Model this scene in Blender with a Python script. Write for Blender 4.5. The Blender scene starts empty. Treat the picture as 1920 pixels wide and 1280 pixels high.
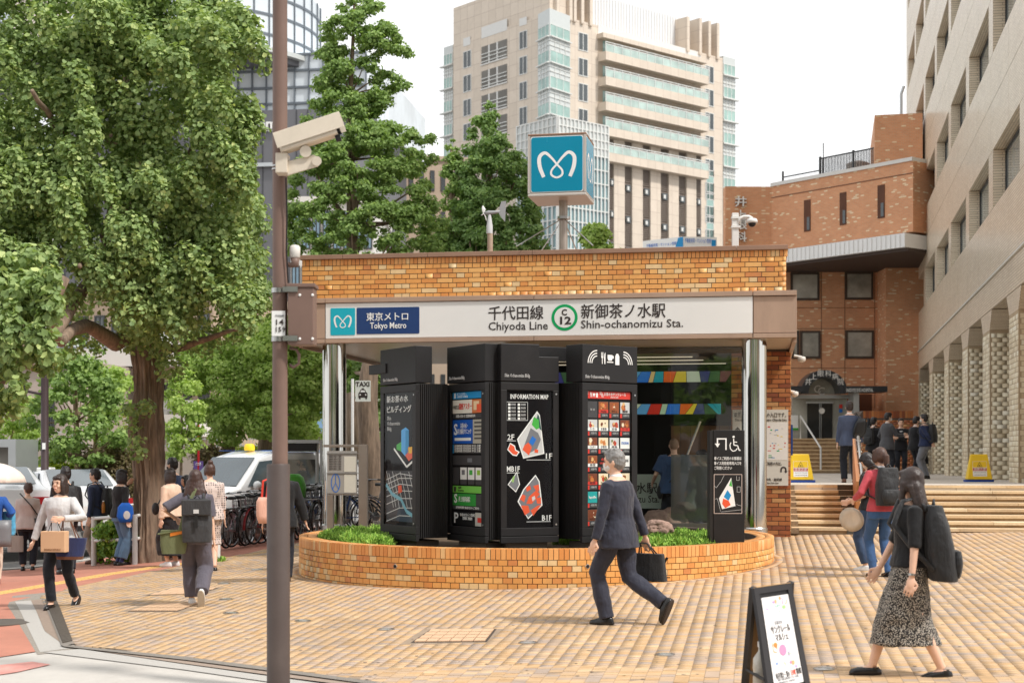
import bpy,bmesh,math,random
import numpy as np
from mathutils import Vector,Matrix,Euler,noise
R=random.Random(7)
SC=bpy.context.scene
COL=SC.collection
rad=math.radians
F,CX,CY,CZ=2800.0,960.0,850.0,2.0
cam_d=bpy.data.cameras.new('camera')
cam=bpy.data.objects.new('camera',cam_d);COL.objects.link(cam)
cam.location=(0,0,CZ);cam.rotation_euler=(rad(90),0,0)
cam_d.sensor_width=36;cam_d.lens=F/1920*36;cam_d.shift_y=(CY-640)/1920
cam_d.clip_start=.1;cam_d.clip_end=3000
cam_d.dof.use_dof=True;cam_d.dof.focus_distance=19.5;cam_d.dof.aperture_fstop=2.8
SC.camera=cam
SUN_EL,SUN_AZ=rad(52),rad(124)
w=bpy.data.worlds.new('World');SC.world=w;w.use_nodes=True
nt=w.node_tree;nt.nodes.clear()
o_=nt.nodes.new('ShaderNodeOutputWorld');bg=nt.nodes.new('ShaderNodeBackground')
sky=nt.nodes.new('ShaderNodeTexSky');sky.sky_type='NISHITA';sky.sun_disc=False
sky.sun_elevation=SUN_EL;sky.sun_rotation=SUN_AZ;sky.dust_density=3;sky.air_density=1.0
mx=nt.nodes.new('ShaderNodeMixRGB');mx.inputs['Fac'].default_value=.93
cl=nt.nodes.new('ShaderNodeTexNoise');cl.inputs['Scale'].default_value=2.2;cl.inputs['Detail'].default_value=6
mp=nt.nodes.new('ShaderNodeMapping');mp.inputs['Scale'].default_value=(1,1,3.5)
tc=nt.nodes.new('ShaderNodeTexCoord')
rp=nt.nodes.new('ShaderNodeValToRGB')
rp.color_ramp.elements[0].position=.3;rp.color_ramp.elements[0].color=(7.9,8.1,8.4,1)
rp.color_ramp.elements[1].position=.62;rp.color_ramp.elements[1].color=(11.9,11.9,11.8,1)
nt.links.new(tc.outputs['Generated'],mp.inputs['Vector']);nt.links.new(mp.outputs[0],cl.inputs['Vector'])
nt.links.new(cl.outputs['Fac'],rp.inputs[0]);nt.links.new(rp.outputs[0],mx.inputs[2])
nt.links.new(sky.outputs[0],mx.inputs[1]);nt.links.new(mx.outputs[0],bg.inputs[0]);nt.links.new(bg.outputs[0],o_.inputs[0])
bg.inputs['Strength'].default_value=.08
sun_d=bpy.data.lights.new('sun','SUN');sun=bpy.data.objects.new('sun',sun_d);COL.objects.link(sun)
sun_d.energy=2.3;sun_d.angle=rad(5);sun_d.color=(1,.96,.9)
sun.rotation_euler=Vector((-math.sin(SUN_AZ)*math.cos(SUN_EL),-math.cos(SUN_AZ)*math.cos(SUN_EL),-math.sin(SUN_EL))).to_track_quat('-Z','Y').to_euler()
vs=SC.view_settings;vs.view_transform='Standard';vs.look='None';vs.gamma=1;vs.exposure=.54
vs.use_curve_mapping=False
SC.render.engine='CYCLES'
SC.cycles.max_bounces=6;SC.cycles.transparent_max_bounces=12;SC.cycles.caustics_reflective=False;SC.cycles.caustics_refractive=False
def clampf(x,a=0.,b=1.):return max(a,min(b,x))
def gz(x,y):
 """height of the sloping ground"""
 xx=clampf(x,-40,9);yy=min(y,46)
 z=.0271*xx+.02025*yy
 z-=.035*clampf(yy-17,0,14)*clampf((-xx-3)/5.5)
 if xx<-12:z+=.02*(-xx-12)
 return z
def ray(u,v):return Vector(((u-CX)/F,1,-(v-CY)/F))
def at(u,v,D):return Vector(((u-CX)/F*D,D,CZ-(v-CY)/F*D))
def gp(u,v):
 a,b=3.,300.
 for _ in range(50):
  m=(a+b)/2;p=at(u,v,m)
  if p.z>gz(p.x,p.y):a=m
  else:b=m
 p=at(u,v,a);p.z=gz(p.x,p.y);return p
class Fr:
 """upright frame: s runs along the wall, o out of it towards the viewer, z up"""
 def __init__(s,x,y,ang):s.x,s.y,s.a=x,y,ang;s.e=(math.cos(ang),math.sin(ang));s.n=(math.sin(ang),-math.cos(ang))
 def P(s,t,o,z):return Vector((s.x+s.e[0]*t+s.n[0]*o,s.y+s.e[1]*t+s.n[1]*o,z))
 def uv(s,u,v,o=0.):
  r=ray(u,v);px,py=s.x+s.n[0]*o,s.y+s.n[1]*o
  D=(px*s.n[0]+py*s.n[1])/(r.x*s.n[0]+r.y*s.n[1])
  p=at(u,v,D)
  return((p.x-s.x)*s.e[0]+(p.y-s.y)*s.e[1],p.z)
def wloc(o):
 v=Vector((0,0,0))
 while o is not None:v+=o.location;o=o.parent
 return v
class MB:
 def __init__(s):s.v=[];s.f=[];s.uv={};s.rn=[];s.mi=[];s.cur=0
 def add(s,vs,fs,uv=None,rnd=None,mi=None):
  b=len(s.v);s.v+=[tuple(q) for q in vs]
  for k,f in enumerate(fs):
   if uv is not None:s.uv[len(s.f)]=uv[k]
   s.f.append(tuple(b+i for i in f));s.rn.append(rnd if rnd is not None else 0.);s.mi.append(s.cur if mi is None else mi)
  return s
 def hexa(s,p,uv=None,rnd=None):
  return s.add(p,[(0,3,2,1),(4,5,6,7),(0,1,5,4),(1,2,6,5),(2,3,7,6),(3,0,4,7)],uv,rnd)
 def box(s,x0,x1,y0,y1,z0,z1,rnd=None):
  return s.hexa([(x0,y0,z0),(x1,y0,z0),(x1,y1,z0),(x0,y1,z0),(x0,y0,z1),(x1,y0,z1),(x1,y1,z1),(x0,y1,z1)],None,rnd)
 def fbox(s,fr,s0,s1,o0,o1,z0,z1,rnd=None):
  p=[fr.P(s0,o1,z0),fr.P(s1,o1,z0),fr.P(s1,o0,z0),fr.P(s0,o0,z0),fr.P(s0,o1,z1),fr.P(s1,o1,z1),fr.P(s1,o0,z1),fr.P(s0,o0,z1)]
  uv=[[(s0,o1),(s0,o0),(s1,o0),(s1,o1)],[(s0,o1),(s1,o1),(s1,o0),(s0,o0)],[(s0,z0),(s1,z0),(s1,z1),(s0,z1)],[(o1,z0),(o0,z0),(o0,z1),(o1,z1)],[(s1,z0),(s0,z0),(s0,z1),(s1,z1)],[(o0,z0),(o1,z0),(o1,z1),(o0,z1)]]
  return s.hexa(p,uv,rnd)
 def prism(s,poly,z0,z1):
  n=len(poly);vs=[(x,y,z0 if not callable(z0) else z0(x,y)) for x,y in poly]+[(x,y,z1 if not callable(z1) else z1(x,y)) for x,y in poly]
  fs=[tuple(reversed(range(n))),tuple(range(n,2*n))]+[(i,(i+1)%n,n+(i+1)%n,n+i) for i in range(n)]
  return s.add(vs,fs)
 def fprism(s,fr,poly,o0,o1):
  n=len(poly);vs=[fr.P(a,o1,b) for a,b in poly]+[fr.P(a,o0,b) for a,b in poly]
  ar=sum(poly[i][0]*poly[(i+1)%n][1]-poly[(i+1)%n][0]*poly[i][1] for i in range(n))
  fs=[tuple(range(n)),tuple(reversed(range(n,2*n)))]+[(i,n+i,n+(i+1)%n,(i+1)%n) for i in range(n)]
  uv=[list(poly),list(reversed(poly))]+[[(0,0),(.05,0),(.05,.05),(0,.05)]]*n
  if ar<0:fs=[tuple(reversed(q)) for q in fs];uv=[list(reversed(q)) for q in uv]
  return s.add(vs,fs,uv)
 def tube(s,pts,rr,n=8,caps=True,sq=1.0):
  pts=[Vector(p) for p in pts]
  if not isinstance(rr,(list,tuple)):rr=[rr]*len(pts)
  rings=[];up=None
  for i,p in enumerate(pts):
   d=(pts[min(i+1,len(pts)-1)]-pts[max(i-1,0)])
   d=d.normalized() if d.length>1e-9 else Vector((0,0,1))
   if up is None:up=Vector((0,0,1)) if abs(d.z)<.9 else Vector((0,1,0))
   x=d.cross(up)
   if x.length<1e-4:x=d.orthogonal()
   x.normalize();y=x.cross(d).normalized();up=y
   rings.append([p+x*(math.cos(2*math.pi*k/n)*rr[i])+y*(math.sin(2*math.pi*k/n)*rr[i]*sq) for k in range(n)])
  vs=[q for r in rings for q in r];fs=[]
  for i in range(len(pts)-1):
   for k in range(n):fs.append((i*n+k,(i+1)*n+k,(i+1)*n+(k+1)%n,i*n+(k+1)%n))
  if caps:fs.append(tuple(range(n)));fs.append(tuple(reversed(range((len(pts)-1)*n,len(pts)*n))))
  return s.add(vs,fs)
 def loft(s,rings,n=16,caps=True,p=2.0):
  vs=[]
  for c,xa,ya,rx,ry in rings:
   for k in range(n):
    t=2*math.pi*k/n;ct,st=math.cos(t),math.sin(t)
    a=math.copysign(abs(ct)**(2/p),ct);b=math.copysign(abs(st)**(2/p),st)
    vs.append(Vector(c)+Vector(xa)*(a*rx)+Vector(ya)*(b*ry))
  fs=[(i*n+k,i*n+(k+1)%n,(i+1)*n+(k+1)%n,(i+1)*n+k) for i in range(len(rings)-1) for k in range(n)]
  if caps:fs.append(tuple(reversed(range(n))));fs.append(tuple(range((len(rings)-1)*n,len(rings)*n)))
  return s.add(vs,fs)
 def ell(s,c,rx,ry,rz,n=12,m=8,rot=None):
  vs=[];fs=[]
  for j in range(1,m):
   ph=math.pi*j/m
   for k in range(n):
    t=2*math.pi*k/n
    q=Vector((rx*math.sin(ph)*math.cos(t),ry*math.sin(ph)*math.sin(t),rz*math.cos(ph)))
    if rot is not None:q=rot@q
    vs.append(Vector(c)+q)
  top=Vector((0,0,rz));bot=Vector((0,0,-rz))
  if rot is not None:top=rot@top;bot=rot@bot
  vs+=[Vector(c)+top,Vector(c)+bot];T=len(vs)-2
  for j in range(m-2):
   for k in range(n):fs.append((j*n+k,(j+1)*n+k,(j+1)*n+(k+1)%n,j*n+(k+1)%n))
  for k in range(n):fs.append((T,k,(k+1)%n));fs.append((T+1,(m-2)*n+(k+1)%n,(m-2)*n+k))
  return s.add(vs,fs)
 def lathe(s,c,prof,n=20):
  vs=[(c[0]+r*math.cos(2*math.pi*k/n),c[1]+r*math.sin(2*math.pi*k/n),c[2]+z) for r,z in prof for k in range(n)]
  fs=[(i*n+k,i*n+(k+1)%n,(i+1)*n+(k+1)%n,(i+1)*n+k) for i in range(len(prof)-1) for k in range(n)]
  fs.append(tuple(reversed(range(n))));fs.append(tuple(range((len(prof)-1)*n,len(prof)*n)))
  return s.add(vs,fs)
 def xform(s,M):
  s.v=[tuple(M@Vector(q)) for q in s.v];return s
 def mesh(s,name,mats,off=Vector((0,0,0)),smooth=False):
  me=bpy.data.meshes.new(name)
  me.from_pydata([(a-off.x,b-off.y,c-off.z) for a,b,c in s.v],[],s.f)
  if s.uv:
   ul=me.uv_layers.new(name='UVMap').data;li=0
   for k,f in enumerate(s.f):
    q=s.uv.get(k)
    for j in range(len(f)):
     if q is not None:ul[li].uv=q[j]
     li+=1
  if any(s.rn):
   at_=me.attributes.new('rnd','FLOAT','FACE');at_.data.foreach_set('value',s.rn)
  for m in(mats if isinstance(mats,(list,tuple)) else[mats]):me.materials.append(m)
  if any(s.mi):me.polygons.foreach_set('material_index',s.mi)
  if smooth:me.polygons.foreach_set('use_smooth',[True]*len(s.f))
  return me
 def build(s,name,mats,parent=None,bevel=0,smooth=False,kind=None,local=False,seg=2):
  off=Vector((0,0,0)) if(parent is None or local) else wloc(parent)
  me=s.mesh(name,mats,off,smooth)
  o=bpy.data.objects.new(name,me);COL.objects.link(o)
  if parent is not None:o.parent=parent
  if bevel:
   b=o.modifiers.new('b','BEVEL');b.width=bevel;b.segments=seg;b.limit_method='ANGLE';b.angle_limit=rad(35)
  if smooth=='auto':
   me.polygons.foreach_set('use_smooth',[True]*len(s.f));me.set_sharp_from_angle(angle=rad(38))
  if kind:o['kind']=kind
  return o
def tag(o,label,cat,group=None):
 o['label']=label;o['category']=cat
 if group:o['group']=group
 return o
def thing(name,label,cat,loc=(0,0,0),rz=0,group=None):
 o=bpy.data.objects.new(name,None);COL.objects.link(o);o.location=loc;o.rotation_euler=(0,0,rz)
 o.empty_display_size=.2
 return tag(o,label,cat,group)
def copy_tree(o,parent=None):
 c=o.copy();COL.objects.link(c)
 if parent is not None:c.parent=parent
 for ch in[q for q in CH.get(o.name,[])]:copy_tree(ch,c)
 return c
CH={}
def index_children(root):
 CH.clear()
 for q in bpy.data.objects:
  if q.parent is not None:CH.setdefault(q.parent.name,[]).append(q)
def S(r,g,b):
 f=lambda c:(c/255/12.92 if c/255<=.04045 else((c/255+.055)/1.055)**2.4)
 return(f(r),f(g),f(b))
MATS={}
def newmat(name):
 m=bpy.data.materials.new(name);m.use_nodes=True
 return m,m.node_tree,m.node_tree.nodes['Principled BSDF']
def nd(nt,t,**kw):
 n=nt.nodes.new(t)
 for k,v in kw.items():
  if k in n.inputs:n.inputs[k].default_value=v
  else:setattr(n,k,v)
 return n
def mixc(nt,fac,a,b,mode='MIX'):
 n=nt.nodes.new('ShaderNodeMixRGB');n.blend_type=mode
 for i,x in((0,fac),(1,a),(2,b)):
  if hasattr(x,'node') or isinstance(x,bpy.types.NodeSocket):nt.links.new(x,n.inputs[i])
  else:n.inputs[i].default_value=x if i==0 else(tuple(x)+(1,))[:4]
 return n.outputs[0]
def wpos(nt,obj=False):
 if obj:return nt.nodes.new('ShaderNodeTexCoord').outputs['Object']
 return nt.nodes.new('ShaderNodeNewGeometry').outputs['Position']
def mat(name,col,rough=.6,metal=0.,var=.12,vs=3.,bump=0.,bs=80.,spec=.5,obj=False,grime=0.,gcol=(.05,.045,.04),coat=0,sheen=0,stretch=None):
 if name in MATS:return MATS[name]
 m,nt,b=newmat(name)
 P=wpos(nt,obj)
 if stretch:
  mpn=nd(nt,'ShaderNodeMapping');mpn.inputs['Scale'].default_value=stretch;nt.links.new(P,mpn.inputs[0]);P=mpn.outputs[0]
 n1=nd(nt,'ShaderNodeTexNoise',Scale=vs,Detail=5.,Roughness=.6);nt.links.new(P,n1.inputs['Vector'])
 mr=nd(nt,'ShaderNodeMapRange');mr.inputs[1].default_value=.25;mr.inputs[2].default_value=.75
 mr.inputs[3].default_value=1-var;mr.inputs[4].default_value=1+var*.7;nt.links.new(n1.outputs['Fac'],mr.inputs[0])
 c=mixc(nt,1.,col,mr.outputs[0],'MULTIPLY')
 if grime:
  n2=nd(nt,'ShaderNodeTexNoise',Scale=vs*.35,Detail=8.,Roughness=.75);nt.links.new(P,n2.inputs['Vector'])
  r2=nd(nt,'ShaderNodeMapRange');r2.inputs[1].default_value=.5;r2.inputs[2].default_value=.72;r2.inputs[4].default_value=grime
  nt.links.new(n2.outputs['Fac'],r2.inputs[0]);c=mixc(nt,r2.outputs[0],c,gcol)
 nt.links.new(c,b.inputs['Base Color'])
 b.inputs['Metallic'].default_value=metal;b.inputs['Specular IOR Level'].default_value=spec
 rr=nd(nt,'ShaderNodeMapRange');rr.inputs[3].default_value=max(0,rough-.07);rr.inputs[4].default_value=min(1,rough+.08)
 nt.links.new(n1.outputs['Fac'],rr.inputs[0]);nt.links.new(rr.outputs[0],b.inputs['Roughness'])
 if coat:b.inputs['Coat Weight'].default_value=coat;b.inputs['Coat Roughness'].default_value=.08
 if sheen:b.inputs['Sheen Weight'].default_value=sheen
 if bump:
  n3=nd(nt,'ShaderNodeTexNoise',Scale=bs,Detail=4.);nt.links.new(P,n3.inputs['Vector'])
  bp=nd(nt,'ShaderNodeBump',Strength=bump,Distance=.01);nt.links.new(n3.outputs['Fac'],bp.inputs['Height'])
  nt.links.new(bp.outputs[0],b.inputs['Normal'])
 MATS[name]=m;return m
def flat(name,col,rough=.5,spec=.4):
 if name in MATS:return MATS[name]
 m,nt,b=newmat(name)
 b.inputs['Base Color'].default_value=tuple(col)+(1,);b.inputs['Roughness'].default_value=rough;b.inputs['Specular IOR Level'].default_value=spec
 n1=nd(nt,'ShaderNodeTexNoise',Scale=40.,Detail=2.);nt.links.new(wpos(nt),n1.inputs['Vector'])
 mr=nd(nt,'ShaderNodeMapRange');mr.inputs[3].default_value=.94;mr.inputs[4].default_value=1.04;nt.links.new(n1.outputs['Fac'],mr.inputs[0])
 nt.links.new(mixc(nt,1.,col,mr.outputs[0],'MULTIPLY'),b.inputs['Base Color'])
 MATS[name]=m;return m
def glassmat(name,tint=(1,1,1),refl=.12,rough=.02,ior=1.5):
 """clear pane: mostly see-through with a fresnel reflection"""
 m,nt,b=newmat(name);nt.nodes.remove(b)
 out=[n for n in nt.nodes if n.type=='OUTPUT_MATERIAL'][0]
 tr=nd(nt,'ShaderNodeBsdfTransparent');tr.inputs[0].default_value=tuple(tint)+(1,)
 gl=nd(nt,'ShaderNodeBsdfGlossy',Roughness=rough);gl.inputs[0].default_value=(.9,.92,.92,1)
 fr=nd(nt,'ShaderNodeFresnel',IOR=ior);ad=nd(nt,'ShaderNodeMath',operation='ADD');ad.inputs[1].default_value=refl;ad.use_clamp=True
 nt.links.new(fr.outputs[0],ad.inputs[0]);mxs=nd(nt,'ShaderNodeMixShader')
 ge=nd(nt,'ShaderNodeNewGeometry');mu=nd(nt,'ShaderNodeMath',operation='SUBTRACT');mu.use_clamp=True
 nt.links.new(ad.outputs[0],mu.inputs[0]);nt.links.new(ge.outputs['Backfacing'],mu.inputs[1])
 nt.links.new(mu.outputs[0],mxs.inputs[0]);nt.links.new(tr.outputs[0],mxs.inputs[1]);nt.links.new(gl.outputs[0],mxs.inputs[2])
 nt.links.new(mxs.outputs[0],out.inputs[0]);MATS[name]=m;return m
def piece_mat(name,pal,rough=.55,var=.12,vs=14.,bump=.25,bs=90.,spec=.4,coat=0,grime=0.):
 """colour picked per piece: face attribute rnd, or the object's own random number"""
 m,nt,b=newmat(name)
 a=nd(nt,'ShaderNodeAttribute');a.attribute_name='rnd'
 oi=nd(nt,'ShaderNodeObjectInfo');ad=nd(nt,'ShaderNodeMath',operation='ADD');fr=nd(nt,'ShaderNodeMath',operation='FRACT')
 nt.links.new(a.outputs['Fac'],ad.inputs[0]);nt.links.new(oi.outputs['Random'],ad.inputs[1]);nt.links.new(ad.outputs[0],fr.inputs[0])
 rp=nd(nt,'ShaderNodeValToRGB');rp.color_ramp.interpolation='CONSTANT';el=rp.color_ramp.elements
 tot=sum(w_ for w_,c in pal);acc=0
 for i,(w_,c) in enumerate(pal):
  e=el[i] if i<2 else el.new(acc/tot)
  e.position=acc/tot;e.color=tuple(c)+(1,);acc+=w_
 nt.links.new(fr.outputs[0],rp.inputs[0])
 P=wpos(nt);n1=nd(nt,'ShaderNodeTexNoise',Scale=vs,Detail=5.,Roughness=.65);nt.links.new(P,n1.inputs['Vector'])
 mr=nd(nt,'ShaderNodeMapRange');mr.inputs[1].default_value=.25;mr.inputs[2].default_value=.75
 mr.inputs[3].default_value=1-var;mr.inputs[4].default_value=1+var*.7;nt.links.new(n1.outputs['Fac'],mr.inputs[0])
 c=mixc(nt,1.,rp.outputs[0],mr.outputs[0],'MULTIPLY')
 if grime:
  n2=nd(nt,'ShaderNodeTexNoise',Scale=.9,Detail=9.,Roughness=.75);nt.links.new(P,n2.inputs['Vector'])
  r2=nd(nt,'ShaderNodeMapRange');r2.inputs[1].default_value=.48;r2.inputs[2].default_value=.75;r2.inputs[4].default_value=grime
  nt.links.new(n2.outputs['Fac'],r2.inputs[0]);c=mixc(nt,r2.outputs[0],c,(.13,.1,.075))
 nt.links.new(c,b.inputs['Base Color'])
 b.inputs['Roughness'].default_value=rough;b.inputs['Specular IOR Level'].default_value=spec
 if coat:b.inputs['Coat Weight'].default_value=coat;b.inputs['Coat Roughness'].default_value=.25
 if bump:
  n3=nd(nt,'ShaderNodeTexNoise',Scale=bs,Detail=3.);nt.links.new(P,n3.inputs['Vector'])
  bp=nd(nt,'ShaderNodeBump',Strength=bump,Distance=.004);nt.links.new(n3.outputs['Fac'],bp.inputs['Height']);nt.links.new(bp.outputs[0],b.inputs['Normal'])
 MATS[name]=m;return m
def brickuv(name,bw,bh,c1,c2,mortar,ms=.006,rough=.6,off=.5,spec=.4,coat=0,pale=None,var=.1,bump=.4,accent=0.):
 """courses too small to pick apart: brick node on metre UVs"""
 m,nt,b=newmat(name)
 t=nd(nt,'ShaderNodeTexCoord');br=nd(nt,'ShaderNodeTexBrick')
 br.inputs['Color1'].default_value=tuple(c1)+(1,);br.inputs['Color2'].default_value=tuple(c2)+(1,);br.inputs['Mortar'].default_value=tuple(mortar)+(1,)
 br.inputs['Scale'].default_value=1;br.inputs['Mortar Size'].default_value=ms;br.inputs['Mortar Smooth'].default_value=.1
 br.inputs['Brick Width'].default_value=bw;br.inputs['Row Height'].default_value=bh;br.offset=off;br.inputs['Bias'].default_value=0
 nt.links.new(t.outputs['UV'],br.inputs['Vector']);c=br.outputs['Color']
 if accent:
  b2=nd(nt,'ShaderNodeTexBrick');b2.inputs['Scale'].default_value=1
  b2.inputs['Color1'].default_value=(0,0,0,1);b2.inputs['Color2'].default_value=(1,1,1,1);b2.inputs['Mortar'].default_value=(0,0,0,1)
  b2.inputs['Mortar Size'].default_value=ms;b2.inputs['Brick Width'].default_value=bw;b2.inputs['Row Height'].default_value=bh;b2.offset=off
  nt.links.new(t.outputs['UV'],b2.inputs['Vector'])
  rr=nd(nt,'ShaderNodeMapRange');rr.inputs[1].default_value=1-accent;rr.inputs[2].default_value=1-accent+.02
  nt.links.new(b2.outputs['Color'],rr.inputs[0]);c=mixc(nt,rr.outputs[0],c,pale)
 n1=nd(nt,'ShaderNodeTexNoise',Scale=1.3,Detail=6.,Roughness=.65);nt.links.new(wpos(nt),n1.inputs['Vector'])
 mr=nd(nt,'ShaderNodeMapRange');mr.inputs[1].default_value=.25;mr.inputs[2].default_value=.75
 mr.inputs[3].default_value=1-var;mr.inputs[4].default_value=1+var;nt.links.new(n1.outputs['Fac'],mr.inputs[0])
 nt.links.new(mixc(nt,1.,c,mr.outputs[0],'MULTIPLY'),b.inputs['Base Color'])
 b.inputs['Roughness'].default_value=rough;b.inputs['Specular IOR Level'].default_value=spec
 if coat:b.inputs['Coat Weight'].default_value=coat;b.inputs['Coat Roughness'].default_value=.2
 bp=nd(nt,'ShaderNodeBump',Strength=bump,Distance=.01,invert=True);nt.links.new(br.outputs['Fac'],bp.inputs['Height']);nt.links.new(bp.outputs[0],b.inputs['Normal'])
 MATS[name]=m;return m
TEXTS=[]
def text(body,fr,s,z,o,size,m,parent,bold=.0,width=None,align='CENTER',ext=.0015,name='lettering',rot=0,vert=False):
 cu=bpy.data.curves.new(name,'FONT');cu.body=body;cu.size=size;cu.align_x=align;cu.align_y='CENTER'
 cu.extrude=ext;cu.resolution_u=2 if size>.1 else 1;cu.materials.append(m)
 cjk=any(ord(c)>0x2E80 for c in body)
 if not cjk:cu.offset=bold*size
 ob=bpy.data.objects.new(name,cu);COL.objects.link(ob)
 p=fr.P(s,o+ext+.001,z);ob.location=p-(wloc(parent) if parent else Vector((0,0,0)));ob.rotation_euler=(rad(90),rot,fr.a)
 if parent:ob.parent=parent
 TEXTS.append((ob,width,bold*size if cjk else 0));return ob
def finish_texts():
 bpy.context.view_layer.update()
 dg=bpy.context.evaluated_depsgraph_get()
 for ob,width,bd in TEXTS:
  me=bpy.data.meshes.new_from_object(ob.evaluated_get(dg));n=len(me.vertices)
  if n==0:bpy.data.objects.remove(ob);continue
  co=np.empty(n*3,np.float32);me.vertices.foreach_get('co',co);co=co.reshape(-1,3)
  sx=width/(co[:,0].max()-co[:,0].min()) if width else 1.
  nm=ob.name;par=ob.parent;loc=ob.location.copy();rot=ob.rotation_euler.copy();ob.name='old'
  if bd:
   co[:,0]*=sx;polys=[tuple(p.vertices) for p in me.polygons];mm=me.materials[0]
   V=[];P=[]
   for k,(dx,dy) in enumerate(((-bd,-bd*.6),(bd,-bd*.6),(bd,bd*.6),(-bd,bd*.6))):
    V+=[tuple(q) for q in co+np.array([dx*.5,dy*.5,k*.00015])];P+=[tuple(i+k*n for i in p) for p in polys]
   me=bpy.data.meshes.new('lettering');me.from_pydata(V,[],P);me.materials.append(mm);sx=1.
  o=bpy.data.objects.new(nm,me);COL.objects.link(o);o.parent=par;o.location=loc;o.rotation_euler=rot;o.scale.x=sx
  cu=ob.data;bpy.data.objects.remove(ob);bpy.data.curves.remove(cu)
UNIT={}
def unit_box(m,bev=.0):
 k=(m.name,)
 if k not in UNIT:UNIT[k]=MB().box(-.5,.5,-.5,.5,-.5,.5).mesh('brick_piece',m)
 return UNIT[k]
def pieces(name,items,m,parent,limit=300,pose=None):
 """items: list of (priority, centre, (sx,sy,sz), angle[, tilt]); the largest-showing become parts, the rest one stuff part"""
 items=sorted(items,key=lambda q:-q[0]);me=unit_box(m);off=wloc(parent)
 for it in items[:limit]:
  o=bpy.data.objects.new(name,me);COL.objects.link(o);o.parent=parent
  o.location=Vector(it[1])-off;o.scale=it[2];o.rotation_euler=(it[4][0],it[4][1],it[3]) if len(it)>4 else(0,0,it[3])
 rest=items[limit:]
 if rest:
  n=len(rest);base=np.array([(-.5,-.5,-.5),(.5,-.5,-.5),(.5,.5,-.5),(-.5,.5,-.5),(-.5,-.5,.5),(.5,-.5,.5),(.5,.5,.5),(-.5,.5,.5)])
  V=np.zeros((n,8,3))
  for i,it in enumerate(rest):
   M=(Euler((it[4][0],it[4][1],it[3])) if len(it)>4 else Euler((0,0,it[3]))).to_matrix()
   V[i]=(base*np.array(it[2]))@np.array(M).T+np.array(it[1])-np.array(off)
  fc=np.array([(4,5,6,7),(0,1,5,4),(1,2,6,5),(2,3,7,6),(3,0,4,7)])
  FF=(fc[None]+np.arange(n)[:,None,None]*8).reshape(-1,4)
  me2=fastmesh(name+'_rest',V.reshape(-1,3),FF,m,np.repeat(np.random.RandomState(3).rand(n)*.998+.001,5))
  o=bpy.data.objects.new(name,me2);COL.objects.link(o);o.parent=parent;o['kind']='stuff'
def fastmesh(name,V,FF,m,rnd=None):
 me=bpy.data.meshes.new(name);n=len(V);k=FF.shape[1];nf=len(FF)
 me.vertices.add(n);me.vertices.foreach_set('co',np.ascontiguousarray(V,dtype=np.float32).ravel())
 me.loops.add(nf*k);me.loops.foreach_set('vertex_index',np.ascontiguousarray(FF,dtype=np.int32).ravel())
 me.polygons.add(nf);me.polygons.foreach_set('loop_start',np.arange(0,nf*k,k,dtype=np.int32))
 me.update(calc_edges=True)
 if rnd is not None:
  a=me.attributes.new('rnd','FLOAT','FACE');a.data.foreach_set('value',np.ascontiguousarray(rnd,dtype=np.float32))
 me.materials.append(m);return me
# ============================================================ GROUND
TH=-rad(9.3)
E1=(math.cos(TH),math.sin(TH));N1=(math.sin(TH),-math.cos(TH))
M_asph=mat('asphalt',S(122,120,118),.9,var=.15,vs=2,bump=.5,bs=140,grime=.25)
M_red=mat('red_asphalt',S(190,128,108),.9,var=.12,vs=3,bump=.5,bs=160,grime=.3,gcol=S(140,100,85))
M_conc=mat('pale_paving',S(192,187,180),.85,var=.08,vs=5,bump=.4,bs=90,grime=.3,gcol=S(165,155,145))
M_gran=mat('granite',S(182,178,172),.7,var=.14,vs=60,bump=.2,bs=120)
M_dgran=mat('dark_granite',S(135,128,120),.7,var=.25,vs=40,bump=.2,bs=120)
M_white=mat('road_paint',S(228,228,224),.7,var=.1,vs=6,grime=.35,gcol=S(150,150,148))
M_mort=mat('paving_mortar',S(156,136,116),.95,var=.2,vs=8)
M_steel=mat('stainless_steel',S(190,190,188),.28,metal=1.,var=.06,vs=3)
M_grat=mat('drain_iron',S(105,98,90),.6,metal=.4,var=.2,vs=12)
M_earth=mat('soil',S(95,78,60),.95,var=.3,vs=12,bump=.8,bs=40)
M_paver=piece_mat('paver_clay',[(5,S(208,174,134)),(4,S(203,166,122)),(3,S(200,170,138)),(3,S(184,164,148)),(2.4,S(192,167,144)),(1,S(214,184,146))],.62,var=.14,vs=5,bump=.25,bs=60,grime=.45)
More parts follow.
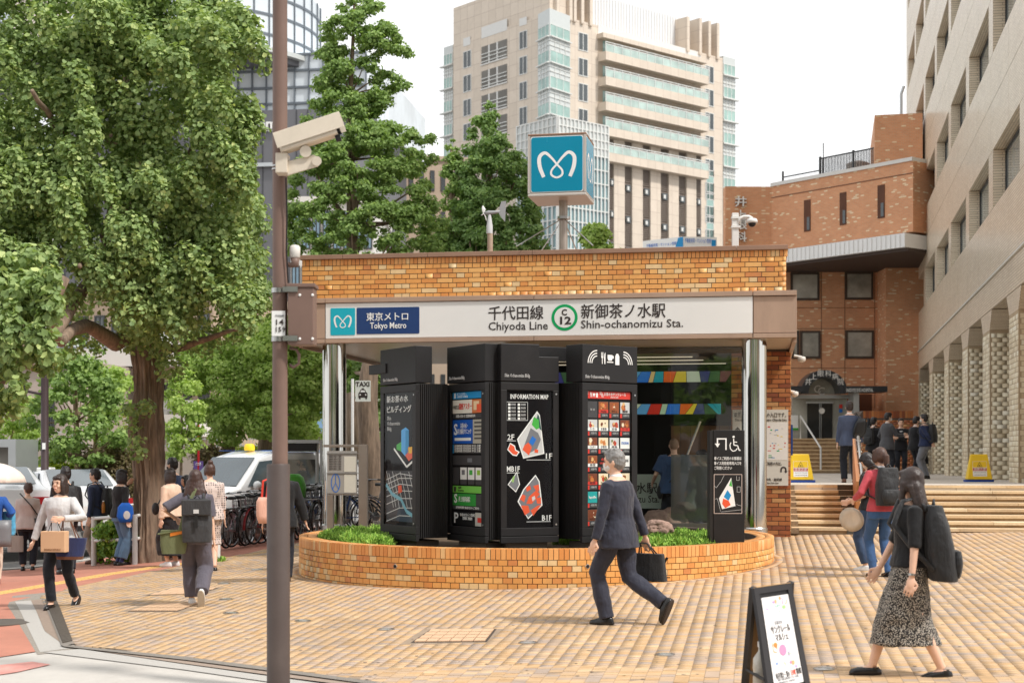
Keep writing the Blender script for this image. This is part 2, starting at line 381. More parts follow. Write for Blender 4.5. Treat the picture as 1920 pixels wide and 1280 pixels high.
def sheet(name,pts,m,dz=.004,kind='structure',parent=None,world=False,zf=None,step=1.0,thick=0):
 P=[gp(*p) for p in pts] if not world else[Vector((p[0],p[1],0)) for p in pts]
 bm=bmesh.new();vs_=[bm.verts.new((p.x,p.y,0)) for p in P];bm.faces.new(vs_)
 bmesh.ops.recalc_face_normals(bm,faces=bm.faces)
 x0=min(p.x for p in P);x1=max(p.x for p in P);y0=min(p.y for p in P);y1=max(p.y for p in P)
 stx=max(step,(x1-x0)/60);sty=max(step,(y1-y0)/60)
 x=math.ceil(x0/stx)*stx
 while x<x1:
  bmesh.ops.bisect_plane(bm,geom=bm.verts[:]+bm.edges[:]+bm.faces[:],plane_co=(x,0,0),plane_no=(1,0,0));x+=stx
 y=math.ceil(y0/sty)*sty
 while y<y1:
  bmesh.ops.bisect_plane(bm,geom=bm.verts[:]+bm.edges[:]+bm.faces[:],plane_co=(0,y,0),plane_no=(0,1,0));y+=sty
 bm.faces.ensure_lookup_table()
 if len(bm.faces) and bm.faces[0].normal.z<0:bmesh.ops.reverse_faces(bm,faces=bm.faces[:])
 uvl=bm.loops.layers.uv.new('UVMap')
 for f in bm.faces:
  for l in f.loops:l[uvl].uv=(l.vert.co.x*E1[0]+l.vert.co.y*E1[1],-l.vert.co.x*N1[0]-l.vert.co.y*N1[1])
 for v_ in bm.verts:v_.co.z=(zf or gz)(v_.co.x,v_.co.y)+dz
 if thick:
  ret=bmesh.ops.extrude_face_region(bm,geom=bm.faces[:])
  for g in ret['geom']:
   if isinstance(g,bmesh.types.BMVert):g.co.z+=thick
  bmesh.ops.recalc_face_normals(bm,faces=bm.faces[:])
 me=bpy.data.meshes.new(name);
 if parent:
  bmesh.ops.translate(bm,verts=bm.verts[:],vec=-wloc(parent))
 bm.to_mesh(me);bm.free();me.materials.append(m)
 o=bpy.data.objects.new(name,me);COL.objects.link(o)
 if parent:o.parent=parent
 elif kind:o['kind']=kind
 return o
sheet('ground',[(-260,-6),(260,-6),(260,700),(-260,700)],M_asph,-.05,world=True)
sheet('road',[(-60,23.2),(-9,26.5),(-4.5,31.5),(3,34.5),(30,40),(60,60),(-60,60)],M_asph,-.012,world=True)
sheet('crossing_paving',[(-400,1290),(0,1233),(72,1222),(150,1216),(345,1246),(560,1276),(900,1322),(1300,1376),(1500,1600),(-800,1600)],M_conc,.004)
sheet('red_footway',[(-500,1330),(0,1232),(72,1221),(28,1128),(82,1119),(150,1100),(240,1082),(330,1064),(420,1048),(545,1021),(640,1004),(700,996),(560,990),(400,1002),(285,1028),(150,1054),(60,1066),(-120,1078),(-420,1100)],M_red,.006)
sheet('gravel_path',[(14,1136),(24,1117),(118,1108),(130,1130),(160,1216),(70,1228)],mat('gravel_grey',S(150,142,132),.9,var=.35,vs=50),.0065)
kb=sheet('granite_kerb_band',[(28,1128),(58,1126),(82,1180),(130,1216),(75,1223),(52,1176)],M_gran,.008)
sheet('brown_paver_band',[(58,1126),(78,1124),(110,1180),(122,1214),(128,1216),(84,1184)],mat('brown_band',S(150,132,118),.7,var=.2,vs=20),.010)
sheet('kerb_path',[(120,1213),(345,1239),(560,1267),(900,1312),(1300,1366),(1300,1372),(900,1318),(560,1274),(345,1245),(150,1217)],mat('brown_band2',S(160,142,128),.7,var=.15,vs=20),.010)
sheet('white_stone_path',[(150,1218),(345,1247),(560,1277),(900,1324),(1300,1380),(1300,1390),(900,1336),(560,1288),(345,1257),(80,1224)],M_gran,.012)
sheet('road_marking',[(-40,1272),(30,1262),(95,1247),(60,1242),(-40,1252)],mat('pale_red_paint',S(214,150,140),.8,var=.35,vs=5),.012)
for poly in([(66,1062),(118,1052),(160,1051),(110,1064)],[(-30,1052),(40,1042),(66,1041),(0,1054)],[(150,1047),(200,1036),(226,1035),(186,1047)],[(-80,1014),(140,1000),(146,1003),(-70,1018)]):
 sheet('road_marking',poly,M_white,.0)
plaza=[(82,1119),(150,1100),(240,1082),(330,1064),(420,1048),(545,1021),(640,1004),(1484,1001),(2700,1001),(4200,1700),(1700,1700),(1140,1340),(900,1308),(560,1263),(345,1235),(140,1210)]
bed=sheet('plaza',plaza,M_mort,.0165)
PCX,PCY,PR,PZ=.34,21.2,3.33,.86
PG=[(gp(*p).x,gp(*p).y) for p in plaza]
def inside(x,y,poly):
 c=False;j=len(poly)-1
 for i in range(len(poly)):
  if(poly[i][1]>y)!=(poly[j][1]>y) and x<(poly[j][0]-poly[i][0])*(y-poly[i][1])/(poly[j][1]-poly[i][1])+poly[i][0]:c=not c
  j=i
 return c
covers=[]
def cover_rect(px):q=[gp(*p) for p in px];return[(a.x,a.y) for a in q]
holes=[cover_rect([(756,1210),(922,1208),(942,1180),(800,1181)]),cover_rect([(228,1150),(336,1150),(388,1131),(290,1131)]),cover_rect([(262,1120),(380,1116),(420,1103),(320,1104)])]
items=[]
st=.1125;sc=.1
for i in range(-110,170):
 for j in range(60,300):
  s_,o_2=i*st,j*sc+(.5*sc if i%2 else 0)
  x=s_*E1[0]-o_2*N1[0];y=s_*E1[1]-o_2*N1[1]
  if y<7 or y>26.5:continue
  u=CX+F*x/y;z=gz(x,y);v=CY+F*(CZ-z)/y
  if u<-60 or u>2500 or v>1330:continue
  if(x-PCX)**2+(y-PCY)**2<(PR+.13)**2:continue
  if not inside(x,y,PG) or any(inside(x,y,h) for h in holes):continue
  jz=R.gauss(0,.0009)
  tx=.02025-(.035*clampf((-x-3)/5.5) if y>17 else 0)
  items.append(((v-CY)*1.0-abs(u-CX)*.02-(900 if u>1925 or v>1285 else 0),(x,y,z+.006+jz),(st-.0045,sc-.0035,.026),TH+R.gauss(0,.004),(tx+R.gauss(0,.002),-.0271+R.gauss(0,.002))))
pieces('paver',items,M_paver,bed)
items=[]
nr=190
for k in range(nr):
 a=2*math.pi*k/nr;x=PCX+(PR+.07)*math.cos(a);y=PCY+(PR+.07)*math.sin(a)
 if y<PCY+1.2:items.append((0,(x,y,gz(x,y)+.008),(.1,.104,.024),a,(.02,-.027)))
pieces('ring_paver',items,M_paver,bed,limit=0)
dr=thing('drain_channel','long slotted iron drain between the brown paver band and the plaza tiles','drain',gp(100,1170))
sheet('frame',[(78,1124),(112,1120),(142,1208),(116,1214)],M_dgran,.016,parent=dr)
A,B,C_,D_=gp(84,1128),gp(104,1124),gp(136,1205),gp(118,1209)
for k in range(46):
 t0,t1=k/46,(k+.6)/46
 q=[A.lerp(D_,t0),B.lerp(C_,t0),B.lerp(C_,t1),A.lerp(D_,t1)]
 mb=MB();mb.hexa([(p.x,p.y,gz(p.x,p.y)+.018) for p in q]+[(p.x,p.y,gz(p.x,p.y)+.03) for p in q]);mb.build('slat',M_grat,dr)
dk=thing('slot_drain','dark slotted drain strip along the front edge of the tiled plaza','drain',gp(560,1268))
sheet('cover_strip',[(112,1211),(345,1234),(560,1262),(900,1307),(1300,1360),(1300,1368),(900,1314),(560,1268),(345,1240),(120,1215)],M_dgran,.02,parent=dk)
M_plate=mat('cover_stone',S(212,176,142),.7,var=.1,vs=10)
M_seam=mat('dark_seam',S(70,60,52),.8)
for idx,(h,lab,nx,ny) in enumerate(zip(holes,['tile inlaid access cover with steel rim in the middle of the plaza','tile inlaid access cover nearest the woman with the black rucksack','tile inlaid access cover behind the other one, left plaza'],[6,6,6],[4,3,3])):
 cx_,cy_=sum(p[0] for p in h)/4,sum(p[1] for p in h)/4
 t=thing('access_cover',lab,'cover',(cx_,cy_,gz(cx_,cy_)),group='access covers in the plaza')
 sheet('rim',h,mat('cover_rim',S(206,180,150),.5,var=.1,vs=10),.014,parent=t,world=True)
 q=[Vector((p[0],p[1],0)) for p in h];c0=sum(q,Vector())/4
 inn=[c0.lerp(p,.87) for p in q]
 sheet('seam',[(p.x,p.y) for p in inn],M_seam,.018,parent=t,world=True)
 inn=[c0.lerp(p,.82) for p in q];items=[]
 for a in range(nx):
  for b in range(ny):
   fa,fb=(a+.5)/nx,(b+.5)/ny
   p=inn[0].lerp(inn[1],fa).lerp(inn[3].lerp(inn[2],fa),fb)
   w_=(inn[1]-inn[0]).length/nx-.012;d_=(inn[3]-inn[0]).length/ny*.92-.01
   d2=inn[1]-inn[0]
   items.append((0,(p.x,p.y,gz(p.x,p.y)+.019),(w_,d_,.016),math.atan2(d2.y,d2.x),(.02,-.027)))
 pieces('inlay_tile',items,M_plate,t)
for k,(u,v,lab) in enumerate([(568,1167,'nearest the brown lamp post'),(724,1183,'left of the middle access cover'),(990,1208,'right of the middle access cover'),(1545,1258,'beside the leaning signboard'),(482,1070,'farthest, near the footway'),(420,1096,'just beyond the jumpsuit woman'),(424,1126,'behind the lifted white shoe'),(433,1152,'left of the lamp post'),(1247,1231,'in front of the walking businessman')]):
 p=gp(u,v);t=thing('ground_light','round steel ground light set in the plaza, '+lab,'ground light',p,group='round lights set in the paving')
 mb=MB();mb.lathe((p.x,p.y,p.z),[(.001,.008),(.085,.008),(.085,.026),(.07,.03),(.066,.028)],20);mb.build('ring',M_steel,t)
 mb=MB();mb.lathe((p.x,p.y,p.z),[(.064,.01),(.064,.027),(.001,.031)],16);mb.build('lens',mat('lens_grey',S(170,168,160),.15,var=.2,vs=40),t)
t=thing('manhole_cover','round dark iron manhole cover in the red footway at left edge','manhole cover',gp(2,1168))
p=gp(2,1168);mb=MB();mb.lathe((p.x,p.y,p.z),[(.001,.006),(.33,.006),(.33,.016),(.001,.017)],28);mb.build('lid',M_grat,t)
tactile=thing('tactile_strip','yellow tactile guide strip running along the red footway','tactile paving',gp(250,1072))
M_yel=mat('tactile_yellow',S(226,186,118),.75,var=.12,vs=8,grime=.25,gcol=S(180,140,100))
cv=[Vector((gp(u,v).x,gp(u,v).y,0)) for u,v in((-120,1134),(0,1113),(100,1096),(200,1078),(300,1063),(400,1051),(500,1037),(580,1024))]
def along(pts,d):
 for a,b in zip(pts,pts[1:]):
  L=(b-a).length
  if d<=L:return a+(b-a)*(d/L),(b-a).normalized()
  d-=L
 return None,None
d=.1
while True:
 p,dd=along(cv,d)
 if p is None:break
 a=math.atan2(dd.y,dd.x);mb=MB()
 me_c=Vector((p.x,p.y,gz(p.x,p.y)))
 mb.box(-.146,.146,-.146,.146,.0,.012)
 for q in(-.1,-.034,.034,.1):mb.box(-.13,.13,q-.016,q+.016,.012,.017)
 if 'tac' not in UNIT:UNIT['tac']=mb.mesh('tactile_tile',M_yel)
 o=bpy.data.objects.new('tactile_tile',UNIT['tac']);COL.objects.link(o);o.parent=tactile
 o.location=me_c-tactile.location;o.rotation_euler=(0,-(gz(p.x+.3*dd.x,p.y+.3*dd.y)-gz(p.x,p.y))/.3,a);d+=.3
kb2=thing('kerb','pale stone kerb between the red footway and the road','kerb',gp(150,1054))
kc=[Vector((gp(u,v).x,gp(u,v).y,0)) for u,v in((-420,1098),(-120,1077),(60,1065),(150,1053),(285,1027),(400,1001),(560,989),(700,995))]
d=.3
while True:
 p,dd=along(kc,d)
 if p is None:break
 z=gz(p.x,p.y)
 if 'kerb' not in UNIT:
  UNIT['kerb']=MB().box(-.295,.295,-.09,.09,-.15,.03).mesh('kerb_stone',M_gran)
 o=bpy.data.objects.new('kerb_stone',UNIT['kerb']);COL.objects.link(o);o.parent=kb2
 o.location=Vector((p.x,p.y,z))-kb2.location;o.rotation_euler=(0,0,math.atan2(dd.y,dd.x));d+=.6
sheet('far_pavement',[(-60,47),(-14,41),(2,43),(30,50),(60,70),(-60,70)],M_conc,.09,world=True,thick=-.15)
ZT=2-.58
def zter(x,y):return ZT-.006*(y-28)
SF=Fr(*[(1484-CX)/F*24.8,24.8],TH)
M_tread=piece_mat('step_stone',[(3,S(222,198,162)),(3,S(212,186,150)),(2,S(230,210,176))],.75,var=.16,vs=30,bump=.5,bs=120,grime=.35)
M_riser=mat('riser_stone',S(172,146,114),.85,var=.25,vs=6,bump=.4,bs=90,grime=.45,gcol=S(90,76,60))
steps=thing('stone_steps','broad flight of shallow granite steps up to the terrace','steps',SF.P(3,0,gz(8,24.6)))
SW=8.6
items=[]
for i in range(8):
 z1=ZT-.0925*(7-i);o1=-.43*i
 mb=MB();mb.fbox(SF,.0,SW,o1-.5,o1-.03,z1-.0925-.25,z1-.045);mb.build('riser',M_riser,steps)
 s0=0
 while s0<SW:
  L=min(R.choice((.9,1.2,1.5)),SW-s0)
  c=SF.P(s0+L/2,o1-.22,z1-.022)
  items.append((1,c,(L-.008,.45,.046),TH));s0+=L
pieces('tread',items,M_tread,steps)
items=[]
for i in range(8):
 z1=ZT-.0925*(7-i);o1=-.43*i
 q=SF.uv(1594,950,-1.5)[0]
 mb=MB();mb.fbox(SF,q-.14,q+.14,o1-.02,o1+.008,z1-.13 if i else z1-.2,z1+.004);mb.build('dark_strip',mat('dark_strip_stone',S(82,76,68),.8,var=.2,vs=20),steps)
cheek=thing('step_end_wall','stack of rough dark stone blocks ending the steps beside the orange brick','stone wall',SF.P(-.1,0,gz(4.6,24.8)))
items=[]
for i in range(8):
 z1=ZT-.0925*(7-i)
 items.append((1,SF.P(.055,-.43*i-.16,z1-.05),(.13,.5,.088),TH))
pieces('stone_block',items,mat('rough_block',S(140,124,104),.9,var=.3,vs=25,bump=.8,bs=60,grime=.4),cheek)
tf=SF.P(0,-3.05,0);tg=SF.P(SW,-3.05,0)
M_terr=brickuv('terrace_paving',.6,.6,S(205,195,183),S(192,182,170),S(150,140,128),.008,.7,off=0,bump=.1)
sheet('terrace',[(tf.x-.3,tf.y),(tg.x,tg.y),(22,30),(22,75),(4,75),(tf.x-.3,tf.y+3)],M_terr,-.25,world=True,zf=zter,thick=.25)
rail=thing('handrail','steel handrail with orange brown side plate running down the steps','handrail')
a_,b_=at(1609,990,24.7),at(1601,830,28.3)
rail.location=(a_.x,a_.y,gz(a_.x,a_.y));RLF=Fr(a_.x,a_.y,math.atan2(b_.y-a_.y,b_.x-a_.x)-math.pi/2);s_=0.
SFP=lambda s,o,z:RLF.P(s,o+.2,z)
mb=MB();z0=ZT-.0925*8+.0
mb.add([SFP(s_+.03,-.2,z0),SFP(s_+.03,-3.5,ZT),SFP(s_+.03,-3.5,ZT+.86),SFP(s_+.03,-.2,z0+.86),SFP(s_-.03,-.2,z0),SFP(s_-.03,-3.5,ZT),SFP(s_-.03,-3.5,ZT+.86),SFP(s_-.03,-.2,z0+.86)],[(0,3,2,1),(4,5,6,7),(0,4,7,3),(1,2,6,5),(3,7,6,2),(0,1,5,4)])
mb.build('side_plate',mat('orange_brown_plate',S(178,120,72),.5,var=.1),rail)
mb=MB();mb.tube([SFP(s_+.07,-.1,z0+.80),SFP(s_+.07,-.2,z0+.86),SFP(s_+.07,-3.4,ZT+.89),SFP(s_+.07,-3.6,ZT+.88)],.028,10);mb.build('rail_tube',M_steel,rail,smooth=True)
for k in range(4):
 f=.1+k*.27;mb=MB();c=SFP(s_+.07,-.2-3.2*f,z0+.86+(ZT+.89-z0-.86)*f);mb.ell(c,.05,.05,.02);mb.build('bracket',M_steel,rail,smooth=True)
# ============================================================ STATION ENTRANCE
PAL_OR=[(4,S(230,168,96)),(4,S(226,160,88)),(2.5,S(234,178,108)),(2,S(220,148,80)),(1.4,S(230,198,148)),(.5,S(208,136,80))]
PAL_SOL=[(4,S(228,158,90)),(3,S(220,146,80)),(3,S(234,170,104)),(1,S(232,190,134))]
M_brick=piece_mat('orange_brick',PAL_OR,.5,var=.1,vs=10,bump=.2,bs=70,coat=.12,grime=.32)
M_sold=piece_mat('soldier_brick',PAL_SOL,.5,var=.08,vs=10,bump=.2,bs=70,coat=.12,grime=.12)
M_joint=mat('mortar_grey',S(96,84,76),.95,var=.2,vs=10)
M_cap=mat('brown_cap',S(150,118,98),.55,var=.1,vs=3,grime=.25,gcol=S(110,90,78))
M_fasc=mat('brown_fascia',S(176,148,128),.5,var=.1,vs=2,grime=.45,gcol=S(110,92,80),stretch=(1,1,.25))
M_panel=mat('sign_white',S(236,234,230),.35,var=.03,vs=1.2,grime=.05)
M_teal=flat('metro_teal',S(34,176,196),.3);M_navy=flat('metro_navy',S(40,66,116),.3);M_wt=flat('white_print',S(240,240,238),.4)
M_txt=flat('dark_print',S(58,50,48),.4);M_grn=flat('line_green',S(0,160,90),.35)
M_blk=mat('black_metal',S(36,35,36),.45,var=.15,vs=4,spec=.3,grime=.2,gcol=S(70,68,66));M_blk2=mat('ribbed_black',S(28,27,27),.5,var=.1,vs=4)
M_chrome=mat('mirror_steel',S(205,203,198),.07,metal=1.,var=.04,vs=1.5)
M_glass=glassmat('clear_glass',(.93,.95,.94),.05)
M_dglass=glassmat('poster_glass',(.98,.99,.99),.0,ior=1.16)
planter=thing('brick_planter','low round orange brick planter in front of the station entrance','planter',(PCX,PCY,gz(PCX,PCY)))
mb=MB();n=120;vs_=[];fs=[]
for k in range(n):
 a=2*math.pi*k/n
 for r_,z_ in((PR-.012,gz(PCX+PR*math.cos(a),PCY+PR*math.sin(a))-.1),(PR-.012,PZ-.012),(PR-.25,PZ-.012),(PR-.25,PZ-.3)):vs_.append((PCX+r_*math.cos(a),PCY+r_*math.sin(a),z_))
for k in range(n):
 for j in range(3):fs.append((k*4+j,((k+1)%n)*4+j,((k+1)%n)*4+j+1,k*4+j+1))
mb.add(vs_,fs);mb.build('wall_core',M_joint,planter)
items=[];ns=330
for k in range(ns):
 a=2*math.pi*(k+.5)/ns;c,s_=math.cos(a),math.sin(a)
 if s_>.45:continue
 for rr_,w_ in((PR-.055,.11),(PR-.18,.118)):
  p=(PCX+rr_*c,PCY+rr_*s_,PZ-.065 if rr_>PR-.1 else PZ-.02)
  items.append((-s_+(.3 if rr_>PR-.1 else-1),p,(w_,2*math.pi*rr_/ns-.007,.13 if rr_>PR-.1 else .03),a))
pieces('soldier_brick',items,M_sold,planter,limit=110)
items=[];nb=176
for r_ in range(8):
 z_=PZ-.13-.0715*(r_+.5)-.003
 for k in range(nb):
  a=2*math.pi*(k+.5*(r_%2)+.2)/nb;c,s_=math.cos(a),math.sin(a)
  if s_>.3:continue
  x,y=PCX+PR*c,PCY+PR*s_
  if z_<gz(x,y)-.03:continue
  rr_=PR-.05+R.uniform(-.0015,.0015)
  items.append((-s_,(PCX+rr_*c,PCY+rr_*s_,z_),(.1,2*math.pi*PR/nb-.009,.0635),a))
pieces('brick',items,M_brick,planter,limit=300)
for u,v in((741,1061),(1102,1061)):
 a=math.atan2(-1,0)
 d=ray(u,v);b_=d.x*PCX+d.y*PCY;A_=d.x**2+d.y**2;t_=(b_-math.sqrt(b_*b_-A_*(PCX**2+PCY**2-(PR+.003)**2)))/A_
 p=at(u,v,t_*d.y);nrm=Vector((p.x-PCX,p.y-PCY,0)).normalized()
 mb=MB();mb.tube([p-nrm*.02,p+nrm*.012],[.02,.02],10);mb.build('outlet_pipe',M_blk,planter)
 mb=MB();mb.tube([p-nrm*.02,p+nrm*.004],[.033,.033],4);mb.build('outlet_patch',M_gran,planter)
soil=MB();soil.lathe((PCX,PCY,0),[(PR-.24,PZ-.3),(PR-.24,PZ-.09),(.01,PZ-.06)],60);soil.build('soil',M_earth,planter)
M_jun=piece_mat('juniper_green',[(2,S(146,186,76)),(3,S(162,200,86)),(2,S(124,168,66)),(1.2,S(186,216,108)),(.8,S(96,136,56))],.75,var=.15,bump=0)
def sprigs(name,label,blobs,n,m,size,seed,up=.7,parent=None,cat='plant'):
 rs=np.random.RandomState(seed);bl=np.array(blobs);wt=bl[:,3]*bl[:,4];wt=wt/wt.sum()
 idx=rs.choice(len(bl),n,p=wt);B=bl[idx]
 d=rs.randn(n,3);d[:,2]=np.abs(d[:,2])*1.0;d/=np.linalg.norm(d,axis=1)[:,None]
 rr=rs.uniform(.72,1.05,n)[:,None]
 C=B[:,:3]+d*rr*B[:,3:6]
 ax=d*(1-up)+np.array([0,0,up])+rs.randn(n,3)*.45;ax/=np.linalg.norm(ax,axis=1)[:,None]
 sd=np.cross(ax,rs.randn(n,3));sd/=np.linalg.norm(sd,axis=1)[:,None]
 L=(size*rs.uniform(.6,1.3,n))[:,None]
 V=np.stack([C-sd*L*.22,C+sd*L*.22,C+ax*L+sd*L*.06,C+ax*L-sd*L*.06],1).reshape(-1,3)
 me=fastmesh(name,V,np.arange(n*4).reshape(-1,4),m,rs.rand(n)*.99+.005)
 o=bpy.data.objects.new(name,me);COL.objects.link(o)
 if parent:o.parent=parent;o.location=-wloc(parent);o['kind']='stuff'
 else:o['label']=label;o['category']=cat
 return o
bl=[]
for k in range(70):
 u=R.uniform(588,726);D=R.uniform(18.9,21.6);x=(u-CX)/F*D
 if(x-PCX)**2+(D-PCY)**2<(PR-.38)**2:bl.append((x,D,PZ-.06,.2,.2,R.uniform(.08,.17)))
hedge1=sprigs('juniper_hedge','bright green juniper cover filling the left end of the brick planter',bl,26000,M_jun,.045,5)
bl=[]
for k in range(60):
 u=R.uniform(1205,1352);D=R.uniform(18.6,20.9);x=(u-CX)/F*D
 if(x-PCX)**2+(D-PCY)**2<(PR-.38)**2:bl.append((x,D,PZ-.07,.18,.18,R.uniform(.08,.16)))
hedge2=sprigs('juniper_hedge','bright green juniper cover in the right end of the planter by the rock',bl,18000,M_jun,.045,6)
bl=[(at(940,1020,19.6).x+R.uniform(-.35,.35),19.9,PZ-.08,.1,.1,.08) for k in range(4)]+[(at(1062,1020,19.9).x+R.uniform(-.1,.1),19.9,PZ-.08,.1,.1,.1) for k in range(3)]
hedge3=sprigs('juniper_hedge','small green tufts showing between the feet of the black information pillars',bl,2600,M_jun,.04,7)
def rock(c,rx,ry,rz,label,seed=1):
 bm=bmesh.new();bmesh.ops.create_icosphere(bm,subdivisions=4,radius=1)
 for v_ in bm.verts:
  q=v_.co.copy();f_=1+.28*noise.noise(q*1.3+Vector((seed,0,0)))+.1*noise.noise(q*4+Vector((seed,3,0)))+.04*noise.noise(q*11)
  v_.co=Vector((q.x*rx*f_,q.y*ry*f_,q.z*rz*f_))
 me=bpy.data.meshes.new('rock');bm.to_mesh(me);bm.free();me.materials.append(mat('pink_rock',S(168,138,124),.9,var=.3,vs=9,bump=.8,bs=30,grime=.3))
 o=bpy.data.objects.new('rock',me);COL.objects.link(o);o.location=c;tag(o,label,'rock');return o
rock(at(1232,992,20.2),.2,.2,.15,'pinkish rock lying in the planter beside the businessman',2)
FS=Fr(3.632,22.4,TH)
def z_(v,o=.3,u=1010):return FS.uv(u,v,o)[1]
def s_at(u,v=700,o=.3):return FS.uv(u,v,o)[0]
ent=thing('station_entrance','orange brick station entrance canopy with long white sign on chrome columns','station entrance',FS.P(-3,0,gz(1,22)))
sL,sR=s_at(557),s_at(1494)
zt0,zt1,zb0,zb1=z_(562),z_(552.5),z_(630),z_(638.5)
sp0,sp1=s_at(610.5),s_at(1411)
BACK=-5.2
mb=MB();mb.fbox(FS,sL,sR,BACK,.22,zb1+.0,zb1+.045);mb.build('soffit',mat('soffit_cream',S(214,204,188),.3,var=.05,vs=1.5,spec=.5),ent)
mb=MB();mb.fbox(FS,sL+.02,sR-.02,-.0,.24,zb1+.047,zt1-.05);mb.build('fascia_core',M_fasc,ent)
for(a,b,c,d,nm) in((sL,sR,zt0+.004,zt1,'fascia_ledge'),(sL,sR,zb1,zb0-.004,'fascia_bottom_rail')):
 for f0,f1 in((a,sp0-.006),(sp0+.002,(sp0+sp1)/2-.004),((sp0+sp1)/2+.004,sp1-.002),(sp1+.01,b)):
  mb=MB();mb.fbox(FS,f0,f1,.2,.33,c,d);mb.build(nm,M_fasc,ent,bevel=.004)
for f0,f1 in((sL,sp0-.012),(sp1+.014,sR)):
 mb=MB();mb.fbox(FS,f0,f1,.2,.3,zb0+.006,zt0-.004);mb.build('fascia_end_panel',M_fasc,ent,bevel=.004)
for a,b in((sL,sL+.06),(sR-.06,sR)):
 mb=MB();mb.fbox(FS,a,b,BACK,.2,zb1-.06,zt1);mb.build('side_fascia',M_fasc,ent)
mb=MB();mb.fbox(FS,sL,sR,BACK,.19,zt1-.06,zt1-.002);mb.build('roof_deck',M_cap,ent)
sign=MB();sign.fbox(FS,sp0,sp1,.22,.305,zb0+.004,zt0-.002)
sg=sign.build('sign_panel',M_panel,ent,bevel=.004)
def rrect(fr,s0,s1,z0,z1,o0,o1,r,m,name,parent,n=5):
 poly=[]
 for cx,cz,a0 in((s1-r,z0+r,-90),(s1-r,z1-r,0),(s0+r,z1-r,90),(s0+r,z0+r,180)):
  for k in range(n+1):a=rad(a0+90*k/n);poly.append((cx+r*math.cos(a),cz+r*math.sin(a)))
 mb=MB();mb.fprism(fr,poly,o0,o1);return mb.build(name,m,parent)
def logo(fr,s,z,o,size,m,parent,name='logo'):
 """the looped M emblem as a ribbon"""
 ctl=[(-.9,-.62,.2),(-.97,-.1,.21),(-.9,.4,.19),(-.62,.62,.16),(-.3,.38,.125),(0,.02,.1),(.26,-.27,.1),(.27,-.52,.11),(0,-.66,.1),(-.27,-.52,.11),(-.26,-.27,.1),(0,.02,.1),(.3,.38,.125),(.62,.62,.16),(.9,.4,.19),(.97,-.1,.21),(.9,-.62,.2)]
 ctl[0]=(-.68,-.62,.18);ctl[1]=(-.88,-.1,.2);ctl[-1]=(.68,-.62,.18);ctl[-2]=(.88,-.1,.2)
 def cr(p0,p1,p2,p3,t):return tuple(.5*((2*b)+(-a+c)*t+(2*a-5*b+4*c-d)*t*t+(-a+3*b-3*c+d)*t**3) for a,b,c,d in zip(p0,p1,p2,p3))
 pts=[]
 for i in range(len(ctl)-1):
  p=[ctl[max(i-1,0)],ctl[i],ctl[i+1],ctl[min(i+2,len(ctl)-1)]]
  for k in range(6):pts.append(cr(*p,k/6))
 pts.append(ctl[-1]);mb=MB()
 for i in range(len(pts)-1):
  a,b=pts[i],pts[i+1]
  def side(q,i):
   p0,p1=pts[max(i-1,0)],pts[min(i+1,len(pts)-1)]
   dx,dz=p1[0]-p0[0],p1[1]-p0[1];L=math.hypot(dx,dz) or 1
   return(-dz/L*q[2]*.5,dx/L*q[2]*.5)
  na,nb_=side(a,i),side(b,i+1);k_=size/2;e=(i%2)*.0002+.00005*i
  q=[(a[0]-na[0],a[1]-na[1]),(b[0]-nb_[0],b[1]-nb_[1]),(b[0]+nb_[0],b[1]+nb_[1]),(a[0]+na[0],a[1]+na[1])]
  mb.add([fr.P(s+x*k_,o+.002+e*.05,z+y*k_) for x,y in q],[(0,1,2,3)])
 return mb.build(name,m,parent)
q0=FS.uv(620,578,.3);q1=FS.uv(666,628,.3)
rrect(FS,q0[0],q1[0],q1[1],q0[1],.303,.31,.015,M_teal,'emblem_plate',sg)
logo(FS,(q0[0]+q1[0])/2,(q0[1]+q1[1])/2,.31,(q1[0]-q0[0])*.72,M_wt,sg)
p0=FS.uv(669,577,.3);p1=FS.uv(786.5,625,.3)
rrect(FS,p0[0],p1[0],p1[1],p0[1],.303,.31,.015,M_navy,'name_plate',sg)
def ut(body,u0,u1,v0,v1,fr,o,m,parent,bold=.0,align='CENTER',k=1.12,**kw):
 """lettering filling the pixel box u0..u1, v0..v1 of the photograph on frame fr"""
 a=fr.uv(u0,(v0+v1)/2,o);b=fr.uv(u1,(v0+v1)/2,o);t=fr.uv((u0+u1)/2,v0,o)[1];bt=fr.uv((u0+u1)/2,v1,o)[1]
 return text(body,fr,(a[0]+b[0])/2,(a[1]+b[1])/2,o,(t-bt)*k,m,parent,bold,width=b[0]-a[0],**kw)
ut('東京メトロ',688,766,587,602,FS,.311,M_wt,sg,.022)
ut('Tokyo Metro',694,762,604,617,FS,.311,M_wt,sg,.012,k=1.25)
ut('千代田線',916,1018.5,576,601,FS,.306,M_txt,sg,.018)
ut('Chiyoda Line',916,1027,603,620,FS,.306,M_txt,sg,.006,k=1.25)
ut('新御茶ノ水駅',1089.5,1247.5,572,598,FS,.306,M_txt,sg,.018)
ut('Shin-ochanomizu Sta.',1089.5,1281,599,616,FS,.306,M_txt,sg,.006,k=1.25)
c=FS.uv(1058.5,595,.31);r_=(FS.uv(1083,595,.31)[0]-FS.uv(1034,595,.31)[0])/2
poly=[(c[0]+r_*math.cos(a),c[1]+r_*math.sin(a)) for a in[2*math.pi*k/40 for k in range(40)]]
mb=MB();mb.fprism(FS,poly,.303,.3085);mb.build('ring',M_grn,sg)
poly=[(c[0]+r_*.78*math.cos(a),c[1]+r_*.78*math.sin(a)) for a in[2*math.pi*k/40 for k in range(40)]]
mb=MB();mb.fprism(FS,poly,.305,.3105);mb.build('ring_centre',M_panel,sg)
